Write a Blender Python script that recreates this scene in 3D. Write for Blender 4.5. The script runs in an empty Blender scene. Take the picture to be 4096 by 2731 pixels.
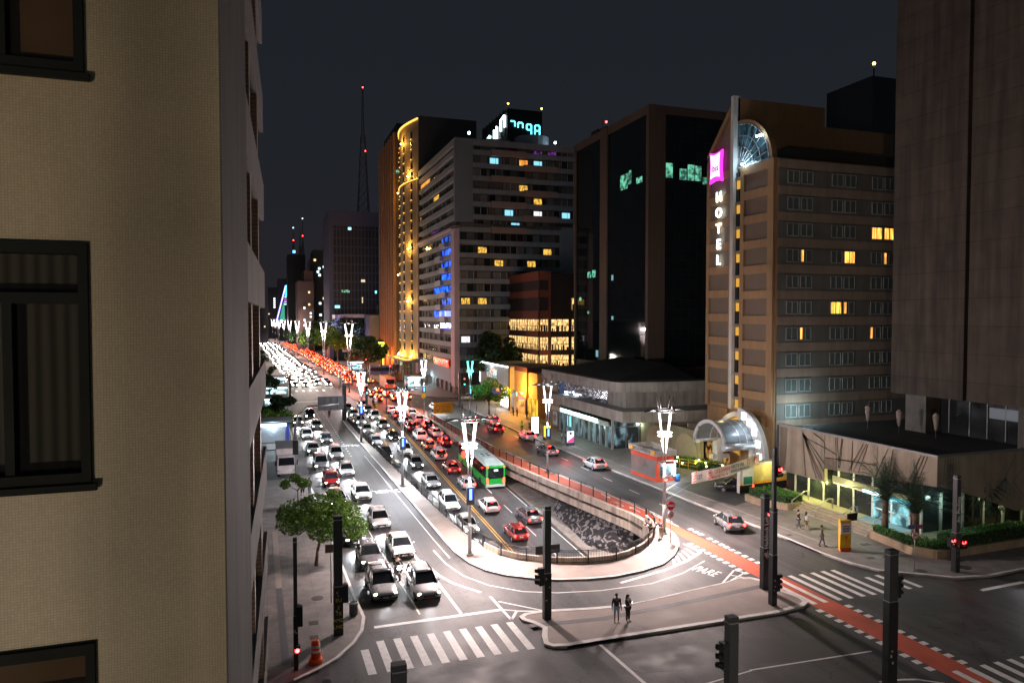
import bpy, bmesh, math, random
from mathutils import Vector, Matrix
from mathutils.geometry import tessellate_polygon
R=math.radians; PI=math.pi
random.seed(7)
sc=bpy.context.scene
# ---------------------------------------------------------------- camera, sky, exposure
cd=bpy.data.cameras.new('camera'); cam=bpy.data.objects.new('camera',cd); sc.collection.objects.link(cam)
cam.location=(0,0,19); cam.rotation_euler=(R(90)-math.atan(95/2880),0,-R(19.0))
cd.sensor_width=36; cd.lens=2880/4096*36; cd.clip_start=.1; cd.clip_end=6000
sc.camera=cam
sc.render.resolution_x=1024; sc.render.resolution_y=682
w=bpy.data.worlds.new('World'); sc.world=w; w.use_nodes=True
nt=w.node_tree; bg=nt.nodes['Background']
sky=nt.nodes.new('ShaderNodeTexSky'); sky.sky_type='NISHITA'; sky.sun_disc=False
sky.sun_elevation=R(-4); sky.sun_rotation=R(200)
tc=nt.nodes.new('ShaderNodeTexCoord'); sp=nt.nodes.new('ShaderNodeSeparateXYZ'); cr=nt.nodes.new('ShaderNodeValToRGB')
nt.links.new(tc.outputs['Generated'],sp.inputs[0]); nt.links.new(sp.outputs['Z'],cr.inputs[0])
e=cr.color_ramp.elements; e[0].position=0.0; e[0].color=(.023,.020,.025,1); e[1].position=.6; e[1].color=(.0125,.018,.0235,1)
m_=cr.color_ramp.elements.new(.2); m_.color=(.0165,.019,.0245,1)
sm=nt.nodes.new('ShaderNodeMixRGB'); sm.blend_type='ADD'; sm.inputs[0].default_value=.02
nt.links.new(cr.outputs[0],sm.inputs[1]); nt.links.new(sky.outputs[0],sm.inputs[2])
nt.links.new(sm.outputs[0],bg.inputs[0]); bg.inputs[1].default_value=.85
sc.view_settings.view_transform='Standard'; sc.view_settings.look='None'; sc.view_settings.exposure=0; sc.view_settings.gamma=1
# a very weak cool moon-like glow of the overcast city sky
sd=bpy.data.lights.new('sky_glow','SUN'); sd.energy=.05; sd.angle=R(30); sd.color=(.55,.75,1); so=bpy.data.objects.new('sky_glow',sd)
so.rotation_euler=(R(35),R(10),0); sc.collection.objects.link(so)
# ---------------------------------------------------------------- helpers
COL=sc.collection
def lk(o): COL.objects.link(o); return o
_m={}
def M(name,col,rough=.7,metal=0,var=.18,scale=1.5,bump=0,emit=None,es=0,spec=.5,fine=0,stain=0):
    if name in _m: return _m[name]
    m=bpy.data.materials.new(name); m.use_nodes=True; n=m.node_tree.nodes; l=m.node_tree.links; b=n['Principled BSDF']
    b.inputs['Base Color'].default_value=(*col,1); b.inputs['Roughness'].default_value=rough; b.inputs['Metallic'].default_value=metal
    b.inputs['Specular IOR Level'].default_value=spec
    if emit: b.inputs['Emission Color'].default_value=(*emit,1); b.inputs['Emission Strength'].default_value=es
    elif var:
        g=n.new('ShaderNodeNewGeometry'); no=n.new('ShaderNodeTexNoise'); no.inputs['Scale'].default_value=scale; no.inputs['Detail'].default_value=6
        l.new(g.outputs['Position'],no.inputs['Vector'])
        mr=n.new('ShaderNodeMapRange'); mr.inputs[1].default_value=.3; mr.inputs[2].default_value=.7; mr.inputs[3].default_value=1-var; mr.inputs[4].default_value=1+var
        l.new(no.outputs['Fac'],mr.inputs[0])
        last=mr.outputs[0]
        if fine:
            n2=n.new('ShaderNodeTexNoise'); n2.inputs['Scale'].default_value=scale*25; n2.inputs['Detail'].default_value=3; l.new(g.outputs['Position'],n2.inputs['Vector'])
            m2=n.new('ShaderNodeMapRange'); m2.inputs[1].default_value=.3; m2.inputs[2].default_value=.7; m2.inputs[3].default_value=1-fine; m2.inputs[4].default_value=1+fine
            l.new(n2.outputs['Fac'],m2.inputs[0]); mu=n.new('ShaderNodeMath'); mu.operation='MULTIPLY'; l.new(last,mu.inputs[0]); l.new(m2.outputs[0],mu.inputs[1]); last=mu.outputs[0]
        if stain:
            mp=n.new('ShaderNodeMapping'); mp.inputs['Scale'].default_value=(1.3,1.3,.12); l.new(g.outputs['Position'],mp.inputs[0])
            n3=n.new('ShaderNodeTexNoise'); n3.inputs['Scale'].default_value=1.2; n3.inputs['Detail'].default_value=5; l.new(mp.outputs[0],n3.inputs['Vector'])
            m3=n.new('ShaderNodeMapRange'); m3.inputs[1].default_value=.4; m3.inputs[2].default_value=.68; m3.inputs[3].default_value=1; m3.inputs[4].default_value=1-stain
            l.new(n3.outputs['Fac'],m3.inputs[0]); mu=n.new('ShaderNodeMath'); mu.operation='MULTIPLY'; l.new(last,mu.inputs[0]); l.new(m3.outputs[0],mu.inputs[1]); last=mu.outputs[0]
        mx=n.new('ShaderNodeVectorMath'); mx.operation='SCALE'; mx.inputs[0].default_value=col; l.new(last,mx.inputs['Scale']); l.new(mx.outputs[0],b.inputs['Base Color'])
        r2=n.new('ShaderNodeMapRange'); r2.inputs[1].default_value=.3; r2.inputs[2].default_value=.7; r2.inputs[3].default_value=max(.02,rough-.1); r2.inputs[4].default_value=min(1,rough+.1)
        l.new(no.outputs['Fac'],r2.inputs[0]); l.new(r2.outputs[0],b.inputs['Roughness'])
        if bump:
            bp=n.new('ShaderNodeBump'); bp.inputs['Strength'].default_value=bump; bp.inputs['Distance'].default_value=.05; l.new(last,bp.inputs['Height']); l.new(bp.outputs[0],b.inputs['Normal'])
    _m[name]=m; return m
def E(name,col,s): return M(name,(.02,.02,.02),.5,0,0,emit=col,es=s)
def grid_mat(name,col,line,sx,sz,axis,mortar=.02,rough=.6,var=.15,bump=0,stain=.15):
    """panel / tile joints drawn on a vertical plane; axis = horizontal world axis ('X','Y')"""
    if name in _m: return _m[name]
    m=bpy.data.materials.new(name); m.use_nodes=True; n=m.node_tree.nodes; l=m.node_tree.links; b=n['Principled BSDF']
    g=n.new('ShaderNodeNewGeometry'); s=n.new('ShaderNodeSeparateXYZ'); c=n.new('ShaderNodeCombineXYZ')
    l.new(g.outputs['Position'],s.inputs[0])
    if axis=='XY':
        ad=n.new('ShaderNodeMath'); ad.operation='ADD'; l.new(s.outputs['X'],ad.inputs[0]); l.new(s.outputs['Y'],ad.inputs[1]); l.new(ad.outputs[0],c.inputs[0]); l.new(s.outputs['Z'],c.inputs[1])
    elif axis=='G': l.new(s.outputs['X'],c.inputs[0]); l.new(s.outputs['Y'],c.inputs[1])
    else: l.new(s.outputs[axis],c.inputs[0]); l.new(s.outputs['Z'],c.inputs[1])
    br=n.new('ShaderNodeTexBrick'); br.offset=0; br.squash=1; br.inputs['Scale'].default_value=1; br.inputs['Brick Width'].default_value=sx; br.inputs['Row Height'].default_value=sz
    br.inputs['Mortar Size'].default_value=mortar; br.inputs['Mortar Smooth'].default_value=.1; br.inputs['Bias'].default_value=0
    br.inputs['Color1'].default_value=(*[v*(1+var) for v in col],1); br.inputs['Color2'].default_value=(*[v*(1-var) for v in col],1); br.inputs['Mortar'].default_value=(*line,1)
    l.new(c.outputs[0],br.inputs['Vector'])
    no=n.new('ShaderNodeTexNoise'); no.inputs['Scale'].default_value=.7; no.inputs['Detail'].default_value=6; l.new(g.outputs['Position'],no.inputs['Vector'])
    mr=n.new('ShaderNodeMapRange'); mr.inputs[1].default_value=.3; mr.inputs[2].default_value=.7; mr.inputs[3].default_value=.82; mr.inputs[4].default_value=1.15; l.new(no.outputs['Fac'],mr.inputs[0])
    ms=n.new('ShaderNodeMapping'); ms.inputs['Scale'].default_value=(1.6,1.6,.10); l.new(g.outputs['Position'],ms.inputs[0]); n4=n.new('ShaderNodeTexNoise'); n4.inputs['Scale'].default_value=.9; n4.inputs['Detail'].default_value=7; l.new(ms.outputs[0],n4.inputs['Vector'])
    m4=n.new('ShaderNodeMapRange'); m4.inputs[1].default_value=.38; m4.inputs[2].default_value=.66; m4.inputs[3].default_value=1.08; m4.inputs[4].default_value=1-stain; l.new(n4.outputs['Fac'],m4.inputs[0]); m5=n.new('ShaderNodeMath'); m5.operation='MULTIPLY'; l.new(mr.outputs[0],m5.inputs[0]); l.new(m4.outputs[0],m5.inputs[1])
    v=n.new('ShaderNodeVectorMath'); v.operation='SCALE'; l.new(br.outputs['Color'],v.inputs[0]); l.new(m5.outputs[0],v.inputs['Scale']); l.new(v.outputs[0],b.inputs['Base Color'])
    b.inputs['Roughness'].default_value=rough
    if bump:
        bp=n.new('ShaderNodeBump'); bp.inputs['Strength'].default_value=bump; bp.inputs['Distance'].default_value=.004; bp.invert=True; l.new(br.outputs['Fac'],bp.inputs['Height']); l.new(bp.outputs[0],b.inputs['Normal'])
    _m[name]=m; return m
def lit_mat(name,col,s,scale=3,lo=.05,stretch=(1,1,1),thr=(.42,.6)):
    """a lit room seen through glass: bright and dark patches of the room behind"""
    if name in _m: return _m[name]
    m=bpy.data.materials.new(name); m.use_nodes=True; n=m.node_tree.nodes; l=m.node_tree.links; b=n['Principled BSDF']
    b.inputs['Base Color'].default_value=(.02,.02,.02,1); b.inputs['Roughness'].default_value=.15
    g=n.new('ShaderNodeNewGeometry'); mp=n.new('ShaderNodeMapping'); mp.inputs['Scale'].default_value=stretch; l.new(g.outputs['Position'],mp.inputs[0])
    no=n.new('ShaderNodeTexNoise'); no.inputs['Scale'].default_value=scale; no.inputs['Detail'].default_value=4; l.new(mp.outputs[0],no.inputs['Vector'])
    mr=n.new('ShaderNodeMapRange'); mr.inputs[1].default_value=thr[0]; mr.inputs[2].default_value=thr[1]; mr.inputs[3].default_value=lo*s; mr.inputs[4].default_value=s; l.new(no.outputs['Fac'],mr.inputs[0])
    b.inputs['Emission Color'].default_value=(*col,1); l.new(mr.outputs[0],b.inputs['Emission Strength'])
    _m[name]=m; return m
class MB:
    def __init__(s): s.v=[]; s.f=[]; s.mi=[]; s.mats=[]; s.cur=0; s.sm=[]
    def use(s,m):
        if m not in s.mats: s.mats.append(m)
        s.cur=s.mats.index(m); return s
    def face(s,idx,sm=False): s.f.append(idx); s.mi.append(s.cur); s.sm.append(sm)
    def quad(s,*p):
        k=len(s.v); s.v+= [Vector(q) for q in p]; s.face(list(range(k,k+len(p)))); return s
    def box(s,x0,y0,z0,x1,y1,z1,M_=None):
        if x0>x1:x0,x1=x1,x0
        if y0>y1:y0,y1=y1,y0
        if z0>z1:z0,z1=z1,z0
        k=len(s.v); c=[(x0,y0,z0),(x1,y0,z0),(x1,y1,z0),(x0,y1,z0),(x0,y0,z1),(x1,y0,z1),(x1,y1,z1),(x0,y1,z1)]
        s.v+=[(M_@Vector(q)) if M_ else Vector(q) for q in c]
        for q in ((3,2,1,0),(4,5,6,7),(0,1,5,4),(1,2,6,5),(2,3,7,6),(3,0,4,7)): s.face([k+i for i in q])
        return s
    def prism(s,pts,z0,z1,top=True,bot=True):
        """pts: 2D polygon extruded in z; z0/z1 numbers"""
        n=len(pts); k=len(s.v)
        ar=sum(pts[i][0]*pts[(i+1)%n][1]-pts[(i+1)%n][0]*pts[i][1] for i in range(n))
        if ar<0: pts=pts[::-1]
        s.v+=[Vector((p[0],p[1],z0)) for p in pts]+[Vector((p[0],p[1],z1)) for p in pts]
        for i in range(n):
            j=(i+1)%n; s.face([k+i,k+j,k+n+j,k+n+i])
        tr=tessellate_polygon([[Vector((p[0],p[1],0)) for p in pts]])
        for t in tr:
            a,b,c=t
            pa,pb,pc=pts[a],pts[b],pts[c]
            if (pb[0]-pa[0])*(pc[1]-pa[1])-(pb[1]-pa[1])*(pc[0]-pa[0])<0: b,c=c,b
            if top: s.face([k+n+a,k+n+b,k+n+c])
            if bot: s.face([k+c,k+b,k+a])
        return s
    def pane(s,axis,c,u0,u1,z0,z1,th=.05,side=-1):
        """thin slab on plane axis=c, from c towards side*th"""
        if axis=='X': return s.box(min(c,c+side*th),u0,z0,max(c,c+side*th),u1,z1)
        return s.box(u0,min(c,c+side*th),z0,u1,max(c,c+side*th),z1)
    def tube(s,p0,p1,r0,r1=None,n=6,caps=True):
        p0=Vector(p0);p1=Vector(p1); r1=r0 if r1 is None else r1; d=(p1-p0)
        if d.length<1e-6: return s
        d.normalize(); a=d.orthogonal().normalized(); b=d.cross(a); k=len(s.v)
        for p,r in ((p0,r0),(p1,r1)):
            for i in range(n):
                t=2*PI*i/n; s.v.append(p+a*(r*math.cos(t))+b*(r*math.sin(t)))
        for i in range(n):
            j=(i+1)%n; s.face([k+i,k+j,k+n+j,k+n+i],True)
        if caps: s.face([k+i for i in range(n)][::-1]); s.face([k+n+i for i in range(n)])
        return s
    def path(s,pts,r,n=6):
        for i in range(len(pts)-1):
            s.tube(pts[i],pts[i+1],r[i] if isinstance(r,list) else r, r[i+1] if isinstance(r,list) else r,n)
        return s
    def ring(s,c,R_,r,n=16,m=5,axis='Z'):
        k=len(s.v)
        for i in range(n):
            t=2*PI*i/n
            for j in range(m):
                u=2*PI*j/m; rr=R_+r*math.cos(u)
                if axis=='Z': q=(rr*math.cos(t),rr*math.sin(t),r*math.sin(u))
                elif axis=='X': q=(r*math.sin(u),rr*math.cos(t),rr*math.sin(t))
                else: q=(rr*math.cos(t),r*math.sin(u),rr*math.sin(t))
                s.v.append(Vector(c)+Vector(q))
        for i in range(n):
            for j in range(m):
                a=k+i*m+j; b=k+((i+1)%n)*m+j; c2=k+((i+1)%n)*m+(j+1)%m; d=k+i*m+(j+1)%m
                s.face([a,b,c2,d],True)
        return s
    def ball(s,c,r,n=8,m=6,sq=(1,1,1)):
        k=len(s.v); c=Vector(c)
        for j in range(m+1):
            ph=PI*j/m
            for i in range(n):
                t=2*PI*i/n; s.v.append(c+Vector((r*sq[0]*math.sin(ph)*math.cos(t),r*sq[1]*math.sin(ph)*math.sin(t),r*sq[2]*math.cos(ph))))
        for j in range(m):
            for i in range(n):
                i2=(i+1)%n; s.face([k+j*n+i,k+(j+1)*n+i,k+(j+1)*n+i2,k+j*n+i2],True)
        return s
    def loft(s,rings,close=True,cap=True,sm=True):
        k=len(s.v); n=len(rings[0])
        for r in rings: s.v+=[Vector(p) for p in r]
        for i in range(len(rings)-1):
            for j in range(n if close else n-1):
                j2=(j+1)%n; s.face([k+i*n+j,k+i*n+j2,k+(i+1)*n+j2,k+(i+1)*n+j],sm)
        if cap: s.face([k+j for j in range(n)][::-1]); s.face([k+(len(rings)-1)*n+j for j in range(n)])
        return s
    def build(s,name,parent=None,mat=None,world=True):
        if mat is not None and not s.mats: s.mats=[mat]
        me=bpy.data.meshes.new(name); off=Vector((0,0,0))
        if parent is not None and world:
            q=parent
            while q is not None: off+=q.location; q=q.parent
        me.from_pydata([v-off for v in s.v],[],s.f)
        for m in s.mats: me.materials.append(m)
        me.polygons.foreach_set('material_index',s.mi if s.mats else [0]*len(s.f)); me.polygons.foreach_set('use_smooth',s.sm); me.update()
        o=bpy.data.objects.new(name,me); lk(o)
        if parent is not None: o.parent=parent
        return o
def mb(m=None):
    b=MB()
    if m: b.use(m)
    return b
def tag(o,label=None,cat=None,group=None,kind=None):
    if label:o['label']=label
    if cat:o['category']=cat
    if group:o['group']=group
    if kind:o['kind']=kind
    return o
def thing(name,label,cat,loc=(0,0,0),rz=0,group=None):
    o=bpy.data.objects.new(name,None); lk(o); o.location=loc; o.rotation_euler=(0,0,rz); o.empty_display_size=.2
    return tag(o,label,cat,group)
def copy_tree(o,parent=None,skip=()):
    c=o.copy(); lk(c); c.parent=parent
    for ch in o.children:
        copy_tree(ch,c)
    return c
def text(s,name,parent,mat,loc,rot,size,ext=.01,align='CENTER',sx=1,font_bold=.0,sp=1):
    cu=bpy.data.curves.new('t','FONT'); cu.body=s; cu.size=size; cu.extrude=ext; cu.align_x=align; cu.align_y='CENTER'; cu.offset=font_bold; cu.space_character=sp; cu.resolution_u=2
    o=bpy.data.objects.new('t',cu); lk(o); bpy.context.view_layer.update()
    me=bpy.data.meshes.new_from_object(o.evaluated_get(bpy.context.evaluated_depsgraph_get())); bpy.data.objects.remove(o); bpy.data.curves.remove(cu)
    me.materials.clear(); me.materials.append(mat); ob=bpy.data.objects.new(name,me); lk(ob); ob.parent=parent
    off=Vector((0,0,0)); q=parent
    while q is not None: off+=q.location; q=q.parent
    ob.location=Vector(loc)-off; ob.rotation_euler=rot; ob.scale=(sx,1,1); return ob
# text orientations: facing -Y: (90,0,0); facing -X: (90,0,-90); flat on the ground read by drivers coming towards the camera: (0,0,180)
FY=(R(90),0,0); FX=(R(90),0,-R(90))
def light(name,parent,loc,energy,col=(1,1,1),size=.3,typ='POINT',rot=None,spot=None,blend=.5):
    d=bpy.data.lights.get(name+str(energy)) 
    if d is None:
        d=bpy.data.lights.new(name+str(energy),typ); d.energy=energy; d.color=col
        if typ in('POINT','SPOT'): d.shadow_soft_size=size
        if typ=='SPOT': d.spot_size=spot; d.spot_blend=blend
        if typ=='AREA': d.size=size
    o=bpy.data.objects.new(name,d); lk(o); o.parent=parent
    off=Vector((0,0,0)); q=parent
    while q is not None: off+=q.location; q=q.parent
    o.location=Vector(loc)-off
    if rot: o.rotation_euler=rot
    return o
def zr(Y):
    if Y>=150: return 0.
    if Y>=115: return -(.066/70)*(150-Y)**2
    return -1.155-.066*(115-Y)
# ---------------------------------------------------------------- materials
ASPH=M('asphalt',(.062,.060,.060),.62,0,.32,.35,bump=.25,fine=.22)
n=ASPH.node_tree.nodes; l=ASPH.node_tree.links
vo=n.new('ShaderNodeTexVoronoi'); vo.feature='DISTANCE_TO_EDGE'; vo.inputs['Scale'].default_value=.16; ge=n.new('ShaderNodeNewGeometry'); nz=n.new('ShaderNodeTexNoise'); nz.inputs['Scale'].default_value=.7; nz.inputs['Detail'].default_value=8; mxv=n.new('ShaderNodeMixRGB'); mxv.inputs[0].default_value=.35
sc2=n.new('ShaderNodeVectorMath'); sc2.operation='SCALE'; sc2.inputs['Scale'].default_value=4; l.new(ge.outputs['Position'],nz.inputs['Vector']); l.new(nz.outputs['Color'],sc2.inputs[0]); ad=n.new('ShaderNodeVectorMath'); l.new(sc2.outputs[0],ad.inputs[0]); l.new(ge.outputs['Position'],ad.inputs[1]); l.new(ad.outputs[0],vo.inputs['Vector'])
mr=n.new('ShaderNodeMapRange'); mr.inputs[1].default_value=.002; mr.inputs[2].default_value=.012; mr.inputs[3].default_value=.45; mr.inputs[4].default_value=1; l.new(vo.outputs['Distance'],mr.inputs[0])
tt=n.new('ShaderNodeTexNoise'); tt.inputs['Scale'].default_value=1; tt.inputs['Detail'].default_value=5; tm=n.new('ShaderNodeMapping'); tm.inputs['Scale'].default_value=(1.1,.035,1); l.new(ge.outputs['Position'],tm.inputs[0]); l.new(tm.outputs[0],tt.inputs['Vector'])
tr2=n.new('ShaderNodeMapRange'); tr2.inputs[1].default_value=.35; tr2.inputs[2].default_value=.65; tr2.inputs[3].default_value=.68; tr2.inputs[4].default_value=1.15; l.new(tt.outputs['Fac'],tr2.inputs[0]); mm2=n.new('ShaderNodeMath'); mm2.operation='MULTIPLY'; l.new(mr.outputs[0],mm2.inputs[0]); l.new(tr2.outputs[0],mm2.inputs[1]); mr=mm2
bs=n['Principled BSDF']; src=bs.inputs['Base Color'].links[0].from_socket; v2=n.new('ShaderNodeVectorMath'); v2.operation='SCALE'; l.new(src,v2.inputs[0]); l.new(mr.outputs[0],v2.inputs['Scale']); l.new(v2.outputs[0],bs.inputs['Base Color'])
ASPH2=M('asphalt_patch',(.045,.044,.045),.6,0,.2,.8,bump=.2,fine=.2)
PAVE=grid_mat('pavement_slabs',(.21,.19,.18),(.13,.12,.115),1.5,1.5,'G',.012,.7,.06,.3)
ISL=M('island_concrete',(.27,.225,.20),.75,0,.22,.6,bump=.2,fine=.15)
KERB=M('white_kerb_paint',(.62,.60,.58),.6,0,.2,1.2,fine=.2)
PAINT=M('road_marking_white',(.72,.70,.68),.55,0,.14,3,fine=.2)
YEL=M('road_marking_yellow',(.6,.33,.06),.6,0,.2,3,fine=.2)
RED=M('cycle_lane_red',(.46,.085,.045),.65,0,.18,.8,fine=.2)
CONC=M('concrete',(.30,.27,.24),.8,0,.2,.8,bump=.2,stain=.35)
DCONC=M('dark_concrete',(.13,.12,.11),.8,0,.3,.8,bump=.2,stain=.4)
BLK=M('black_metal',(.018,.020,.022),.45,.3,.15,3)
POLE=M('dark_grey_pole_paint',(.045,.05,.055),.45,.2,.15,2,fine=.1)
STEEL=M('galvanised_steel',(.35,.35,.36),.38,.7,.15,3)
GLASS=M('dark_glass',(.008,.011,.012),.08,0,.1,.3,spec=.6)
GLASS2=M('dim_glass',(.02,.024,.026),.12,0,.3,.5,spec=.6)
WFR=M('white_window_frame',(.5,.52,.52),.5,0,.1,3)
TUBE=E('lamp_tube_glow',(1,.90,.88),4); TUBEG=E('teal_tube_glow',(.1,1,.75),6)
REDL=E('red_signal_glow',(1,.03,.03),30); GRNL=E('green_signal_glow',(.05,1,.6),14); AMB=E('amber_glow',(1,.35,.05),25)
BLUL=E('blue_light',(.05,.15,1),10)
LAMPC=(1,.80,.76)
# ---------------------------------------------------------------- ground, roads, pavements
def struct(name,b,mat=None): o=b.build(name,None,mat); o['kind']='structure'; return o
fence_line=[(14.2,133),(14.4,120),(14.9,105),(15.3,92),(15.7,80),(16.1,68),(16.5,61),(16.75,58),(17.0,56),(17.6,54),(18.6,52.5),(20.2,51.2),(22,50.4),(23.6,50),(25.3,49.9),(27,50.4),(29,51.6),(30.7,53.2),(32.1,55),(33,56.8),(33.5,59),(33.6,61.5),(33.2,64.5),(32.4,70),(31.3,78),(30.3,87),(29.6,97),(29.3,112),(29.1,134.5)]
def sheet(outer,holes,z):
    """flat polygon with holes"""
    b=MB(); loops=[[Vector((x,y,0)) for x,y in outer]]+[[Vector((x,y,0)) for x,y in h] for h in holes]
    flat=[p for lp in loops for p in lp]; b.v=[Vector((p.x,p.y,z)) for p in flat]
    for t in tessellate_polygon(loops):
        a,c,d=t; A,B,C=flat[a],flat[c],flat[d]
        if (B.x-A.x)*(C.y-A.y)-(B.y-A.y)*(C.x-A.x)<0: c,d=d,c
        b.face([a,c,d])
    return b
hole=fence_line[:]; hole[0]=(15.0,150); hole[-1]=(29.0,150)
G=sheet([(-1500,-400),(2500,-400),(2500,5000),(-1500,5000)],[hole],0.0); G.mats=[ASPH]; G.mi=[0]*len(G.f); struct('road',G)
# sunken carriageway
b=mb(ASPH); ys=[150,140,130,120,115,105,95,85,75,65,55,46]
for a,c in zip(ys,ys[1:]): b.quad((12,c,zr(c)),(34.5,c,zr(c)),(34.5,a,zr(a)),(12,a,zr(a)))
struct('underpass_road',b)
def strip(b,x0,x1,yy,dz=.02,f=zr,n=1):
    """painted line in the underpass following the slope; x given as functions or numbers"""
    X0=x0 if callable(x0) else (lambda y:x0); X1=x1 if callable(x1) else (lambda y:x1)
    for a,c in zip(yy,yy[1:]): b.quad((X0(c),c,f(c)+dz),(X1(c),c,f(c)+dz),(X1(a),a,f(a)+dz),(X0(a),a,f(a)+dz))
b=mb(YEL); yc=lambda y: 22.2+(150-y)*.011
yy=list(range(148,46,-4))
strip(b,lambda y:yc(y)-.22,lambda y:yc(y)-.08,yy); strip(b,lambda y:yc(y)+.08,lambda y:yc(y)+.22,yy)
for i in range(9): # yellow hatching where the lanes part
    y=146-i*2.2; b.quad((yc(y)-.35,y,zr(y)+.02),(yc(y)-1.6+i*.12,y+1.3,zr(y)+.02),(yc(y)-1.6+i*.12,y+1.7,zr(y)+.02),(yc(y)-.35,y+.45,zr(y)+.02))
b.use(PAINT)
for xl in (19.3,26.3):
    for i in range(13):
        y=142-i*7.6; strip(b,lambda q:xl+(150-q)*.009-.06,lambda q:xl+(150-q)*.009+.06,[y,y-1.5,y-3.0])
strip(b,lambda y:29.0+min(1,(150-y)*.012)-.45,lambda y:29.0+min(1,(150-y)*.012)-.33,yy)
strip(b,lambda y:15.6+(150-y)*.012,lambda y:15.72+(150-y)*.012,yy)
struct('underpass_lane_markings',b)
# kerb inside underpass, both sides
b=mb(CONC)
for a,c in zip(ys[1:],ys[2:]):
    for X0,X1 in ((29.3,29.9),):
        o=lambda y:min(.6,(150-y)*.008)
        k=len(b.v)
        for y in (a,c):
            z=zr(y); b.v+=[Vector((X0+o(y),y,z)),Vector((X0+o(y),y,z+.22)),Vector((X1+o(y)+3.5,y,z+.22))]
        b.face([k,k+3,k+4,k+1]); b.face([k+1,k+4,k+5,k+2])
struct('underpass_kerb',b)
# walls of the opening
b=mb(CONC); L=fence_line
def wallseg(b,p,q,zt,zb0,zb1,out=0,th=.35):
    p=Vector((*p,0)); q=Vector((*q,0)); d=(q-p).normalized(); nrm=Vector((d.y,-d.x,0))
    a=[p+nrm*out,q+nrm*out,q+nrm*(out+th),p+nrm*(out+th)]
    k=len(b.v)
    for i,pt in enumerate(a): b.v.append(Vector((pt.x,pt.y,zb0 if i in(0,3) else zb1)))
    for pt in a: b.v.append(Vector((pt.x,pt.y,zt)))
    for f in ((0,3,2,1),(4,5,6,7),(0,1,5,4),(1,2,6,5),(2,3,7,6),(3,0,4,7)): b.face([k+i for i in f])
for i in range(0,8): wallseg(b,L[i],L[i+1],.14,zr(L[i][1])-.3,zr(L[i+1][1])-.3,0,.3)
struct('underpass_retaining_wall',b)
# right parapet: two beams and a slot, vertical struts, retaining wall behind further back
b=mb(M('beam_concrete',(.52,.45,.38),.8,0,.2,.9,bump=.2,stain=.45))
Rt=[(33.3,57.8)]+L[20:]+[(29.05,149)]
for i in range(len(Rt)-1):
    wallseg(b,Rt[i],Rt[i+1],.10,-.58,-.58,-.28,.28)
    wallseg(b,Rt[i],Rt[i+1],-.90,-1.6,-1.6,-.28,.28)
acc=0
for i in range(len(Rt)-1):
    p=Vector((*Rt[i],0)); q=Vector((*Rt[i+1],0)); ln=(q-p).length; s=0
    while s<ln:
        if acc<=0:
            c=p.lerp(q,s/ln); b.box(c.x-.12,c.y-.15,-1.2,c.x+.12,c.y+.15,-.5); acc=4.6
        s+=.5; acc-=.5
for i in range(14,20): wallseg(b,L[i],L[i+1],.10,-1.3,-1.3,-.28,.28)
for i in range(8,20): wallseg(b,L[i],L[i+1],.62,-.2,-.2,-.02,.2)
par=struct('underpass_parapet',b)
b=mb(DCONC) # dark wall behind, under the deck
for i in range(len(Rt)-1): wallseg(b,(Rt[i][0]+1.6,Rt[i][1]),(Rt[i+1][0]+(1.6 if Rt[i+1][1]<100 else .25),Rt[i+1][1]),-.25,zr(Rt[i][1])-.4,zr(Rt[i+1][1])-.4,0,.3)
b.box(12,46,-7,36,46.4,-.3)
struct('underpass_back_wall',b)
# deck over the tunnel mouth (thickness under the street)
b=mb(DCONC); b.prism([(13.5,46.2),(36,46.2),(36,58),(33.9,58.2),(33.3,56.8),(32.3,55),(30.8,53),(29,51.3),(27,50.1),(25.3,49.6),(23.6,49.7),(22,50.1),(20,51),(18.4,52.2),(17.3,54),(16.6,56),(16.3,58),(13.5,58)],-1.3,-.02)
struct('underpass_deck',b)
# mural bank: painted sloping slab below the right parapet
mm=bpy.data.materials.new('mural_paint'); mm.use_nodes=True; n=mm.node_tree.nodes; l=mm.node_tree.links
g=n.new('ShaderNodeNewGeometry'); mp=n.new('ShaderNodeMapping'); mp.inputs['Scale'].default_value=(1,1,1.6); l.new(g.outputs['Position'],mp.inputs[0])
vf=n.new('ShaderNodeTexVoronoi'); vf.feature='SMOOTH_F1'; vf.inputs['Scale'].default_value=.62; vf.inputs['Smoothness'].default_value=.3; nq=n.new('ShaderNodeTexNoise'); nq.inputs['Scale'].default_value=2.2; nq.inputs['Detail'].default_value=3; aq=n.new('ShaderNodeVectorMath'); l.new(mp.outputs[0],nq.inputs['Vector']); l.new(mp.outputs[0],aq.inputs[0]); l.new(nq.outputs['Color'],aq.inputs[1]); l.new(aq.outputs[0],vf.inputs['Vector'])
wv=n.new('ShaderNodeMath'); wv.operation='MULTIPLY'; wv.inputs[1].default_value=15; l.new(vf.outputs['Distance'],wv.inputs[0]); wsn=n.new('ShaderNodeMath'); wsn.operation='SINE'; l.new(wv.outputs[0],wsn.inputs[0]); wv=wsn
vo=n.new('ShaderNodeTexVoronoi'); vo.feature='DISTANCE_TO_EDGE'; vo.inputs['Scale'].default_value=.7; l.new(mp.outputs[0],vo.inputs['Vector'])
c1=n.new('ShaderNodeValToRGB'); c1.color_ramp.elements[0].position=.42; c1.color_ramp.elements[1].position=.52; c1.color_ramp.elements[0].color=(.02,.02,.025,1); c1.color_ramp.elements[1].color=(.22,.21,.21,1); l.new(wv.outputs[0],c1.inputs[0])
c2=n.new('ShaderNodeValToRGB'); c2.color_ramp.elements[0].position=.03; c2.color_ramp.elements[1].position=.06; l.new(vo.outputs['Distance'],c2.inputs[0])
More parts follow.
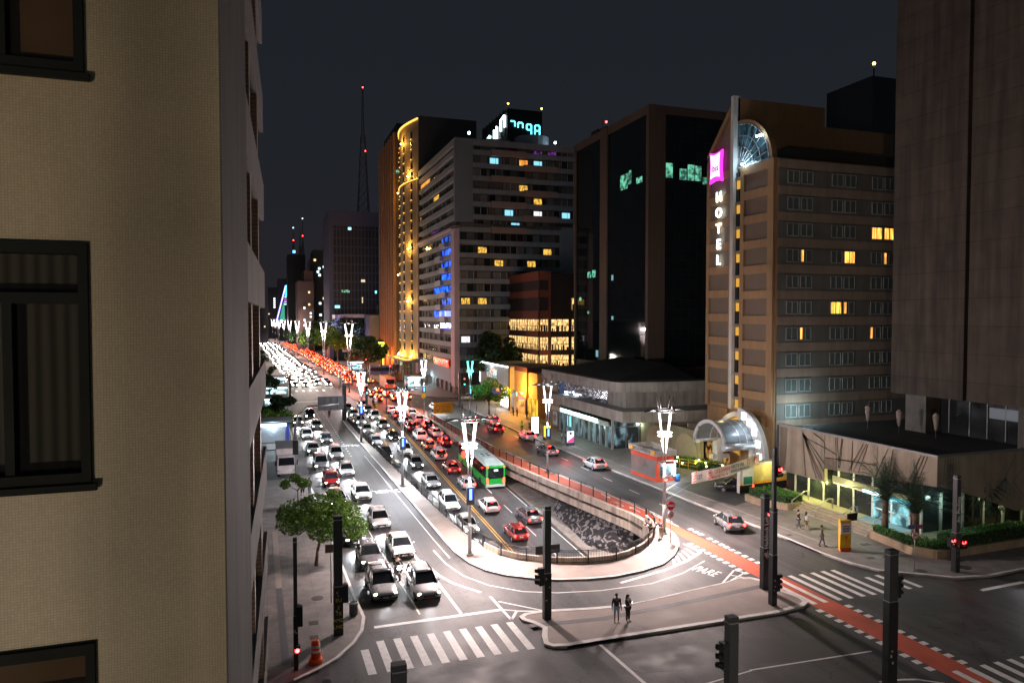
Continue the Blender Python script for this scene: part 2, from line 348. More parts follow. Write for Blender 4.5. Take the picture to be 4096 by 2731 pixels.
mx=n.new('ShaderNodeMixRGB'); mx.blend_type='MULTIPLY'; mx.inputs[0].default_value=.85; l.new(c1.outputs[0],mx.inputs[1]); l.new(c2.outputs[0],mx.inputs[2]); l.new(mx.outputs[0],n['Principled BSDF'].inputs['Base Color']); n['Principled BSDF'].inputs['Roughness'].default_value=.8
b=mb(mm)
A0=(30.9,66.2,-4.2); A1=(31.3,76.5,-3.55); B1=(33.0,78.5,-1.7); B0=(33.6,67.8,-1.75)
b.quad(A0,A1,B1,B0); b.quad((30.9,66.2,-4.2),B0,(34.2,62.5,-1.9),(33.4,61.5,-4.6)); b.quad(A1,(31.3,76.5,-4.4),(33.0,78.5,-4.3),B1)
tag(b.build('mural_bank'),'sloping concrete bank painted with black and white mural faces below the parapet','mural')
g2=M('colour_graffiti',(.3,.3,.3),.8); n=g2.node_tree.nodes; l=g2.node_tree.links
g=n.new('ShaderNodeNewGeometry'); v=n.new('ShaderNodeTexVoronoi'); v.inputs['Scale'].default_value=1.7; l.new(g.outputs['Position'],v.inputs['Vector']); hs=n.new('ShaderNodeHueSaturation'); hs.inputs['Saturation'].default_value=.75; hs.inputs['Value'].default_value=.45; l.new(v.outputs['Color'],hs.inputs['Color']); l.new(hs.outputs[0],n['Principled BSDF'].inputs['Base Color'])
b=mb(g2); 
for y0,y1 in ((126,118),(118,110),(110,104)): b.quad((29.32,y1,zr(y1)+.1),(29.32,y0,zr(y0)+.1),(29.32,y0,min(-.1,zr(y0)+1.2)),(29.32,y1,min(-.15,zr(y1)+1.6)))
tag(b.build('graffiti_panel'),'colourful graffiti along the underpass wall beside the braking cars','graffiti')
# raised median round the opening
med_out=[(13.35,134.5),(13.4,125),(13.6,100),(13.9,82),(14.2,60),(14.3,56),(14.75,53),(15.5,51),(16.6,49.6),(18,48.5),(19.7,47.5),(22,46.9),(24,46.7),(26.5,47.1),(28.8,47.9),(30.8,49.5),(32.3,51.3),(33.3,53),(33.9,54.8),(34.05,57),(33.9,59.5)]
inner=[(x-(.0),y) for x,y in L[:22]]
b=mb(ISL); b.prism(med_out+inner[::-1],0.0,.13)
struct('median_pavement',b)
def kerb_strip(b,pts,w=.28,z0=0,z1=.145,side=1):
    for i in range(len(pts)-1):
        p=Vector((*pts[i],0)); q=Vector((*pts[i+1],0)); d=(q-p).normalized(); nrm=Vector((-d.y,d.x,0))*side
        if i>0:
            d0=(p-Vector((*pts[i-1],0))).normalized(); n0=Vector((-d0.y,d0.x,0))*side; na=(n0+nrm).normalized()
        else: na=nrm
        if i<len(pts)-2:
            d2=(Vector((*pts[i+2],0))-q).normalized(); n2=Vector((-d2.y,d2.x,0))*side; nb=(n2+nrm).normalized()
        else: nb=nrm
        k=len(b.v)
        for pt,nn in ((p,na),(q,nb)):
            for z in (z0,z1): b.v.append(Vector((pt.x,pt.y,z)))
            b.v.append(Vector((pt.x+nn.x*w,pt.y+nn.y*w,z1)))
            b.v.append(Vector((pt.x+nn.x*w,pt.y+nn.y*w,z0)))
        b.face([k,k+1,k+5,k+4]); b.face([k+1,k+2,k+6,k+5]); b.face([k+2,k+3,k+7,k+6])
        if i==0: b.face([k,k+3,k+2,k+1])
        if i==len(pts)-2: b.face([k+4,k+5,k+6,k+7])
b=mb(KERB); kerb_strip(b,med_out,.24,0,.15,-1 if False else 1); struct('median_kerb',b)
# traffic island
isl=[(15.4,39.3),(15.85,40.3),(15.5,41.2),(15.05,41.8),(15.05,42.35),(15.5,42.7),(16.9,42.8),(19.7,42.2),(22.4,41.85),(24.5,42.05),(27,42.5),(30.9,43.1),(32.6,43.6),(33.3,43.4),(33.75,42.6),(33.85,40.4),(34.1,39.7),(34.2,39.0),(34.0,38.3),(33.3,37.85),(31,37.5),(25,37.55),(20,37.6),(16.3,37.6),(15.5,37.8),(15.15,38.3)]
b=mb(ISL); b.prism(isl,0,.13); struct('traffic_island',b)
b=mb(KERB); kerb_strip(b,isl[12:]+isl[:9],.34,0,.15,-1); kerb_strip(b,isl[8:14],.12,0,.15,-1); struct('traffic_island_kerb',b)
b=mb(M('tactile_grey',(.12,.115,.12),.7)); b.prism([(15.3,40.6),(20,40.1),(26,40.6),(33.8,41.5),(33.8,42.0),(26,41.1),(20,40.6),(15.2,41.1)],.13,.136); struct('traffic_island_tactile_strip',b)
# left pavement
lp=[(-.29,38.1),(1.3,38.6),(2.6,39.4),(3.7,40.4),(4.8,42.0),(5.5,43.6),(5.85,45.5),(5.7,48.7),(5.5,56.3),(5.2,70),(4.9,80),(4.75,85.5),(4.3,86.8),(3.6,87.3),(1.8,87.8),(-12,88),(-12,38.1)]
b=mb(PAVE); b.prism(lp,0,.13); 
lp2=[(-12,108.2),(2.8,108.2),(3.8,109.5),(4.1,120),(3.8,140),(3.7,165),(5.2,171),(6.5,178),(6.0,198),(5.9,230),(4,300),(-4,600),(-20,1200),(-60,1200),(-30,300),(-12,150)]
b.prism(lp2,0,.13); struct('left_pavement',b)
b=mb(KERB); kerb_strip(b,lp[1:15],.2,0,.15,1); kerb_strip(b,lp2[1:12],.2,0,.15,1); struct('left_kerb',b)
b=mb(M('tactile_ribbed_strip',(.30,.25,.22),.7,0,.2,8)); b.prism([(.45,66.5),(.9,66.5),(1.0,52.3),(.6,52.3)],.13,.137); b.use(M('tactile_dark',(.11,.11,.12),.6)); b.prism([(.6,52.2),(1.0,52.2),(1.12,40.6),(.72,40.6)],.13,.137); struct('left_tactile_strip',b)
# right pavement (south edge on the cross street) 
rk=[(38.2,300),(39.3,165),(39.75,139),(39.7,113),(40.0,100),(40.45,82),(40.8,75),(41.0,69),(41.3,62),(41.8,56),(42.0,53),(42.1,50),(42.1,46),(42.5,43.3),(43.3,41.4),(44.4,40.5),(45.6,39.7),(47.3,38.4),(50,37.9),(54,38.1),(70,38.3),(140,38.6)]
b=mb(PAVE); b.prism(rk+[(140,300)],0,.13); struct('right_pavement',b)
b=mb(KERB); kerb_strip(b,rk[2:],.24,0,.155,1); struct('right_kerb',b)
b=mb(M('paving_joint_light',(.36,.33,.30),.7,0,.2,3)); b.prism([(42.9,82),(43.05,82),(43.75,62),(44.3,46),(44.15,46),(43.6,62)],.13,.136)
b.prism([(42.3,128),(42.5,128),(43.1,84),(42.95,84)],.13,.136); struct('pavement_border_strip',b)
b=mb(ASPH2); b.prism([(42.9,70.5),(51,72),(51,63.5),(44.5,60.5)],.13,.135); struct('hotel_driveway',b)
# corner pavement ahead of the apartment block, forming the side-street mouth
b=mb(PAVE); b.prism([(31.7,218),(34,181),(35.2,174),(36.6,169.5),(39,166.5),(42.5,165),(47,164.6),(60,165),(60,320),(29,320)],.132,.262) ; struct('far_right_pavement',b)
b=mb(KERB); kerb_strip(b,[(31.7,218),(34,181),(35.2,174),(36.6,169.5),(39,166.5),(42.5,165),(47,164.6)],.25,.13,.28,1); struct('far_right_kerb',b)
b=mb(ASPH); b.prism([(36.5,168),(39.2,156.5),(130,156.5),(130,164.3),(47,164.3),(42.5,164.7),(39,166.2)],.13,.14); 
b.prism([(26,330),(38,330),(35.8,168.8),(33.7,181),(31.3,218)],-.05,.006); struct('side_street',b)
# red median beyond the crossing
mx_=lambda y:20.4-.028*(y-185)
b=mb(RED); b.prism([(20.6,149),(23.2,147),(27.5,141),(29.0,135),(31.2,135),(31.0,146),(29.6,151),(22.5,158),(mx_(170)+1.3,175),(mx_(195)+1.3,195),(mx_(195)-1.3,195),(mx_(170)-1.6,168),(19.6,156)],0,.012); struct('red_crossing_area',b)
b=mb(M('median_brick',(.24,.11,.08),.75,0,.25,1)); b.prism([(mx_(168)-1.5,168),(mx_(168)+.6,165),(mx_(196)+1.2,196),(mx_(196)-1.2,196)],0,.14); b.prism([(mx_(206)-1.2,206),(mx_(206)+1.2,206),(mx_(1300)+1.2,1300),(mx_(1300)-1.2,1300)],0,.14)
b.prism([(14.0,134.7),(17.5,140),(20.3,147.5),(19.6,150),(16,141),(13.2,135)],0,.1); struct('planted_median',b)
# cycle lane
cl=[(29.0,135),(29.3,112),(29.6,97),(30.3,87),(31.3,78),(32.4,70),(33.2,64.5),(33.7,61.5),(34.1,58),(34.15,54),(34.05,50),(34.05,44),(34.1,38),(34.2,30),(34.2,10)]
cr_=[(31.3,135),(31.6,112),(31.9,97),(32.6,87),(33.6,78),(34.7,70),(35.2,64.5),(35.35,61.5),(35.4,58),(35.5,54),(35.65,50),(35.9,44),(36.0,38),(36.1,30),(36.2,10)]
b=mb(RED)
for i in range(len(cl)-1): b.quad((*cl[i+1],.004),(*cr_[i+1],.004),(*cr_[i],.004),(*cl[i],.004))
struct('cycle_lane',b)
# ---- painted markings
b=mb(PAINT); Z=.008
def pq(*p): b.quad(*[(x,y,Z) for x,y in p])
def line(pts,w):
    for (x0,y0),(x1,y1) in zip(pts,pts[1:]):
        d=Vector((x1-x0,y1-y0)).normalized(); n_=Vector((-d.y,d.x))*w/2
        q=[(x0+n_.x,y0+n_.y),(x0-n_.x,y0-n_.y),(x1-n_.x,y1-n_.y),(x1+n_.x,y1+n_.y)]
        b.quad(*[(x,y,Z) for x,y in q])
for i in range(6): # white edge of the cycle lane
    pass
line([(x+.06,y) for x,y in cr_[:9]]+[(35.5,56.5)],.13); line([(x+.38,y) for x,y in cr_[2:9]],.09)
for i in range(10): # left crossing
    x=5.05+i*1.005; y0=38.15; y1=42.05 if i else 41.2
    if i<10: pq((x,y0),(x+.46,y0),(x+.42,y1),(x-.03,y1))
pq((6.2,43.85),(14.4,43.85),(14.4,44.2),(6.2,44.2))
line([(8.75,60),(9.2,47),(9.25,45)],.12); line([(8.3,78),(8.75,60)],.1)
line([(11.0,62),(11.2,56),(11.6,50),(11.8,44.3)],.2)
for i in range(9): y=78+i*6.5; line([(9.9-.004*i,y),(9.85,y+2.4)],.1); line([(6.9,y+12),(6.8,y+15)],.1)
line([(12.9,57.2),(13.1,53.8),(13.7,50.8),(14.9,48.4),(16.8,46.5),(19,45.5),(22,44.9),(26,44.9),(29.3,46),(32.4,47.8)],.10)
line([(11.5,54.8),(12.0,51.5),(12.6,49.6),(14.0,47.3)],.22)
line([(12.9,100),(13.2,82),(13.55,60),(13.7,55)],.08)
line([(14.4,46.4),(14.53,42.3),(15.3,43.5),(17.0,42.85)],.2); line([(14.65,45.4),(17.0,42.95)],.14); line([(14.53,44.0),(15.3,43.55)],.16)
# splitter hatching at the lane join
line([(24.0,45.75),(28.3,47.0),(31,48.2),(33.3,49.7)],.26); line([(33.3,49.7),(33.2,52)],.2)
for i in range(5):
    t=i/5; line([(29.6+t*3.6,47.6+t*2.0),(30.3+t*3.0,48.9+t*2.6)],.22)
line([(30.9,43.35),(33.3,45.3),(33.75,44.6),(31.8,43.6)],.14); line([(32.4,44.5),(33.2,43.7)],.12)
for y in [53.6+.8*i for i in range(3)]+[52.3,51.45,50.6,49.9,49.15,48.4,47.5,46.7,45.9,45.1,44.4]: pq((35.85,y),(36.3,y),(36.3,y+.42),(35.85,y+.42))
for y in [51.6,50.8,49.9,49.1,48.3,47.5,46.7,45.9,45.1,44.3]: pq((33.5,y),(33.95,y),(33.95,y+.42),(33.5,y+.42))
for i in range(14):
    y=37.1-i*.815
    if y>28.6: pq((33.7,y-.2),(34.15,y-.2),(34.15,y+.22),(33.7,y+.22)); pq((36.05,y-.2),(36.5,y-.2),(36.5,y+.22),(36.05,y+.22))
for x,y1 in ((34.45,41.9),(35.35,42.9),(36.55,43.0),(37.5,42.95),(38.55,42.95),(39.5,42.95),(40.4,42.9),(41.65,40.9),(42.7,41),(43.7,40.2)): pq((x-.2,38.1),(x+.2,38.1),(x+.1,y1),(x-.3,y1))
for i in range(8): x=34.95+i*1.02; pq((x-.2,24.4),(x+.22,24.4),(x+.22,28.35),(x-.2,28.35))
for i in range(7): x=18.5-i*2; 
line([(18.3,37.4),(18.55,32.2)],.22); line([(24.6,32.0),(32.6,31.6)],.12); line([(21.3,31.5),(24.7,31.95)],.1); line([(47.1,36.3),(51.6,36.45)],.35); line([(52.5,36.5),(60,36.7)],.35)
line([(30.2,28.75),(31.5,28.55),(32.3,28.3),(33.3,27.5)],.16)
for i in range(12): y=62+i*6.4; xx=38.1-.002*(y-60); line([(xx,y),(xx-.05,y+2.2)],.1)
for i in range(10): y=132+i*5.5; line([(33.2-.02*(y-132),y),(33.1-.02*(y-132),y+2)],.1); line([(30.2-.02*(y-132),y+22),(30.1-.02*(y-132),y+24)],.1)
for i in range(6): x=mx_(200)+4+i*1.6; pq((x,190),(x+.6,190),(x+.6,193.5),(x,193.5))
for i in range(6): x=5.8+i*1.7; pq((x,192),(x+.6,192),(x+.6,196),(x,196))
line([(5.3,168.5),(14,168.8)],.35)
for i in range(26): # block-box dots
    y=150-i*2.0; pq((9.6,y),(9.8,y),(9.8,y+.35),(9.6,y+.35)); pq((11.0,y),(11.2,y),(11.2,y+.35),(11.0,y+.35))
def bike(x,y,s=1):
    k=10
    for dx in (-.45,.45): line([(x+dx*.0+.32*s*math.cos(2*PI*i/k),y+dx*1.6*s+.32*s*math.sin(2*PI*i/k)) for i in range(k+1)],.07)
    line([(x,y-.7),(x+.35,y-.2),(x+.3,y+.45),(x,y+.7)],.07); line([(x+.35,y-.2),(x,y),(x+.3,y+.45)],.07)
for x,y,d in ((34.3,69,-1),(34.6,63,1),(33.0,82,-1),(31.4,100,1)):
    line([(x,y-1),(x,y+1)],.14); line([(x-.25,y+.4*d),(x,y+1.1*d),(x+.25,y+.4*d)],.14)
for x,y in ((33.9,65.5),(32.3,86),(31.0,105)): bike(x,y)
mk=struct('road_markings',b)
def road_text(s,x,y,size,rz,sy=1.6,name='road_lettering'):
    o=text(s,name,None,PAINT,(x,y,Z+.004),(0,0,rz),size,.001,font_bold=.008); o.scale=(1,sy,1); o['kind']='structure'
road_text('ÔNIBUS',12.2,78.6,1.15,PI+.02,1.5); road_text('ÔNIBUS',11.3,108.6,1.15,PI+.02,1.5)
road_text('PARE',31.15,45.75,.86,-1.16,2.0)
b=mb(M('manhole_iron',(.05,.045,.04),.6))
for x,y,r in ((46.3,43.4,.42),(45.9,52.9,.4),(49.9,39.8,.45),(47.2,36.9,.5),(46.2,40.3,.4),(39,33,.4),(46.9,65.5,.4),(3.2,49.6,.4),(24,33.2,.38)):
    z=.14 if (x>41 and y>38.4) or x<5 else .012
    b.prism([(x+r*math.cos(a*PI/8),y+r*math.sin(a*PI/8)) for a in range(16)],z-.01,z+.006)
for x,y,a,c in ((47.2,46.6,.9,.5),(43.0,50.8,.5,.3),(2.7,45.6,.55,.6),(2.6,43.5,.5,.5),(50.8,41.2,1.2,.6),(50.2,39.8,.5,.4),(1.4,40.5,.4,.5),(44.9,43.8,.7,.4)):
    b.box(x-a/2,y-c/2,.13,x+a/2,y+c/2,.142)
struct('covers_and_grates',b)
b=mb(ASPH2); b.prism([(38.2,41.2),(42,40.5),(41.7,37.6),(45,36.2),(50,35.9),(50,34.2),(40,34.2),(37,37)],.001,.0035); b.prism([(17,36),(27,35.4),(33,33),(33,31.2),(19,33.6)],.001,.0035); b.prism([(4,36.5),(13.5,37.2),(15,33),(3,30)],.001,.0035)
b.prism([(6.2,57),(8.3,57),(8.5,45),(6.4,45)],.001,.0035); struct('asphalt_patches',b)
# ================================================================ near apartment block (left)
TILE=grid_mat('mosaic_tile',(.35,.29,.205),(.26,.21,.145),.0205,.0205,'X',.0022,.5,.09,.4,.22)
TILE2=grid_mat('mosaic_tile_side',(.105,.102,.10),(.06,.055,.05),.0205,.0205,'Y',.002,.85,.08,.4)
BRK=grid_mat('brick_pier',(.30,.19,.12),(.13,.08,.05),.4,.12,'XY',.012,.6,.12,.3)
PLAS=M('pale_render',(.15,.14,.135),.85,0,.12,1.2,bump=.1,fine=.1,stain=.2)
DKF=M('black_window_frame',(.010,.012,.012),.75,0,.1,3,spec=.15)
CURT=M('curtain_cloth',(.16,.14,.12),.9,0,.2,2)
def ribbed(name,col,sc_):
    if name in _m: return _m[name]
    m=M(name,col,.9,0,0); n=m.node_tree.nodes; l=m.node_tree.links; g=n.new('ShaderNodeNewGeometry'); wv=n.new('ShaderNodeTexWave'); wv.inputs['Scale'].default_value=sc_; wv.inputs['Distortion'].default_value=1.5; wv.inputs['Detail'].default_value=1; mp=n.new('ShaderNodeMapping'); mp.inputs['Scale'].default_value=(1,1,.06); l.new(g.outputs['Position'],mp.inputs[0]); l.new(mp.outputs[0],wv.inputs[0])
    v=n.new('ShaderNodeMapRange'); v.inputs[3].default_value=.35; v.inputs[4].default_value=1.1; l.new(wv.outputs['Color'],v.inputs[0]); s=n.new('ShaderNodeVectorMath'); s.operation='SCALE'; s.inputs[0].default_value=col; l.new(v.outputs[0],s.inputs['Scale']); l.new(s.outputs[0],n['Principled BSDF'].inputs['Base Color']); return m
CURT=ribbed('curtain_folds',(.15,.14,.115),3.4)
XC=-.294
LB=thing('apartment_building','tan mosaic tiled apartment block filling the left side of the view','building',(-4,6,0))
zs=[(14.85,16.58),(17.81,19.52),(20.77,22.5),(11.9,13.6),(8.9,10.6),(23.73,25.45)]
b=mb(TILE); th=.22
# front wall with window openings (x -3.1..-1.21)
b.box(-1.21,6,0,XC-.012,6+th,34); b.box(-9,6,0,-3.1,6+th,34)
zz=0
for a,c in sorted(zs): b.box(-3.1,6,zz,-1.21,6+th,a); zz=c
b.box(-3.1,6,zz,-1.21,6+th,34)
b.build('front_wall',LB)
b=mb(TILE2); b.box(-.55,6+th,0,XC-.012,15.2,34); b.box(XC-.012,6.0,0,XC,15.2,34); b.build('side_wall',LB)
b=mb(M('room_dark',(.03,.025,.02),.9)); b.box(-9,8.2,0,-.6,8.3,34); b.box(-.62,15.2,0,-.6,28,34); b.box(-9,27.9,0,-.6,28,34); b.build('inner_wall',LB)
for i,(a,c) in enumerate(zs):
    fr=mb(DKF); y0=5.955; y1=6.1
    fr.box(-3.1,y0,a-.02,-1.21,y1,a+.06); fr.box(-3.1,y0,c-.06,-1.21,y1,c+.02); fr.box(-1.27,y0,a+.06,-1.21,y1,c-.06); fr.box(-3.1,y0,a+.09,-3.0,y1,c-.09)
    fr.box(-3.0,y0+.01,c-.42,-1.27,y1-.01,c-.34); fr.box(-1.75,y0+.02,a+.06,-1.69,y1-.02,c-.42); fr.box(-2.42,y0+.02,a+.09,-2.34,y1-.02,c-.42)
    fr.box(-3.14,y0-.03,a-.07,-1.17,y0+.02,a-.02)
    f=fr.build('window',LB)
    g=mb(M('window_pane_clear',(.02,.02,.02),.06,spec=.6,var=0)); g.box(-3.02,6.03,a+.05,-1.25,6.036,c-.05); 
    gm=_m['window_pane_clear']; gm.node_tree.nodes['Principled BSDF'].inputs['Alpha'].default_value=.3
    g.build('pane',f)
    cu=mb(CURT if i!=0 and i!=2 else M('warm_blind' ,(.26,.14,.06),.8)); cu.box(-3.05,6.13,a,-1.15,6.16,c); cu.build('curtain',f)
# small lit screen behind the middle window
scn=mb(E('screen_light',(.35,.6,1),2.2)); scn.box(-1.405,6.10,19.0,-1.325,6.105,19.055); scn.use(E('screen_light_dim',(.2,.4,.7),.7)); scn.box(-1.395,6.10,19.065,-1.335,6.105,19.11)
# bays of balcony parapets along the avenue side (seen edge on)
def pan(p,q,z0,z1,t,mat,name,skew=0):
    b=mb(mat); p=Vector(p);q=Vector(q); d=(q-p).normalized(); n_=Vector((-d.y,d.x))*t
    b.prism([(p.x,p.y),(q.x,q.y),(q.x+n_.x,q.y+n_.y),(p.x+n_.x,p.y+n_.y)],z0,z1); return b.build(name,LB)
for k in range(-6,5):
    z0=19.33+2.96*k
    pan((-.30,15.2),(.035,26),z0,z0+1.2,.12,PLAS,'parapet')
    b=mb(DCONC); b.prism([(-.6,15.2),(-.42,15.2),(-.085,26),(-.6,26)],z0-.12,z0-.02) if False else b.prism([(-.6,15.25),(-.31,15.25),(.02,25.9),(-.6,25.9)],z0+.02,z0+.12); b.build('balcony_floor',LB)
for (y0,y1,x0,x1) in ((15.25,15.9,-.52,-.335),(17.6,19.2,-.55,-.27),(21.5,25,-.55,-.13)):
    b=mb(BRK); b.box(x0,y0,0,x1,y1,34); b.build('pier',LB)
b=mb(GLASS); b.box(-.56,15.9,0,-.52,26,34); b.build('balcony_glazing',LB)
b=mb(PLAS); b.box(-9,26,0,-.3,28,34); b.build('end_wall',LB)
b=mb(DCONC); b.box(-9,6,34,XC,28,34.3); b.build('roof',LB)
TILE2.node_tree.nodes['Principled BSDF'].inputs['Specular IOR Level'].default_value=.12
# plain neighbour block over the cross street, hidden behind the first
OB=thing('office_building','pale office block across the side street behind the tiled block','building',(-8,42,0))
b=mb(PLAS); b.box(-14,41,0,-2.2,86,30); b.build('wall',OB)
for k in range(8):
    b=mb(GLASS2); b.box(-2.22,43,4+3.2*k,-2.12,84,5.6+3.2*k); b.build('window_band',OB)
# ================================================================ hotel
HF=M('hotel_tan_render',(.30,.175,.085),.75,0,.1,.6,bump=.1,stain=.15)
HP=M('hotel_brown_panel',(.155,.11,.08),.8,0,.1,.8,fine=.08)
HG=M('hotel_grey_render',(.12,.12,.11),.75,0,.12,.6,stain=.15)
HB=M('hotel_band_render',(.24,.19,.15),.75,0,.12,.6,stain=.15)
WHT=M('white_render',(.58,.56,.54),.6,0,.1,.8,stain=.15)
H=thing('hotel_tower','tan gridded hotel tower with a purple lit sign and a vertical letter sign','building',(62,75,0))
b=mb(HF); b.prism([(56,69.1),(80,69.1),(80,82.3),(56,82.3)],0,37.45)
b.build('wall',H)
b=mb(HF); k=len(b.v) # upper block with sloped left shoulder
pts=[(82.3,37.46),(76.3,37.46),(76.3,46.25),(82.3,40.0)]
b.v+=[Vector((56,y,z)) for y,z in pts]+[Vector((69.4,y,z)) for y,z in pts]
b.face([k,k+1,k+2,k+3][::-1]); b.face([k+4,k+5,k+6,k+7])
for i in range(4): j=(i+1)%4; b.face([k+i,k+j,k+4+j,k+4+i])
b.box(69.4,76.3,37.46,81,82.3,43.8)
b.use(M('hotel_dark_roof',(.05,.045,.04),.8)); b.box(59.5,71,37.46,80,76.2,39.2)
b.build('upper_block',H)
b=mb(WHT); b.box(55.35,76.3,7.6,56.3,76.85,46.5); b.build('fin',H)
# recessed panels built as slabs set proud of frames is reversed: frame strips proud of brown panels
fr=mb(HP)
fr.box(55.99,69.3,8,55.9,75.1,37.3); fr.box(55.99,77.0,8,55.9,82.2,38.5)
k=len(fr.v); fr.v+=[Vector((55.9,y,z)) for y,z in ((82.2,38.5),(77.0,38.5),(77.0,44.4),(82.2,39.1))]; fr.face([k,k+3,k+2,k+1])
fr.build('panel',H)
fr=mb(HF)
for y0,y1 in ((69.1,70.1),(74.5,75.2),(76.95,77.45),(81.7,82.3)): fr.box(55.89,y0,7.6,55.62,y1,37.45 if y0<76 else (44.5 if y0<78 else 39.8))
for k in range(11):
    z=37.45-1.1-3.02*k-.0
    fr.box(55.885,70.1,z,55.64,74.5,z+1.0); fr.box(55.885,77.45,z+.3,55.64,81.7,z+1.3)
k=len(fr.v)
for x in (55.62,55.9): fr.v+=[Vector((x,y,z)) for y,z in ((82.3,39.2),(82.3,40.2),(76.9,46.0),(76.9,45.0))]
for q in ((0,1,2,3),(7,6,5,4),(0,4,5,1),(1,5,6,2),(2,6,7,3)): fr.face([k+i for i in q])
fr.build('frame_grid',H)
st=mb(GLASS); st.box(55.95,75.2,8,55.8,76.3,37); st.build('stair_glazing',H)
for k in range(10):
    z=35.0-3.02*k
    b=mb(E('stair_window_glow',(1,.5,.06),.75)); b.box(55.8,75.3,z-.1,55.74,76.05,z+.95); b.build('lit_window',H)
    b=mb(HB); b.box(55.8,75.2,z+.98,55.7,76.3,z+1.35); b.build('sill',H)
# side facade
b=mb(HG)
for k in range(11):
    z1=36.25-3.03*k; b.box(56.3,69.08,z1-2.0,80,69.0,z1)
b.build('facade_band',H)
b=mb(HB)
for k in range(11):
    z1=37.3-3.03*k; b.box(56.3,69.08,z1-1.0,80,68.96,z1)
b.build('spandrel_band',H)
litset={(2,4):'o',(3,1):'p',(3,3):'O',(5,2):'O',(5,3):'p',(6,1):'p',(6,4):'p',(2,5):'o',(3,5):'p'}
WL=lit_mat('hotel_window_lit',(1,.45,.07),2.6,1.2,.35,(3,3,.4)); WC=ribbed('hotel_curtain',(.10,.13,.125),3.5)
for k in range(10):
    z=34.62-3.03*k
    for c,x in enumerate((57.5,59.45,63.9,65.85,70.0,71.95)):
        f=mb(M('hotel_window_frame',(.26,.28,.28),.5))
        for a in (0,.78,1.6): f.box(x+a,68.98,z,x+a+.09,68.9,z+1.42)
        f.box(x,68.98,z-.06,x+1.69,68.88,z+.03); f.box(x,68.98,z+1.38,x+1.69,68.9,z+1.46)
        o=f.build('window',H)
        t=litset.get((k,c)); g=mb(WL if t in('o','O') else WC)
        g.box(x+.05,68.97,z,x+1.65,68.95,z+1.42)
        g.build('curtain',o)
        if t=='p': g=mb(WL); g.box(x+.1,68.95,z+.05,x+.45,68.94,z+1.4); g.build('gap_light',o)
# rooftop quarter dome
D=mb(M('atrium_frame',(.30,.32,.33),.5,.3,.1,2)); cx,cy,cz=56.0,76.2,37.3; rad=5.9
for rr in (1.6,3.0,4.4,5.9):
    P=[(cx-.05+.9*math.sin(a),cy-rr*math.sin(a)*.98,cz+rr*math.cos(a)*.95) for a in [i*PI/2/12 for i in range(13)]]
    D.path([(55.6+.4*(1),p[1],p[2]) for p in P],.07,4)
for i in range(8):
    a=i*PI/2/7; D.tube((56.0,cy,cz),(56.0,cy-rad*math.sin(a),cz+rad*.95*math.cos(a)),.05,n=4)
D.box(55.8,70.1,37.46,56.1,76.3,37.6)
D.build('atrium_frame',H)
D=mb(lit_mat('atrium_glass',(.12,.42,.62),.22,1.0,.12,(1,1,1))); k=len(D.v); D.v.append(Vector((56.12,cy,cz+.2)))
for i in range(13): a=i*PI/2/12; D.v.append(Vector((56.12,cy-rad*math.sin(a),cz+.2+rad*.95*math.cos(a))))
for i in range(12): D.face([k,k+1+i,k+2+i])
D.build('atrium_glass',H)
D=mb(HF)
for i in range(12):
    a=i*PI/2/12; c=(i+1)*PI/2/12
    for (r0,r1) in ((5.95,6.4),): D.quad((56,cy-r0*math.sin(a),cz+r0*.95*math.cos(a)),(56,cy-r0*math.sin(c),cz+r0*.95*math.cos(c)),(56,cy-r1*math.sin(c),cz+r1*.95*math.cos(c)),(56,cy-r1*math.sin(a),cz+r1*.95*math.cos(a))); D.quad((56,cy-r1*math.sin(a),cz+r1*.95*math.cos(a)),(56,cy-r1*math.sin(c),cz+r1*.95*math.cos(c)),(56.7,cy-r1*math.sin(c),cz+r1*.95*math.cos(c)),(56.7,cy-r1*math.sin(a),cz+r1*.95*math.cos(a)))
D.build('atrium_arch',H)
light('side_floodlight',H,(58.5,66.5,8.3),650,(.72,.95,1),.3)
D=mb(E('floodlight_glow',(.6,.85,1),60))
for y,z,r in ((74.7,37.75,.16),(72.0,40.5,.14),(71.4,40.45,.12),(71.0,40.4,.12)): D=mb(_m['floodlight_glow']); D.ball((55.5,y,z),r,6,4); D.build('floodlight',H)
light('floodlight_beam',H,(55.3,74.4,38),260,(.6,.85,1),.2)
# purple sign and letters
b=mb(E('purple_sign_edge',(.8,.03,.75),2.2)); yc_,zc_=79.9,38.4
def pillow(b,y,z,hw,hh,x0,x1,n=8,bow=.28):
    P=[]
    for sx_,sy_,ex,ey in ((-1,-1,1,-1),(1,-1,1,1),(1,1,-1,1),(-1,1,-1,-1)):
        for i in range(n):
            t=i/n; X=sx_+(ex-sx_)*t; Y=sy_+(ey-sy_)*t; s=1-bow*math.sin(PI*t)*.45
            if abs(ex-sx_)>0: Y*=s
            else: X*=s
            P.append((y+X*hw,z+Y*hh))
    b.loft([[(x0,p[0],p[1]) for p in P],[(x1,p[0],p[1]) for p in P]],sm=False)
pillow(b,yc_,zc_,1.35,2.0,55.55,55.3); b.build('sign',H)
b=mb(E('sign_face_glow',(1,.7,1),2.2)); pillow(b,yc_+.12,zc_+.15,1.0,1.55,55.3,55.25); b.build('sign_face',H)
text('ibis','sign_letters',H,E('sign_letter_grey',(.6,.05,.5),.8),(55.2,yc_+.05,zc_-.2),FX,1.15,.01,font_bold=.03)
LET=E('white_letter_glow',(.85,1,1),9)
for i,c in enumerate('HOTEL'): text(c,'letter',H,LET,(55.5,79.45,34.45-2.02*i),FX,1.75,.04,font_bold=.02)
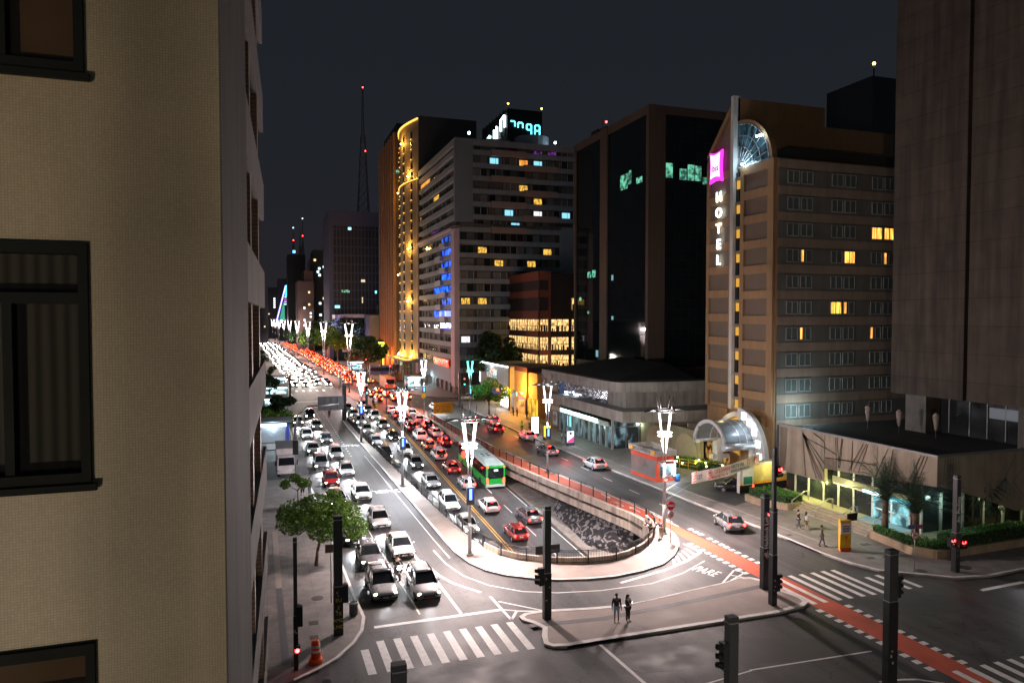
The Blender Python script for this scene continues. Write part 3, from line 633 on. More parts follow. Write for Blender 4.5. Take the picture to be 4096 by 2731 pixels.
# ---- hotel portal, canopy, arch wall, garden
P=thing('hotel_portal','white arched portal with square lit openings beside a barrel canopy','portal',(57,72.9,0))
b=mb(WHT)
def arc(ry,rz_,a0,a1,n): return [(73.2-ry*math.cos(a0+(a1-a0)*i/n),2.3+rz_*math.sin(a0+(a1-a0)*i/n)) for i in range(n+1)]
def arcslab(b,o_,i_,x0,x1):
    for k in range(len(o_)-1):
        q=[o_[k],o_[k+1],i_[k+1],i_[k]]; b.loft([[(x0,y,z) for y,z in q],[(x1,y,z) for y,z in q]],sm=False)
arcslab(b,arc(5.2,5.9,0,PI/2,12),arc(3.2,4.5,0,PI/2,12),54.05,54.6)
arcslab(b,arc(4.9,5.3,PI/2,PI*.95,10),arc(4.2,4.7,PI/2,PI*.95,10),54.1,54.6)
b.box(54.05,68.0,.1,54.6,70.0,2.3); b.box(53.95,64.5,1.9,54.8,68.0,2.6)
b.build('arch',P)
LW=E('portal_light_box',(.85,.95,1),4)
for i in range(5):
    a=PI/2*(.07+.185*i); y=73.2-4.2*math.cos(a); z=2.3+5.2*math.sin(a)
    b=mb(LW); b.box(54.01,y-.42,z-.42,54.03,y+.42,z+.42); b.build('light_box',P)
text('2355','number',P,M('number_dark',(.05,.05,.06),.6),(54.02,68.9,1.6),FX,.75,.01)
b=mb(M('portal_inner_gold',(.75,.38,.03),.7)); arcslab(b,arc(4.2,4.7,PI/2,PI*.95,10),[(73.2,2.3)]*11,54.4,54.55)
b.build('vault',P); light('gold_infill_light',P,(53.4,75.3,7.9),70,(1,.8,.4),.2)
C=thing('barrel_canopy','grey barrel vault canopy over the hotel driveway','canopy',(52,73,0))
b=mb(M('canopy_grey_sheet',(.20,.22,.24),.4,.4,.1,1)); n=12
rg=lambda y,r:[(51.9+r*math.cos(PI*i/n)*1.0,y,3.9+r*.95*math.sin(PI*i/n)) for i in range(n+1)]
k=0
A=[(50+6*t) for t in (0,1)]
def barrel(b,r0,r1,x0,x1):
    ring=[]
    for x in (x0,x1):
        ring.append([(x,73.2+r0*math.cos(PI*i/n),3.9+r0*.9*math.sin(PI*i/n)) for i in range(n+1)]+[(x,73.2+r1*math.cos(PI*i/n),3.9+r1*.9*math.sin(PI*i/n)) for i in range(n,-1,-1)])
    b.loft(ring,sm=False)
barrel(b,3.1,3.0,50.2,54.04); b.build('roof_sheet',C)
b=mb(M('canopy_rim_metal',(.5,.52,.53),.35,.5,.1,1)); barrel(b,3.3,2.85,50.0,50.2); barrel(b,3.14,2.95,52.2,52.3); barrel(b,3.14,2.95,53.2,53.3)
b.tube((49.9,70.1,4.0),(54.0,70.1,4.0),.42,n=12); b.tube((50.0,76.3,3.9),(54.0,76.3,3.9),.25,n=8); b.build('edge_beam',C)
b=mb(WHT); b.box(53.2,76.0,.13,54.0,77,4.0); b.box(52.7,76.1,1.5,55,76.9,2.0); b.build('column',C); b=mb(WHT); b.box(53.6,70.0,.13,54.0,70.4,3.6); b.build('column',C)
light('canopy_light',C,(53,73.2,5.9),120,(.8,.9,1),.3); light('portal_glow',C,(52.6,70.0,6.4),150,(.7,.85,1),.2)
W=thing('arched_wall','olive wall with blind arches beside the hotel driveway','wall',(52,84,0))
AW=M('olive_render',(.25,.22,.13),.8,0,.15,.7,stain=.2)
b=mb(AW); b.box(51.7,77.4,0,52.2,93.4,4.5); b.box(51.7,93.4,0,60,93.8,4.5); b.box(52.2,77.4,4.1,60,93.4,4.3); b.box(51.6,77.4,4.5,52.3,93.5,4.65); b.build('wall',W)
b=mb(M('arch_infill',(.36,.27,.17),.8,0,.1,1))
for yc0 in (80.6,88.0):
    pts=[(yc0-2.7,.2)]+[(yc0-2.7*math.cos(PI*i/12),1.4+2.6*math.sin(PI*i/12)) for i in range(13)]+[(yc0+2.7,.2)]
    b.loft([[(51.68,y,z) for y,z in pts],[(51.62,y,z) for y,z in pts]],sm=False)
b.build('arch_panel',W)
b=mb(CONC)
for i in range(4): b.box(52.6,78+3.6*i,4.3,60,78.25+3.6*i,5.1)
b.build('roof_beam',W)
light('wall_lamp',W,(51.2,92.4,3.6),90,(.8,1,.8),.1)
GR=thing('hotel_forecourt','dark recessed hotel entrance with a lit yellow sign','entrance',(57,78,0))
b=mb(lit_mat('lobby_light',(1,.5,.15),.5,1.3,.04)); b.box(56.05,77.3,.2,55.6,82,3.6); b.build('lobby_glazing',GR)
b=mb(E('yellow_sign_face',(1,.55,.02),1.6)); b.box(55.5,71.3,1.3,55.2,72.2,2.3); b.use(E('white_sign_dots',(.9,.95,1),2)); b.box(55.5,71.2,2.35,55.2,72.3,2.75); b.build('sign',GR)
# parking booth wall
K=thing('parking_wall','low yellow striped wall with a white and green parking notice','wall',(49,64.5,0))
b=mb(WHT); b.prism([(48.1,64.6),(56,65.4),(56,65.9),(48.1,65.1)],.13,3.1); b.build('wall',K)
b=mb(M('yellow_wall_paint',(.62,.53,.18),.7)); b.prism([(49.9,64.74),(56,65.36),(56,65.4),(49.9,64.78)],1.2,3.0); b.use(M('orange_stripe',(.75,.35,.03),.7)); b.prism([(48.1,64.55),(56,65.33),(56,65.38),(48.1,64.6)],1.0,1.28); b.use(BLK); b.prism([(48.1,64.56),(56,65.34),(56,65.38),(48.1,64.6)],.14,1.0); b.build('painted_stripe',K)
b=mb(M('notice_white',(.7,.72,.72),.5)); b.prism([(48.4,64.5),(49.9,64.65),(49.9,64.7),(48.4,64.55)],1.0,2.7); b.use(M('notice_green',(.02,.22,.16),.5)); b.prism([(48.5,64.46),(49.7,64.58),(49.7,64.62),(48.5,64.5)],1.1,1.9); b.build('notice',K)
b=mb(M('beige_cap',(.5,.43,.3),.7)); b.prism([(47.8,64.3),(56,65.1),(56,66.1),(47.8,65.3)],3.1,3.35); b.build('cap',K)
light('booth_light',K,(52,63.6,3.0),150,(1,.85,.5),.2)
# ================================================================ low corner building with incised facade
LO=thing('corner_pavilion','low corner building with incised concrete fascia and a lit glass ground floor','building',(56,52,0))
FAS=M('fascia_concrete',(.30,.255,.20),.85,0,.15,.7,bump=.15,stain=.25,fine=.1)
b=mb(FAS)
lo=[(62,3.05),(56.6,3.05),(55.5,3.15),(55.45,4.45),(43.2,5.95)] # (Y, bottom z)
k=len(b.v)
def slabX(b,x0,x1,pts):
    b.loft([[(x0,y,z) for y,z in pts],[(x1,y,z) for y,z in pts]],sm=False)
slabX(b,51.0,51.4,[(62,7.8),(62,3.05),(55.5,3.15),(55.5,7.8)])
slabX(b,51.0,51.4,[(55.5,7.8),(55.5,4.45),(49.5,4.9),(43.2,5.4),(43.2,7.8)])
b.loft([[(x,43.2,z) for x,z in ((51.4,7.8),(51.4,5.4),(56,4.1),(60,2.7),(72,2.9),(72,7.8))],[(x,43.6,z) for x,z in ((51.4,7.8),(51.4,5.4),(56,4.1),(60,2.7),(72,2.9),(72,7.8))]],sm=False)
b.build('fascia',LO)
b=mb(M('incised_groove',(.07,.15,.135),.8)); X=50.985
def gr(y0,z0,y1,z1,w=.07):
    d=Vector((y1-y0,z1-z0)).normalized()*w*1.15; b.quad((X,y0-d.y,z0+d.x),(X,y0+d.y,z0-d.x),(X,y1+d.y,z1-d.x),(X,y1-d.y,z1+d.x)); b.quad((X,y1-d.y,z1+d.x),(X,y1+d.y,z1-d.x),(X,y0+d.y,z0-d.x),(X,y0-d.y,z0+d.x))
for i in range(7): gr(61.7-.16*i,7.6,61.9-.14*i,3.2,.025)
for y,z in ((58.0,3.2),(56.5,3.3),(56.1,3.35),(55.75,3.4),(55.55,4.2),(55.55,5.0)): gr(58.5,7.5,y,z,.04)
gr(58.3,7.1,55.6,6.5,.04); gr(57,7.7,55.6,7.1,.04); gr(55.4,6.5,54.0,6.1,.04); gr(55.4,5.55,49.3,6.0,.04); gr(55.5,7.7,55.5,3.2,.03)
for i in range(9): gr(55.3-.17*i,5.5,55.3-.17*i,4.5,.025)
for a,c in ((54.1,53.9),(53.9,53.6),(53.3,53.7),(53.2,53.5),(52.0,52.1),(50.7,52.4),(50.4,51.9),(50.2,51.3),(48.0,49.4),(47.5,48.0),(44.7,46.1),(44.4,45.6),(44.1,45.2)): gr(a,7.7,c,4.9,.035)
gr(49.2,7.7,49.2,5.0,.02)
X2=43.185
def gs(x0,z0,x1,z1,w=.035):
    d=Vector((x1-x0,z1-z0)).normalized()*w; b.quad((x0-d.y,X2,z0+d.x),(x0+d.y,X2,z0-d.x),(x1+d.y,X2,z1-d.x),(x1-d.y,X2,z1+d.x))
for i in range(5): gs(51.8+.3*i,7.6,51.7+.3*i,5.5)
gs(62,7.6,59.5,5.2); gs(59.5,5.2,61.5,3.2); gs(57.5,4,59.8,7.6)
for i in range(10): gs(58.6,5.6,55.6+.55*i,3.6+.0*i,.02)
b.build('groove',LO)
b=mb(M('roof_tar',(.02,.02,.02),.8)); b.prism([(51.4,43.6),(72,43.6),(72,62.5),(51.4,62.5)],7.3,7.5); b.build('roof',LO)
b=mb(M('roof_edge_metal',(.22,.23,.24),.45,.5,.1,2)); b.box(50.9,43.1,7.81,51.25,62,7.95); b.box(51.25,43.1,7.81,72,43.45,7.95); b.build('roof_edge',LO)
b=mb(BLK); b.box(50.95,62,3.05,51.4,62.3,7.8); b.build('end_fin',LO)
# glazing
b=mb(GLASS2); b.box(52.05,45.5,.95,52.12,62,5.0); b.box(52.12,45.5,.95,72,45.57,4.4)
b.build('glazing',LO)
MUL=M('pale_mullion',(.55,.55,.5),.5)
ymul=[60.6,58.7,56.6,54.7,52.8,50.6,48.5,46.6,45.5]
for i,y in enumerate(ymul): b=mb(MUL); b.box(51.95,y-.09,.93,52.1,y+.09,5.0 if y<55.5 else 3.1); b.build('mullion',LO)
for i,x in enumerate((54.1,56.6,59,61.4,63.8,66.2)): b=mb(MUL); b.box(x-.1,45.35,.93,x+.1,45.5,4.2); b.build('mullion',LO)
b=mb(MUL); b.box(51.98,45.6,3.0,52.06,55.4,3.12); b.build('transom',LO)
b=mb(E('cream_lightbox',(1,.85,.35),.35)); b.box(52.0,45.6,3.14,51.9,55.4,3.75); b.use(E('cyan_shop_light',(.15,.8,.9),1.6)); b.box(52.0,46.2,3.0,51.85,51.5,3.35); b.use(E('entrance_sign_glow',(.9,1,.9),3)); b.box(51.84,48.6,3.05,51.8,51.6,3.3); b.build('light_strip',LO)
b=mb(lit_mat('lobby_cyan',(.35,.9,1),1.0,.9,.1,(1,1,.8))); b.box(52.0,46.7,.97,51.97,50.5,2.9); b.build('lit_entrance',LO)
b=mb(E('painted_floor_light',(.45,.8,.85),.35)); b.prism([(51.95,46.0),(51.95,51.0),(50.6,51.0),(50.6,46.2)],.92,.935); b.build('floor_light_pool',LO)  # glowing sheet stands in for the entrance light spilling on the podium floor
for k in range(3): b=mb(MUL); b.box(51.9,46.8+1.2*k,1.9,51.8,47.7+1.2*k,2.0); b.build('door_bar',LO)
light('entrance_light',LO,(50.8,49.2,2.8),120,(.6,.95,1),.3); light('soffit_light',LO,(51.2,57.5,2.6),230,(.95,1,.3),.25); light('soffit_light_b',LO,(51.2,53.8,3.2),230,(1,.95,.3),.25); light('corner_light',LO,(53.5,44.8,3.6),70,(.6,1,.9),.2)
light('side_soffit_light',LO,(60,44.7,3),60,(.95,1,.5),.3)
# podium, steps, planters
PO=thing('podium','yellow lit tiled podium with broad steps','podium',(50,52,0))
b=mb(M('podium_tiles',(.42,.38,.26),.6,0,.15,2)); b.prism([(50.5,62),(50.5,48.2),(49.2,48.2),(49.2,43.2),(72,43.2),(72,45.6),(52.05,45.6),(52.05,62)],0,.92); b.build('floor',PO)
b=mb(M('step_stone',(.33,.28,.22),.75,0,.15,1.5))
for i in range(5): b.prism([(48.9+.32*i,48.1),(50.5,48.1),(50.5,57.3),(48.9+.32*i,57.3)],0.0 if i==0 else .13+.155*i-.155,.13+.155*(i+1))
b.build('steps',PO)
b=mb(STEEL)
for y in (57.4,54.2,51.2,47.9):
    for dy in (0,.12): b.path([(48.9,y+dy,.15),(48.9,y+dy,1.05),(50.4,y+dy,1.85),(50.9,y+dy,1.85),(50.9,y+dy,.93)],.025,5)
b.build('handrail',PO)
PT=grid_mat('planter_tile',(.36,.27,.18),(.25,.18,.12),.22,.3,'XY',.012,.6,.06)
def planter(name,label,pts,z1):
    t=thing('planter',label,'planter',(pts[0][0],pts[0][1],0)); b=mb(PT); b.prism(pts,0,z1); b.build('wall',t)
planter('p','tiled planter wall at the driveway end of the steps',[(48.4,57.4),(50.5,57.4),(50.5,62),(46.8,62),(46.8,60.0)],.8)
planter('p','long tiled planter wall round the pavilion corner',[(49.0,48.1),(48.5,43.2),(49.6,41.9),(51,41.75),(72,42.2),(72,43.1),(50.2,43.1),(49.9,44),(49.9,48.1)],.78)
# ================================================================ concrete tower on the right
TW=thing('concrete_tower','dark board marked concrete tower raised over the corner pavilion','building',(66,45,0))
BM=grid_mat('board_marked',(.066,.050,.038),(.035,.025,.02),60,2.6,'Y',.03,.85,.08,.4,.45)
n=BM.node_tree.nodes
b=mb(BM); b.box(62,50.0,11.2,76,58.2,95); b.box(62.0,25,11.2,76,49.6,95); b.box(63,49.6,11.2,76,50.0,95); b.build('wall',TW)
for y0 in (54.2,42.5): b=mb(DCONC); b.box(62.3,y0,7,64.2,y0+2.4,11.2); b.build('column',TW)
b=mb(GLASS2); b.box(64.3,26,7.5,64.4,58,11.2); b.build('recessed_glazing',TW)
b=mb(WFR)
for y in (53.2,51,49.2,47.4): b=mb(WFR); b.box(64.2,y,7.6,64.28,y+.05,11); b.build('mullion',TW)
b=mb(E('dim_office_light',(.55,.6,.7),.15)); b.box(64.25,45.8,9.6,64.2,49,10.6); b.build('lit_window',TW); b=mb(BLUL); b.box(64.2,41.2,9.8,64.15,41.35,10.2); b.build('blue_light',TW)
b=mb(M('roof_tar',(.02,.02,.02),.8)); b.box(64.4,25,7.4,76,58,7.6); b.build('roof_slab',TW)
for i,(x,y,lb) in enumerate(((59.2,58.4,'folded parasol on the dark roof terrace nearest the hotel'),(59.3,54.6,'second folded parasol on the roof terrace from the hotel'),(60.5,51.5,'folded parasol at the shaded end of the roof terrace'))):
    t=thing('folded_parasol',lb,'parasol',(x,y,7.5),group='folded parasols on the roof terrace')
    b=mb(STEEL); b.tube((x,y,7.5),(x,y,9.9),.03); b.build('pole',t); b=mb(M('parasol_cloth',(.30,.25,.22),.9)); b.tube((x,y,8.3),(x,y,9.7),.12,.30,8); b.tube((x,y,9.7),(x,y,9.95),.30,.05,8); b.build('canopy',t)
DK=thing('dark_tower','dark tower with an orange beacon rising behind the hotel','building',(120,112,0))
b=mb(M('night_tower_grey',(.045,.05,.06),.7)); b.box(110,108.7,0,145,120.5,65); b.build('wall',DK)
b=mb(BLK); b.tube((110.8,109.2,65),(110.8,109.2,67.3),.15); b.build('beacon_mast',DK); b=mb(AMB); b.ball((110.8,109.2,67.5),.3,6,4); b.build('beacon',DK)
# ================================================================ bank building
BK=thing('bank_building','two storey bank with pale panel fascias and a lit letter sign','building',(52,100,0))
PC=grid_mat('panel_concrete',(.30,.28,.25),(.16,.15,.13),1.25,40,'XY',.025,.8,.07,.2)
b=mb(PC)
b.box(46,91.2,8.6,60,117.5,10.0)  # upper fascia
b.prism([(46,91.2),(46.9,89.6),(52,88.4),(62,88.4),(62,91.2)],8.6,10.0)
b.box(46.0,94.5,6.4,46.3,113,6.42)
b.prism([(45,114.5),(45,85.4),(54,83.8),(62,83.8),(62,114.5)],5.0,6.45)
b.build('fascia',BK)
b=mb(CONC); b.box(47.3,89,6.45,62,94.4,8.6); b.box(47,113,6.45,60,117.5,8.6); b.box(47.2,106.8,0,60,117.3,2.9) if False else b.box(47.5,113,0,60,117.3,5); b.build('wall',BK)
b=mb(lit_mat('bank_upper_room',(.8,.85,1),.28,1.2,.02,(.8,.8,2.5),(.5,.7))); b.box(47.2,94.4,6.5,47.5,113,8.6); b.build('upper_glazing',BK)
b=mb(M('sign_band_green_grey',(.40,.45,.40),.6)); b.box(46.7,93.3,3.25,47.0,114.6,3.95); b.build('sign_band',BK)
text('BANCO DE LA NACION ARGENTINA','sign_letters',BK,E('bank_letter_glow',(.6,1,.95),6),(46.66,103.6,3.66),FX,.86,.02,font_bold=.012)
b=mb(lit_mat('bank_ground_room',(.5,.85,1),.35,1.0,.04,(1,1,.6),(.45,.65))); b.box(47.3,92.6,.2,47.4,112.5,3.25); b.box(47.4,92.6,.2,56,92.7,4.9); b.build('ground_glazing',BK)
for i in range(11): b=mb(M('bank_mullion',(.30,.36,.35),.5)); y=92.6+1.95*i; b.box(47.0,y-.14,.1,47.3,y+.14,3.25 if i else 5.0); b.build('mullion',BK)
for i in range(4): b=mb(STEEL); x=49.3+2.1*i; b.box(x-.06,92.5,.1,x+.06,92.6,5); b.build('mullion',BK)
b=mb(STEEL); b.box(47.4,92.5,3.2,56,92.6,3.32); b.build('transom',BK)
b=mb(E('atm_screen_cyan',(.2,.8,1),1.8)); b.box(47.25,107.6,1.2,47.2,109,2.9); b.build('lit_poster',BK)
b=mb(M('emblem_panel',(.55,.62,.6),.6)); b.box(46.5,111.9,.9,46.6,113.6,3.1); b.use(M('emblem_dark',(.08,.1,.1),.6)); b.ring((46.48,112.75,2.1),.55,.06,14,4,'X'); b.box(46.49,112.6,1.75,46.46,112.9,2.45); b.build('emblem_panel',BK)
for y in (109.3,108.6,105.6,104.9,104.3): b=mb(E('floodlight_white',(.75,.85,1),25)); b.ball((46.9,y,6.75),.13,6,4); b.build('floodlight',BK)
light('flag_light',BK,(46.6,107.9,6.8),60,(.75,.85,1),.15); light('bank_sign_light',BK,(46.0,103,4.2),150,(.6,1,.9),.4); light('bank_sign_light_b',BK,(46,97.5,2.6),70,(.6,1,.9),.4)
b=mb(M('hip_roof_dark',(.025,.022,.02),.8)); b.v+=[Vector(p) for p in ((47,92,10.0),(60.5,92,10.0),(60.5,117,10),(47,117,10),(60.5,100,11.8),(60.5,116,12.0))]; b.face([0,1,4]); b.face([0,4,5,3]); b.face([3,5,2]); b.build('roof',BK)
FL=thing('flag','limp blue flag on a slanted pole above the bank fascia','flag',(46.6,108,6.5))
b=mb(STEEL); b.tube((46.8,107.2,6.5),(46.1,108.4,9.9),.05); b.build('pole',FL); b=mb(M('flag_blue',(.10,.2,.45),.8)); b.loft([[(46.15,108.4,9.7),(46.2,108.2,9.7),(46.25,108.5,9.6)],[(46.0,109.6,6.6),(46.3,107.9,6.6),(46.5,108.7,6.7)]],sm=False); b.build('cloth',FL)
# ================================================================ dark glass tower
GT=thing('glass_tower','tall dark glass office tower with brown stone corner piers','building',(70,120,0))
BRS=M('brown_stone',(.10,.065,.045),.75,0,.12,.5,stain=.15)
CW=grid_mat('curtain_wall',(.006,.009,.010),(.014,.018,.019),1.5,1.7,'XY',.05,.04,.3)
b=mb(CW); b.box(62,108.6,10.5,88,139,54); b.build('curtain_wall',GT)
b=mb(BRS); b.box(61.75,108.4,0,65,109.3,55); b.box(61.7,124.0,0,62.3,127,55.0); b.box(61.8,108.5,53.6,88,139,55); b.box(61.7,138.5,8,63,139.2,55); b.box(61.9,108.45,0,88,139,10.4); b.build('pier',GT)
GW=lit_mat('green_office_lit',(.25,.9,.6),.75,1.2,.12)
for (y0,y1,z0,z1) in ((119,116.3,42.2,44.9),(115.9,114.8,42.8,45.2),(113,111,42.4,43.4)): b=mb(GW); b.box(61.98,y0,z0,61.93,y1,z1); b.build('lit_window',GT)
for (x0,x1,z0,z1) in ((65.2,66.5,42.9,45.4),(67.9,69.2,42.7,44.6),(69.5,70.8,42.7,45.4),(71,72.2,42.7,45.3),(72.5,73.4,42.2,43.4)): b=mb(GW); b.box(x0,108.58,z0,x1,108.52,z1); b.build('lit_window',GT)
for (y0,y1,z0,z1,c) in ((133,131.4,27,28.2,0),(130.8,129.3,27,28.4,0),(137,136,22.5,23.2,0),(133,132,19.8,20.4,0),(122.4,121.7,26,27,1),(122.3,121.6,18.6,19.3,1),(129,128,11.3,12.6,1),(110.5,109.6,10.9,11.3,2)):
    b=mb((GW,E('dim_cyan_room',(.3,.75,.85),.5),E('warm_white_room',(1,.8,.6),1.6))[c]); b.box(61.98,y0,z0,61.93,y1,z1); b.build('lit_window',GT)
b=mb(BLK); random.seed(3)
for i in range(9):
    y=128+i*1.3; h=random.uniform(1.5,5); b.tube((64+random.random()*3,y,55),(64+random.random()*.3+1,y,55+h),.07,.03,5); 
b.box(64,129,55,67,132,56.6); b.box(65,135,55,68,138,57.6); b.build('rooftop_mast',GT)
b=mb(REDL); b.ball((65,131,58),.22,6,4); b.build('beacon',GT)
# ================================================================ lit shop building
SH=thing('bookshop_building','brick banded building with three floors of bright yellow shop windows','building',(66,160,0))
SBR=M('red_brick_band',(.20,.055,.03),.8,0,.2,1)
b=mb(M('shop_dark_wall',(.03,.02,.018),.8)); b.box(58.1,150.1,7.2,84,177,29); b.build('wall',SH)
b=mb(SBR)
for z0,z1 in ((27.4,29.4),(23.6,25.2),(18.75,20.6),(14.75,15.9),(10.75,11.7)): b.box(57.9,149.9,z0,58.1,177,z1); b.box(57.9,149.9,z0,60.3,150.1,z1)
b.box(60.3,149.8,7.2,60.8,150.1,29.4); b.build('brick_band',SH)
SW=lit_mat('shop_window_lit',(1,.60,.22),2.4,1.3,.12,(2.6,2.6,.9),(.36,.68))
def clutter(o_,ax,c,u0,u1,z0):
    b=mb(M('shop_display_dark',(.03,.02,.015),.8)); u=u0+.15
    while u<u1-.3:
        w_=.12+random.random()*.35; h=.35+random.random()*1.1
        if ax=='Y': b.box(c,u,z0,c-.03,u+w_,z0+h)
        else: b.box(u,c,z0,u+w_,c-.03,z0+h)
        u+=w_+.05+random.random()*.5
    b.build('display_shelf',o_)
k=0
for z0,z1 in ((20.7,23.4),(16.0,18.6),(11.8,14.6),(8.2,10.6)):
    for y0,y1 in ((176.5,171),(170.6,164.8),(164.4,157.5),(157.1,150.6)):
        if z0>20 and y0<172: continue
        b=mb(SW); b.box(58.08,y1,z0,57.98,y0,z1); o=b.build('lit_window',SH); g=mb(BLK)
        for t in range(5): yy0=y1+(y0-y1)*t/4; g.box(57.97,yy0-.06,z0,57.9,yy0+.06,z1)
        g.box(57.97,y1,z0+1.1,57.9,y0,z0+1.2); g.build('glazing_bar',o); clutter(o,'Y',57.95,y1,y0,z0)
    for x0,x1 in ((58.2,60.2),(60.9,65.2),(65.9,70.2),(70.9,74)):
        if z0>20 and (x0<65 or x0>70): continue
        b=mb(SW); b.box(x0,150.08,z0,x1,149.98,z1); o=b.build('lit_window',SH); g=mb(BLK)
        for t in range(4): xx=x0+(x1-x0)*t/3; g.box(xx-.05,149.97,z0,xx+.05,149.9,z1)
        g.box(x0,149.97,z0+1.2,x1,149.9,z0+1.3); g.build('glazing_bar',o); clutter(o,'X',149.95,x0,x1,z0)
light('shop_glow',SH,(60,146,10),250,(1,.7,.35),.8)
b=mb(M('tan_podium_wall',(.30,.18,.07),.8,stain=.2)); b.box(58,143.5,0,84,150,7.2); b.build('podium_wall',SH)
# ================================================================ 24h store and orange yard
ST=thing('corner_store','grey store with a lit roof edge, mural panel and bright display window','building',(50,148,0))
b=mb(M('store_grey_panel',(.36,.38,.39),.7,0,.08,1,stain=.15)); b.box(47,138.6,3.8,56,159,9.0); b.box(47,138.6,0,47.5,142,3.8); b.box(49.5,142,0,56,159,3.8); b.build('wall',ST)
b=mb(E('white_led_edge',(.9,.97,1),8)); b.box(46.95,138.6,8.85,46.85,159,9.05); b.box(46.95,158.8,4.4,46.85,159.05,8.9); b.build('led_edge',ST)
b=mb(lit_mat('chalk_mural',(.5,.9,.85),.7,1.3,.05,(1,1,2.4),(.5,.56))); b.box(46.98,146,6.0,46.9,153.5,8.0); b.build('mural_panel',ST)
text('24h','mural_lettering',ST,E('mural_letters_glow',(.8,1,1),1.6),(46.86,147.6,7.1),FX,1.7,.01)
b=mb(E('store_sign_glow',(.8,.95,1),6)); b.box(46.95,139.2,3.5,46.8,143.6,4.35); b.build('sign',ST)
b=mb(E('display_window_glow',(1,.92,.85),7)); b.box(46.98,138.9,.7,46.9,143.4,2.9); b.build('display_window',ST)
b=mb(BLK); b.box(46.9,138.3,0,47.2,138.7,9.0); b.build('corner_post',ST)
b=mb(M('yellow_stair',(.5,.42,.25),.7))
for i in range(7): b.box(47.3+.35*i,144.5,.13+.2*i,49.5,156,.33+.2*i)
b.build('steps',ST); light('store_light',ST,(47.6,150,3.2),380,(1,.8,.55),.4); light('store_edge_light',ST,(46.0,150,8.6),260,(.85,.95,1),.8); light('display_light',ST,(46.2,141,1.8),150,(1,.9,.8),.4)
YD=thing('orange_wall','tall brick wall washed orange by a sodium lamp','wall',(48.5,130,0))
OW=M('warm_brick_wall',(.42,.24,.11),.85,0,.1,2,fine=.12)
b=mb(OW); b.box(48.2,131.2,0,48.6,138.3,8.3); b.box(48.6,126.5,0,57,131.2,8.4); b.build('wall',YD)
b=mb(M('maroon_roof',(.09,.03,.025),.8)); b.box(48.2,131,8.3,57,143.4,9.3); b.build('parapet',YD)
b=mb(M('yard_boards',(.45,.40,.42),.8)); b.box(47.6,130.6,.13,47.8,137.6,3.0); b.build('hoarding',YD)
b=mb(BLK); b.tube((46.9,130.7,4.3),(46.9,135.5,4.6),.12); b.tube((47.2,128.6,0),(47.2,128.6,5.0),.06); b.build('lamp_arm',YD)
b=mb(E('sodium_lamp_glow',(1,.5,.1),40)); b.ball((46.9,130.4,4.5),.18,8,5); b.build('lamp_head',YD); light('sodium_light',YD,(46.0,131.6,5.3),5500,(1,.42,.05),.15)
b=mb(lit_mat('golden_display',(1,.5,.03),1.6,1.6,.25,(1,1,.4))); b.box(46.8,121.5,.5,46.6,126.3,4.1); b.build('golden_display',YD)
b=mb(E('red_neon',(1,.06,.08),4)); text('AMERICA','neon_letters',YD,_m['red_neon'],(46.9,130.6,3.5),FX,.95,.03,font_bold=.02); b=mb(E('green_neon',(.05,1,.3),3)); b.ball((46.9,133.4,4.0),.4,6,5,(.3,.8,1.2)); b.build('neon_leaf',YD)
# ================================================================ residential slab
RS=thing('residential_tower','grey banded apartment tower with pink corner pier and blue lit balconies','building',(58,190,0))
RW=M('spandrel_render',(.25,.275,.30),.75,0,.1,.5,stain=.12); RWT=M('spandrel_warm',(.33,.25,.22),.8,0,.1,.5)
b=mb(M('flat_dark_interior',(.045,.045,.045),.6,0,.3,.6)); b.box(44.9,170.7,2.5,75.3,217,61.5); b.build('wall',RS)
b=mb(RW)
zf=[59.9-3.13*k for k in range(18)]
for i,z in enumerate(zf):
    up=z>42; x1=75.6 if up else 71.4
    b.box(44.1,170.6,z-1.2,44.9,217,z); 
    b.box(44.9,170.0,z-1.2,x1,170.7,z)
b.box(43.9,169.8,60.9,75.8,217.2,62.4); b.box(71.5,170.2,3,75.3,170.7,42)
b.box(43.9,170,2.8,44.9,217,6.4); b.build('spandrel',RS)
b=mb(RWT); random.seed(5)
for i,z in enumerate(zf[:7]):
    x0=(53,61.5)[i%2]; b.box(x0,169.2,z-1.35,x0+9,170.0,z+.15)
b.build('projecting_balcony',RS)
b=mb(M('corner_grey_panel',(.20,.22,.25),.7,0,.05,.5)); b.box(43.8,169.7,42.2,48.4,170.9,61.6); b.build('corner_panel',RS)
b=mb(M('corner_pink_pier',(.50,.38,.44),.7,0,.05,.5)); b.box(43.6,169.4,2.2,44.9,172.9,41); b.box(43.7,214,2.2,44.9,217.4,62); b.box(43.6,169.4,40.6,44.9,217,41.2); b.build('corner_pier',RS)
b=mb(DCONC); b.box(44.2,170.0,41.2,72,217,42.0); b.box(44.6,170.4,21.4,71,170.7,22.2); b.box(44.6,170.4,24.4,71,170.7,25.1); b.build('shadow_gap',RS)
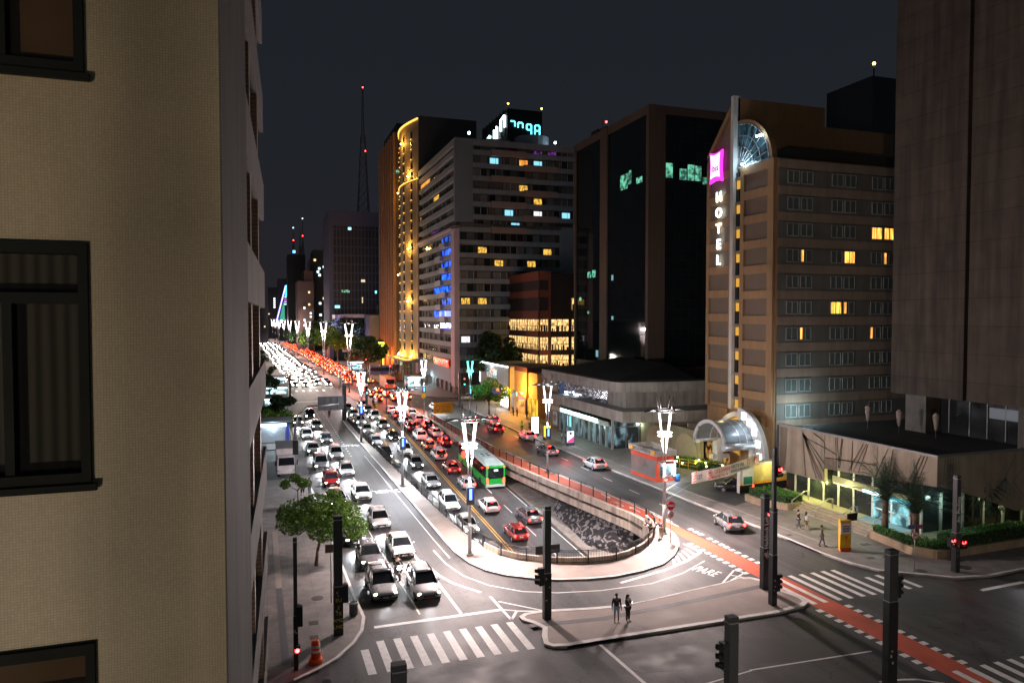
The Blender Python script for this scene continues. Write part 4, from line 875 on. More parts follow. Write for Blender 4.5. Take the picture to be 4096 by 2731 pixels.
# side windows: frames and blinds
pal=[M('blind_grey',(.10,.10,.10),.8),M('blind_pale',(.17,.17,.165),.8),GLASS2,M('blind_beige',(.13,.11,.09),.8)]
cy=E('cyan_room_light',(.3,.8,1),1.1); yl=lit_mat('yellow_room_light',(1,.55,.08),1.5,2,.25,(2,1,.5)); og=lit_mat('orange_room_light',(1,.36,.06),1.6,1,.5); pu=lit_mat('violet_room_light',(.5,.1,.8),.35,1.5,.1); bl=lit_mat('blue_room_light',(.02,.12,1),2.4,.8,.03,(1,.6,.5),(.4,.6)); wt=E('white_room_light',(.9,.9,1),1.2); rd=lit_mat('red_sign_light',(1,.10,.05),2.4,2.2,.2)
lit={(0,4):pu,(0,5):pu,(1,1):cy,(1,3):og,(1,4):cy,(3,3):yl,(4,4):yl,(5,2):cy,(5,4):wt,(5,6):cy,(6,3):cy,(8,5):yl,(8,1):yl,(9,4):yl,(9,2):yl,(12,0):yl,(12,1):yl,(15,0):wt}
for i,z in enumerate(zf[:17]):
    zt=z+1.9 if i else z+1.3
    for c in range(7 if i<6 else 6):
        x0=48.8+3.85*c if i<6 else 45.3+4.3*c; ww=3.4
        m=lit.get((i,c)); f=mb(WFR if random.random()<.3 else M('grey_frame',(.14,.14,.14),.6))
        f.box(x0,170.35,z,x0+.08,170.5,zt-.2); f.box(x0+ww/2,170.35,z,x0+ww/2+.08,170.5,zt-.2); f.box(x0+ww,170.35,z,x0+ww+.08,170.5,zt-.2)
        o=f.build('window',RS); 
        p=mb(random.choice(pal)); p.box(x0+.08,170.5,z-.1,x0+ww/2,170.55,zt-.15); p.use(random.choice(pal)); p.box(x0+ww/2+.08,170.5,z-.1,x0+ww,170.55,zt-.15); p.build('blind',o)
        if m: p=mb(m); p.box(x0+.3,170.42,z-.02,x0+ww*.72,170.46,zt-.45); p.build('lit_pane',o)
# avenue side windows bands
for i,z in enumerate(zf[:17]):
    zt=z+1.93
    f=mb(GLASS2); f.box(44.75,173,z-.05,44.82,216,zt-.9 if i else zt-.9)
    f.use(M('grey_frame',(.14,.14,.14),.6))
    for t in range(22): y=173+2*t; f.box(44.66,y,z-.05,44.76,y+.08,zt-.2)
    f.use(random.choice(pal)); 
    for t in range(0,22,1):
        if random.random()<.45: f.use(random.choice(pal)); f.box(44.72,173.1+2*t,z,44.76,174.9+2*t,zt-.2)
    f.build('window_band',RS)
    if i>=7 and i<15:
        p=mb(bl); y0=180.5+random.random()*2; p.box(44.68,y0-6.2,z,44.64,y0,zt-.3); p.box(44.68,y0+.8,z,44.64,y0+5.2,zt-.3)
        if i in (11,13): p.box(44.68,y0+2,z,44.64,y0+14,zt-.35)
        p.build('blue_lit_window',RS)
        q=mb(M('balcony_pale',(.36,.37,.38),.7)); yy=189-(i%2)*5; q.box(43.2,yy-6,z-1.2,44.1,yy,z+.1); q.build('balcony',RS)
for (i,y0,y1,m) in ((1,201,213,og),(0,214,216,yl),(3,190,196,yl),(4,213,215,yl),(6,190,200,pu),(13,176,190,wt)):
    p=mb(m); z=zf[i]; p.box(44.68,y0,z+.1,44.64,y1,z+1.5); p.build('lit_window',RS)
p=mb(rd); p.box(44.0,177,6.5,43.8,193,8.3); p.build('red_lit_sign',RS)
b=mb(M('shutter_grey',(.16,.17,.17),.6)); b.box(44.9,173,0,45.2,217,2.8); b.box(45.2,170.9,0,71,171.2,2.8); b.use(CONC)
for t in range(9): b.box(44.3,172+5*t,0,45.0,172.8+5*t,2.8)
b.build('ground_floor',RS); light('shopfront_light',RS,(43.2,196,2.7),400,(.6,.9,1),.4)
b=mb(M('tank_grey',(.2,.23,.24),.7)); 
k=20; b.prism([(66+4.5*math.cos(2*PI*i/k),176+4.5*math.sin(2*PI*i/k)) for i in range(k)],62.4,65.2); b.box(54,176,62.4,60,184,64.4); b.build('roof_tank',RS)
b=mb(E('roof_lamp_blue',(.6,.85,1),30)); b.ball((47.8,171,64.0),.35,6,4); b.ball((70.5,171,63.4),.3,6,4); b.build('roof_lamp',RS); light('roof_light',RS,(70,170.4,63.2),150,(.6,.8,1),.3)
# rooftop display block with lit segments
RD=thing('rooftop_sign','dark rooftop billboard with glowing cyan segment figures behind the apartment tower','billboard',(75,230,62))
b=mb(BLK); b.box(78.3,232,62.5,90.8,262,89.4)
for t in range(8): b.tube((78.1,232+4*t,62),(78.1,232+4*t,90),.15,n=4)
b.build('frame',RD)
SG=E('cyan_segment_glow',(.15,.85,1),5); SG2=E('white_segment_glow',(.75,.95,1),7)
def seg(b,x0,z0,x1,z1,w=.16):
    if x0==x1: P=[(x0-w,z0+w),(x0+w,z0+w),(x0+w,z1-w),(x0-w,z1-w)]
    else: P=[(x0+w,z0-w),(x1-w,z0-w),(x1-w,z0+w),(x0+w,z0+w)]
    P=[(p[0],231.8,p[1]) for p in P]; b.path(P+[P[0]],.07,4)
def digit(x,z,segs,w=1.7,h=1.8):
    b=mb(SG); z1=z+h; z2=z+2*h
    D={'a':(x,z2,x+w,z2),'b':(x+w,z1,x+w,z2),'c':(x+w,z,x+w,z1),'d':(x,z,x+w,z),'e':(x,z,x,z1),'f':(x,z1,x,z2),'g':(x,z1,x+w,z1)}
    for q in segs: seg(b,*D[q])
    b.build('segment_figure',RD)
digit(79.2,81.6,'ab'); digit(82.0,81.3,'abf'); digit(85.1,81.0,'abfcg'); digit(88.1,80.9,'abcefg')
b=mb(SG2)
def sy(y0,z0,y1,z1,w=.28): b.tube((77.9,y0,z0),(77.9,y1,z1),w,n=5)
sy(234.3,83.6,234.3,87.6); sy(238.4,83.2,238.4,87.0); sy(234.3,87.6,238.4,87.0)
b.build('segment_figure',RD); b=mb(SG2); sy(243,81.8,243,86); sy(246,81.5,246,85.5); sy(244.5,84,244.5,82)
b.build('segment_figure',RD); b=mb(SG2); sy(251,81.2,251,84.6); sy(255.5,81.0,255.5,84.0); sy(251,84.6,255.5,84.0)
b.build('segment_figure',RD)
b=mb(AMB); b.ball((78.5,232,91),.3,6,4); b.ball((90.6,232,90.4),.3,6,4); b.build('beacon',RD)
# ================================================================ gold lit tower
GD=thing('gold_lit_tower','tall tower with a curved front uplit in gold','building',(48,228,0))
GS=M('gold_tower_stone',(.40,.30,.17),.7,0,.08,.5); DKS=M('dark_stone_side',(.09,.075,.06),.8,0,.1,.4)
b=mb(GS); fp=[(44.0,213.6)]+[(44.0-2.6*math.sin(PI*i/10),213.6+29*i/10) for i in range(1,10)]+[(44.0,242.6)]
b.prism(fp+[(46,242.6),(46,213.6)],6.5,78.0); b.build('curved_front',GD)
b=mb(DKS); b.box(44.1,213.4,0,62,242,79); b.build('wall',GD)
for k in range(22):
    z=9+3.05*k
    for t in range(1,9,2):
        y=214.6+3.05*t; dx=2.6*math.sin(PI*(y+.7-213.6)/29); b=mb(M('gold_window_dark',(.02,.015,.01),.3)); b.box(43.92-dx,y,z,44.3-dx,y+1.3,z+2.0); b.build('window',GD)
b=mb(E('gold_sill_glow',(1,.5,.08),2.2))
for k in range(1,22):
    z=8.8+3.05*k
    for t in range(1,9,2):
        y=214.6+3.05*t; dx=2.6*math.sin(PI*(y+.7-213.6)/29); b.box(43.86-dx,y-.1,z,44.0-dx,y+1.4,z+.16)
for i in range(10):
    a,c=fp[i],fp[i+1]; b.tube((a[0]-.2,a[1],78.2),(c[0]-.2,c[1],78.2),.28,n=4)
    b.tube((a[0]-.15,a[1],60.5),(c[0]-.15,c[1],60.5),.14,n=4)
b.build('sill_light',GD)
b=mb(E('gold_uplight_glow',(1,.62,.2),30)); UP=[(1.5,7.2),(4,7.2),(6.5,7.2),(9,7.2),(2.0,40),(2.2,24),(8,33),(2,62),(8.5,60),(4,73)]
for t,z in UP: y=213.6+2.9*t; dx=2.6*math.sin(PI*(y-213.6)/29); b.ball((43.4-dx,y,z),.22,6,4)
b.build('uplight',GD)
for t,z in UP: y=213.6+2.9*t; dx=2.6*math.sin(PI*(y-213.6)/29); light('uplight_beam',GD,(42.9-dx,y,z+.3),1500,(1,.5,.08),.2)
b=mb(E('sign_letters_lit',(.8,.75,.5),2)); text('S','sign_letter',GD,_m['sign_letters_lit'],(41.6,222,26.5),FX,1.6,.03) if False else None
b=mb(CONC); b.box(42,213,5.6,62,243,6.5); b.prism([(39.5,213),(42.5,212.5),(42.5,244),(39.5,244)],5.7,6.2)
for t in range(6): b.tube((41.6,215+5*t,0),(41.6,215+5*t,5.7),.55,n=8)
b.build('portico',GD); light('portico_light',GD,(40.5,228,4.8),350,(.75,1,.85),.5)
SL=thing('ribbed_tower','slender ribbed tower lit orange from its foot','building',(50,262,0))
b=mb(M('ribbed_dark',(.10,.07,.05),.8)); b.box(43,246,0,62,281,82)
b.build('wall',SL); b=mb(M('rib_stone',(.32,.17,.09),.8))
for t in range(7): b.box(42.2,247+5.2*t,0,43,248.3+5.2*t,82)
b.build('rib',SL); b=mb(BLK); b.box(44,250,82,58,278,86); b.build('roof_block',SL)
for y in (250.5,261,271): light('foot_uplight',SL,(41.2,y,5),2600,(1,.28,.04),.3)
b=mb(GW); b.box(43.0,245.97,68,46,245.9,69.3); b.build('lit_window',SL)
# ================================================================ office slab with mast
OF=thing('office_slab','wide dark grid office slab carrying a lattice mast','building',(38,345,0))
GR2=grid_mat('office_grid',(.010,.012,.015),(.050,.050,.085),1.55,3.9,'X',.32,.5,.3)
b=mb(GR2); b.box(29.2,330,8,49.4,360,60); b.build('wall',OF)
b=mb(M('office_frame',(.075,.075,.13),.8,0,.08,.4)); b.box(27.6,329.6,0,29.2,362,66.5); b.box(29.2,329.7,60,49.6,362,66.5); b.build('frame',OF)
for x,z,c,w_ in ((36,58.2,1,1.4),(30,23.3,1,2.2),(41.6,35,2,1.8),(33,30.2,0,3.5),(41.9,27,2,.5),(41.9,25.6,2,.5),(47.8,30,1,.8)):
    b=mb((GW,E('cyan_office_glow',(.3,.9,1),2.0),E('cream_office_glow',(1,.8,.5),.9))[c]); b.box(x,329.95,z,x+w_,329.88,z+1.2); b.build('lit_window',OF)
b=mb(M('mast_steel',(.10,.09,.09),.6,.3)); 
def lattice(b,cx,cy,z0,z1,w0,w1,n,r):
    for i in range(n):
        t0=i/n;t1=(i+1)/n; a=w0+(w1-w0)*t0; c=w0+(w1-w0)*t1; za=z0+(z1-z0)*t0; zc=z0+(z1-z0)*t1
        q0=[(cx-a,cy-a,za),(cx+a,cy-a,za),(cx+a,cy+a,za),(cx-a,cy+a,za)]; q1=[(cx-c,cy-c,zc),(cx+c,cy-c,zc),(cx+c,cy+c,zc),(cx-c,cy+c,zc)]
        for j in range(4):
            b.tube(q0[j],q1[j],r,n=4,caps=False); b.tube(q0[j],q1[(j+1)%4],r*.6,n=3,caps=False); b.tube(q1[j],q1[(j+1)%4],r*.6,n=3,caps=False); b.tube(q0[(j+1)%4],q1[j],r*.6,n=3,caps=False)
MT=thing('lattice_mast','tall steel lattice broadcasting mast on the office slab','mast',(43.3,345,66.5))
lattice(b,44.8,345,66.5,104,2.6,.9,9,.16); lattice(b,44.8,345,104,126,.6,.25,8,.10); b.build('lattice',MT)
b=mb(REDL); b.ball((44.8,344.5,126.5),.3,6,4); b.ball((45.8,344,97),.3,6,4); b.build('beacon',MT)
# low violet lit pavilion
PV=thing('violet_pavilion','white box pavilion washed in violet light under the office slab','building',(35,300,0))
b=mb(M('pavilion_white',(.5,.48,.55),.7)); b.box(27.2,300,11.5,30.2,312,20.2); b.box(30.2,300,19,47,312,20.4); b.box(43.4,300,11,44,301,19); b.box(30.5,302,5,41,303,11.5); b.build('frame',PV)
b=mb(GLASS2); b.box(30.3,303,11.5,46,304,19); b.build('glazing',PV); b=mb(M('pavilion_slat',(.3,.28,.34),.7))
for t in range(13): b.box(30.6+.8*t,301.5,5.5,31.0+.8*t,302,11.4)
b.build('slat',PV); light('violet_light',PV,(27,296,16),1100,(.35,.3,1),.5); light('violet_light_b',PV,(35,297,13),900,(.4,.35,1),.5)
LV=thing('louvred_block','low block behind slatted screens beside the gold tower','building',(44,290,0))
b=mb(M('louvre_grey',(.2,.22,.23),.7)); 
for t in range(14): b.box(39,283,6+.9*t,48,283.3,6.5+.9*t)
b.box(39,283.4,0,48,300,20); b.build('louvre',LV)
# ---- far skyline
def far(label,x0,x1,y,d,h,mat,lits=(),name='tower_block',steps=()):
    t=thing(name,label,'building',((x0+x1)/2,y,0)); b=mb(mat); b.box(x0,y,0,x1,y+d,h)
    for (a,c,z) in steps: b.box(a,y+2,h,c,y+d-2,z)
    b.build('wall',t)
    for (x,z,w_,hh,m) in lits: b=mb(m); b.box(x,y-.05,z,x+w_,y-.2,z+hh); b.build('lit_window',t)
    return t
CW2=E('cool_white_room',(.6,.95,1),2.6); WW=E('warm_room',(1,.75,.35),1.6); PINK=M('pink_beige_block',(.17,.10,.09),.8,0,.1,.3)
far('pinkish stepped block with scattered lit rooms',18.4,27.3,430,30,40,PINK,[(21.5,z,1,1.2,CW2) for z in (24,17,14)]+[(24.2,z,1,1.2,WW) for z in (26,10,7,33)]+[(25,z,1,1.1,CW2) for z in (21,19)],steps=((22,27.2,46),))
far('tall brown block with bright upper rooms behind the stepped one',26.7,39.2,450,30,55,M('brown_far_block',(.085,.07,.065),.8),[(28+random.random()*9,z,1.3,1.3,random.choice((CW2,CW2,WW))) for z in (20,24,27,46,48,49,51,53,44,42,30)],steps=((28.5,39,60),))
far('black office tower with a blue lit mast',15.9,27.5,520,30,62.5,M('black_far_tower',(.010,.011,.014),.7),[(19.2,63.5,1.8,1.8,BLUL)])
far('dark narrow tower with a cyan lit corner',11.4,18.8,640,30,52,M('grey_far_tower',(.045,.045,.055),.8),[(16.5,z,1.6,.9,CW2) for z in (30,32,34,36)])
far('low slate block at the far end of the avenue',3.7,12.4,700,30,47,M('slate_far_tower',(.04,.042,.05),.8),[(8.5,z,1.6,1.2,CW2) for z in (28,30,32,34,36)]+[(3.5,22,1.5,1,WW)])
far('far grey tower closest to the tiled block',-3,3,560,30,30,M('slate_far_tower_b',(.035,.035,.045),.8),[(0,12,1,1,WW)])
far('hazy thin tower behind the black office tower',35,40,760,30,62,M('haze_far_tower',(.05,.05,.06),.8))
for (lb,x,y,z0,z1,w_,bc) in (('blue lit thin antenna mast on the far black tower',20.1,530,62.5,82,.9,True),('plain thin antenna mast between the two lit ones',24.9,535,62.5,82.5,1.2,False),('antenna mast with a white tip and red middle light',26.9,540,62.5,90,1.1,True)):
    t=thing('antenna_mast',lb,'antenna',(x,y,z0),group='antenna masts on the far towers'); b=mb(M('far_mast_steel',(.05,.05,.06),.6)); lattice(b,x,y,z0,z0+(z1-z0)*.4,w_,.4,5,.2); b.tube((x,y,z0+(z1-z0)*.4),(x,y,z1),.3,.15,5); b.build('lattice',t)
    if bc: b=mb(CW2); b.ball((x,y-.3,z1),.5,6,4); b.use(REDL); b.ball((x,y-.6,z0+(z1-z0)*.55),.35,6,4); b.build('beacon',t)
# slanted lit sail shaped tree of lights
TL=thing('light_sculpture','tall slanted cone of violet, green and cyan lights over the avenue','decoration',(15,600,0))
b=mb(E('violet_line_glow',(.25,.2,1),6)); b.tube((9.7,600,17),(16.6,600,44.5),.5,n=5); b.build('violet_edge',TL)
b=mb(E('cyan_panel_glow',(.05,.9,.85),2.2)); b.loft([[(15.8,600,36.5),(18.6,600,36),(18.8,600,45),(17,600,45)],[(15.8,601,36.5),(18.6,601,36),(18.8,601,45),(17,601,45)]],sm=False); b.build('cyan_panel',TL)
b=mb(E('green_panel_glow',(.08,.6,.4),.7)); b.loft([[(11.5,600,17),(15.8,600,17),(15.4,600,31),(14.6,600,31)],[(11.5,601,17),(15.8,601,17),(15.4,601,31),(14.6,601,31)]],sm=False); b.use(E('mauve_panel_glow',(.4,.15,.6),.8)); b.loft([[(14.9,600,31.5),(18.2,600,31.5),(15.8,600,36)],[(14.9,601,31.5),(18.2,601,31.5),(15.8,601,36)]],sm=False); b.build('lower_panel',TL)
b=mb(E('starburst_lamp_glow',(.8,1,1),120)); b.ball((9.2,420,17.2),.55,6,4); tag(b.build('floodlight'),'very bright white floodlight at the foot of the light cone','floodlight')
# ================================================================ street lamps
def lamp(loc,label,group,tall=False,tube=TUBE,glow=True,energy=6500,col=LAMPC,box=False,big=True):
    x,y,z=loc; t=thing('street_lamp',label,'street lamp',loc,0,group); s=17.6/10.9 if tall else 1.0
    zc=8.6 if not tall else 14.2; ze=10.7 if not tall else 17.3; zs_=6.2 if not tall else 7.0; W=.66 if not tall else 1.0
    b=mb(STEEL if not tall else POLE); b.tube((x,y,z),(x,y,z+.12),.3,n=10); b.tube((x,y,z),(x,y,z+2.6),.16,.15,8); b.tube((x,y,z+2.6),(x,y,z+zs_),.125,.12,8); b.build('pole',t)
    dirs=[(1,.35),(-.35,1),(-1,-.35),(.35,-1)] if not tall else [(1,.2),(-1,-.2)]
    for dx,dy in dirs:
        b=mb(STEEL); b.tube((x+dx*.1,y+dy*.1,z+zs_-.1),(x+dx*.32*W/.62,y+dy*.32*W/.62,z+zc),.05 if not tall else .11,n=6); b.build('strut',t)
        b=mb(tube); b.tube((x+dx*.32*W/.62,y+dy*.32*W/.62,z+zc),(x+dx*W,y+dy*W,z+ze),.055 if not tall else .17,n=6); b.build('light_tube',t)
    b=mb(tube); b.ring((x,y,z+zc),.56*W/.62,.05 if not tall else .1,14,5); b.ring((x,y,z+zc+.28),.58*W/.62,.05 if not tall else .1,14,5); b.build('light_ring',t)
    b=mb(BLK); b.ring((x,y,z+ze+.06),.82*W/.62,.07,16,4); b.ring((x,y,z+ze+.24),.62*W/.62,.05,14,4)
    for dx,dy in ((1,0),(0,1)): b.tube((x-dx*.85*W/.62,y-dy*.85*W/.62,z+ze+.08),(x+dx*.85*W/.62,y+dy*.85*W/.62,z+ze+.08),.04,n=4)
    b.build('crown_ring',t)
    for sx in (-1,1):
        b=mb(BLK); k=1.0 if not tall else 1.5
        b.loft([[(x+sx*.75*k,y-.08,z+ze+.1),(x+sx*.75*k,y+.08,z+ze+.1),(x+sx*.75*k,y+.08,z+ze+.18),(x+sx*.75*k,y-.08,z+ze+.18)],[(x+sx*1.3*k,y-.26,z+ze+.12),(x+sx*1.3*k,y+.26,z+ze+.12),(x+sx*1.3*k,y+.22,z+ze+.25),(x+sx*1.3*k,y-.22,z+ze+.25)],[(x+sx*2.0*k,y-.1,z+ze+.02),(x+sx*2.0*k,y+.1,z+ze+.02),(x+sx*2.0*k,y+.08,z+ze+.1),(x+sx*2.0*k,y-.08,z+ze+.1)]])
        b.build('luminaire_arm',t)
    for i in range(4):
        a=.5+PI/2*i; b=mb(BLK); b.tube((x+.6*W/.62*math.cos(a),y+.6*W/.62*math.sin(a),z+ze+.2),(x+.78*W/.62*math.cos(a),y+.78*W/.62*math.sin(a),z+ze+1.35*s),.045,.03,4); b.build('spike',t)
    if box:
        b=mb(POLE); b.box(x-.32,y-.30,z+4.1,x+.32,y-.12,z+5.5); o=b.build('light_box',t); b=mb(BLUL); b.prism([(x-.10,y-.33),(x+.10,y-.33),(x+.10,y-.30),(x-.10,y-.30)],z+4.5,z+5.35); b.build('blue_strip',o)
    if glow:
        light('lamp_downlight',t,(x,y,z+(8.35 if not tall else 13.8)),energy*1.8,col,.25,'SPOT',(0,0,0),R(158),1)
        light('lamp_tube_light',t,(x,y-1.1,z+(9.7 if not tall else 15.5)),energy*.42,col,.2)
    return t
A='street lamps with glowing tube crowns along the sunken road'
lamp((15.29,54.73,.13),'tube crowned street lamp nearest the camera at the bend of the railings',A,box=True,energy=15000)
lamp((14.54,79.97,.13),'tube crowned street lamp halfway along the left railings beside the bus lane',A,box=True,energy=11000,col=(.92,.92,1))
lamp((13.79,110.3,.13),'tube crowned street lamp behind the grey pole where the left railings begin',A,box=True,energy=7500,col=(.88,.95,1))
lamp((32.93,54.74,.13),'tube crowned street lamp beside the two people at the railings',A,energy=17000)
lamp((32.75,81.72,.05),'tube crowned street lamp in the red cycle lane facing the bank',A,box=True,energy=7000,col=(.9,.95,1))
lamp((29.5,138.8,.05),'tube crowned street lamp by the yellow roadworks board',A,box=True,energy=6000,col=(.9,.95,1))
lamp((37.3,133.0,.02),'street lamp with teal glowing tubes by the round leafy tree',A,tube=TUBEG,energy=900,col=(.2,1,.8),box=True)
tl=None
for i in range(16):
    y=185+60*i; x=20.2-.0275*(y-185)
    if i==0: tl=lamp((x,y,.14),'nearest tall twin tube lamp on the far red median',None,tall=True,energy=16000); tl['group']='tall lamps on the far median'
    else:
        c=copy_tree(tl); c.location=(x,y,.14)
        c['label']=('tall twin tube lamp, second along the far red median' if i==1 else ('tall twin tube lamp, third along the far red median' if i==2 else 'small distant twin tube lamp in the row receding along the avenue'))
# unseen street lamps added off frame to light the tiled wall, tower and crossing
for x,y,e_ in ((-9,-15,18500),(6,11,2600),(28,8,3200),(62,14,2600)):
    c=copy_tree(bpy.data.objects['street_lamp']); c.location=(x,y,0); c['label']='unseen cross street lamp added out of the picture for its light'; c['group']='added unseen cross street lamps'
    for ch in list(c.children):
        if ch.type=='LIGHT':
            d=ch.data.copy(); d.energy=e_*(1 if y<0 else (7.5 if d.type=='SPOT' else .12)); d.color=(1,.84,.61) if y<0 else (1,.85,.76); ch.data=d
# ================================================================ railing
def rail(name,label,pts,h=1.05,sp=.16,z=.13,zf=None):
    t=thing(name,label,'railing',(*pts[0],0)); bars=mb(BLK); fr=mb(BLK); acc=0; accp=0
    for (x0,y0),(x1,y1) in zip(pts,pts[1:]):
        p=Vector((x0,y0)); q=Vector((x1,y1)); L_=(q-p).length; fr.tube((x0,y0,z+h),(x1,y1,z+h),.035,n=4); fr.tube((x0,y0,z+.12),(x1,y1,z+.12),.025,n=4); fr.tube((x0,y0,z+h-.12),(x1,y1,z+h-.12),.02,n=4)
        s=acc
        while s<L_: c=p.lerp(q,s/L_); bars.tube((c.x,c.y,z+.1),(c.x,c.y,z+h-.05),.014,n=4,caps=False); s+=sp
        acc=s-L_; s=accp
        while s<L_: c=p.lerp(q,s/L_); pp=mb(BLK); pp.box(c.x-.04,c.y-.04,z-.02,c.x+.04,c.y+.04,z+h+.05); pp.build('post',t); s+=2.4
        accp=s-L_
    bars.build('bars',t); fr.build('top_rail',t); return t
off=lambda pts,d:[(x,y) for x,y in pts]
Lf=[(x-.12,y) for x,y in fence_line[:9]]
rail('railing','long black railing on the left side of the sunken road',Lf)
mid=[(Lf[-1][0],Lf[-1][1])]+[(17.5,53.8),(18.5,52.3),(20.2,51.0),(22,50.2),(23.6,49.8),(25.3,49.7),(27,50.2),(29.1,51.4),(30.8,53.0),(32.2,54.9),(33.15,56.8)]
rail('railing','curved black railing round the tunnel mouth',mid,sp=.13)
rail('railing','black railing on the right parapet beside the cycle lane',[(33.15,56.8),(33.65,59),(33.75,61.5),(33.35,64.5),(32.55,70),(31.45,78),(30.45,87),(29.75,97),(29.45,112),(29.25,134.5)],sp=.16,z=.1)
# ================================================================ monolith traffic poles
def sighead(t,x,y,z,face,col=None,n=3):
    b=mb(BLK); dx,dy=face; b.box(x-.16,y-.16,z,x+.16,y+.16,z+.36*n)
    for i in range(n):
        zz_=z+.18+.36*i; b.tube((x+dx*.1,y+dy*.1,zz_),(x+dx*.38,y+dy*.38,zz_+.04),.13,.12,8,caps=False)
    o=b.build('signal_head',t)
    if col: b=mb(col); c=(z+.18+.36*(n-1)) if col is not GRNL else z+.18; b.ball((x+dx*.2,y+dy*.2,c),.13,8,5); b.build('lit_lens',o)
def mono(x,y,label,h=7.15,w=.36,d=.36,z=.13,heads=(),txt=None,joint=2.9):
    t=thing('signal_pole',label,'signal pole',(x,y,z),0,'square monolith poles at the crossing')
    b=mb(POLE); b.box(x-w/2,y-d/2,z,x+w/2,y+d/2,z+h); b.build('column',t)
    b=mb(BLK); b.box(x-w/2-.02,y-d/2-.02,z,x+w/2+.02,y+d/2+.02,z+joint); b.build('base_sleeve',t)
    rs=random.Random(int(x*10)); 
    for i in range(3): b=mb(M('sticker_grey',(.3,.3,.3),.7)); u=rs.uniform(-.3,.3)*w; zz_=z+rs.uniform(.8,2.6); b.box(x+u-.05,y-d/2-.03,zz_,x+u+.05,y-d/2-.022,zz_+rs.uniform(.06,.16)); b.build('sticker',t)
    b=mb(STEEL)
    for zz_ in (joint+.03,h-.25): b.box(x-w/2-.025,y-d/2-.025,z+zz_,x+w/2+.025,y+d/2+.025,z+zz_+.04)
    b.build('clamp_band',t)
    for hx,hy,hz,fc,c,n in heads: sighead(t,x+hx,y+hy,z+hz,fc,c,n)
    if txt: text(txt[0],'lettering',t,M('letter_white',(.75,.75,.75),.5),(x-.02,y-d/2-.035,z+txt[1]),(R(90),-R(90),0),txt[2],.006,font_bold=.008)
    return t
mono(16.59,41.46,'dark square pole at the left end of the traffic island with a side signal',w=.42,heads=((-.42,-.05,2.2,(-1,0),None,3),))
mono(4.0,43.42,'graffiti marked square pole beside the litter bin',w=.5,heads=((.42,.05,1.9,(0,1),None,3),))
g=bpy.data.objects['signal_pole.001']; yg=M('yellow_spray_paint',(.55,.55,.04),.6)
for s,zz in (('EU',2.3),('E',1.85),('TE',1.5),('AMO',1.1),('LMO',.7)): text(s,'spray_lettering',g,yg,(4.0,43.12,zz),FY,.3,.003)
mono(1.43,39.8,'square pole with a red pedestrian light by the orange barrel',w=.2,d=.2,heads=((.2,0,2.35,(0,1),None,3),(.06,-.15,1.0,(0,-1),REDL,1)))
b=mb(E('green_walk_sign',(.05,.6,.4),1.2)); b.box(1.33,39.66,1.05,1.53,39.69,1.3); b.build('walk_sign',bpy.data.objects['signal_pole.002'])
mono(32.8,41.2,'square pole carrying the R. Haddock Lobo street name',h=6.65,w=.45,txt=('R. Haddock Lobo',3.9,.42),heads=((.0,-.28,5.2,(0,-1),REDL,1),))
g=bpy.data.objects['signal_pole.003']; b=mb(M('sign_white_disc',(.7,.7,.7),.5)); b.tube((32.8,40.94,2.55),(32.8,40.91,2.55),.19,n=14); b.use(M('sign_red_ring',(.6,.02,.02),.5)); b.ring((32.8,40.9,2.55),.18,.03,16,4,'Y'); b.use(BLK); b.tube((32.69,40.89,2.44),(32.9,40.89,2.68),.02,n=4); b.build('no_turn_sign',g)
t=mono(31.48,38.7,'tallest square pole at the right end of the traffic island',h=6.4,w=.34,heads=((.32,0,.9,(1,0),None,3),),joint=3.3)
b=mb(POLE); b.box(31.4,38.6,6.5,31.62,38.82,10.5); b.build('upper_mast',t); sighead(t,31.72,38.6,8.6,(0,-1),REDL,2)
mono(48.46,39.38,'square pole carrying the Av. Paulista street name with two red signals',h=7.2,w=.36,txt=('Av. Paulista',4.7,.42),heads=((-.5,.0,1.9,(0,-1),REDL,2),(.45,-.1,1.7,(0,-1),REDL,2)))
mono(13.84,135.3,'square pole where the left railings begin far up the median',w=.7,d=.5,h=6.8)
mono(2.0,24.6,'thin square pole beside the tiled block nearest the camera',h=7.0,w=.22,z=0) if False else None
mono(4.27,24.4,'square pole rising from below the picture under the left crossing',h=7.1,w=.5,z=0,joint=4)
mono(17.55,24.0,'square pole rising from below the picture under the traffic island',h=7.1,w=.42,z=0,joint=4,heads=((-.3,0,5.0,(-1,0),None,3),))
mono(30.4,28.3,'square pole in front of the cycle crossing',h=7.1,w=.56,z=0,joint=4.4,heads=((.35,0,4.6,(1,0),None,3),))
mono(1.82,24.1,'thin square pole in front of the orange barrel',h=7.0,w=.26,z=0)
def plainpole(x,y,h,label,head=None,w=.3,z=.1): 
    t=thing('signal_pole',label,'signal pole',(x,y,z),0,'signal poles along the avenue'); b=mb(POLE); b.box(x-w/2,y-w/2,z,x+w/2,y+w/2,z+h); b.build('column',t)
    for (hz,c,n,dx) in (head or ()): sighead(t,x+dx,y-w/2-.1,z+hz,(0,-1),c,n)
    return t
plainpole(20.2,152.5,7.2,'dark pole with a red and green signal on the far red median',((4.0,REDL,3,0),(3.0,GRNL,1,0)),.45)
plainpole(22.5,141,6.2,'slim pole with a red signal by the planted median',((5.5,REDL,2,0),),.18)
plainpole(27.6,147.5,6.5,'pole with red over green signal behind the braking cars',((4.6,REDL,3,0),(3.6,GRNL,1,0)),.2)
plainpole(39.3,148.5,7.2,'dark street name pole at the far side street corner',None,.5)
plainpole(45.8,168.8,8.5,'tall pole with a red signal by the pink corner pier',((3.2,REDL,3,0),(2.6,GRNL,1,0)),.3)
plainpole(19.0,196,6.5,'far pole with amber signal at the second crossing',((4,REDL,3,0),),.4)
plainpole(23.0,204,6.5,'far pole with a bright red signal right of the median',((5,REDL,3,0),),.4)
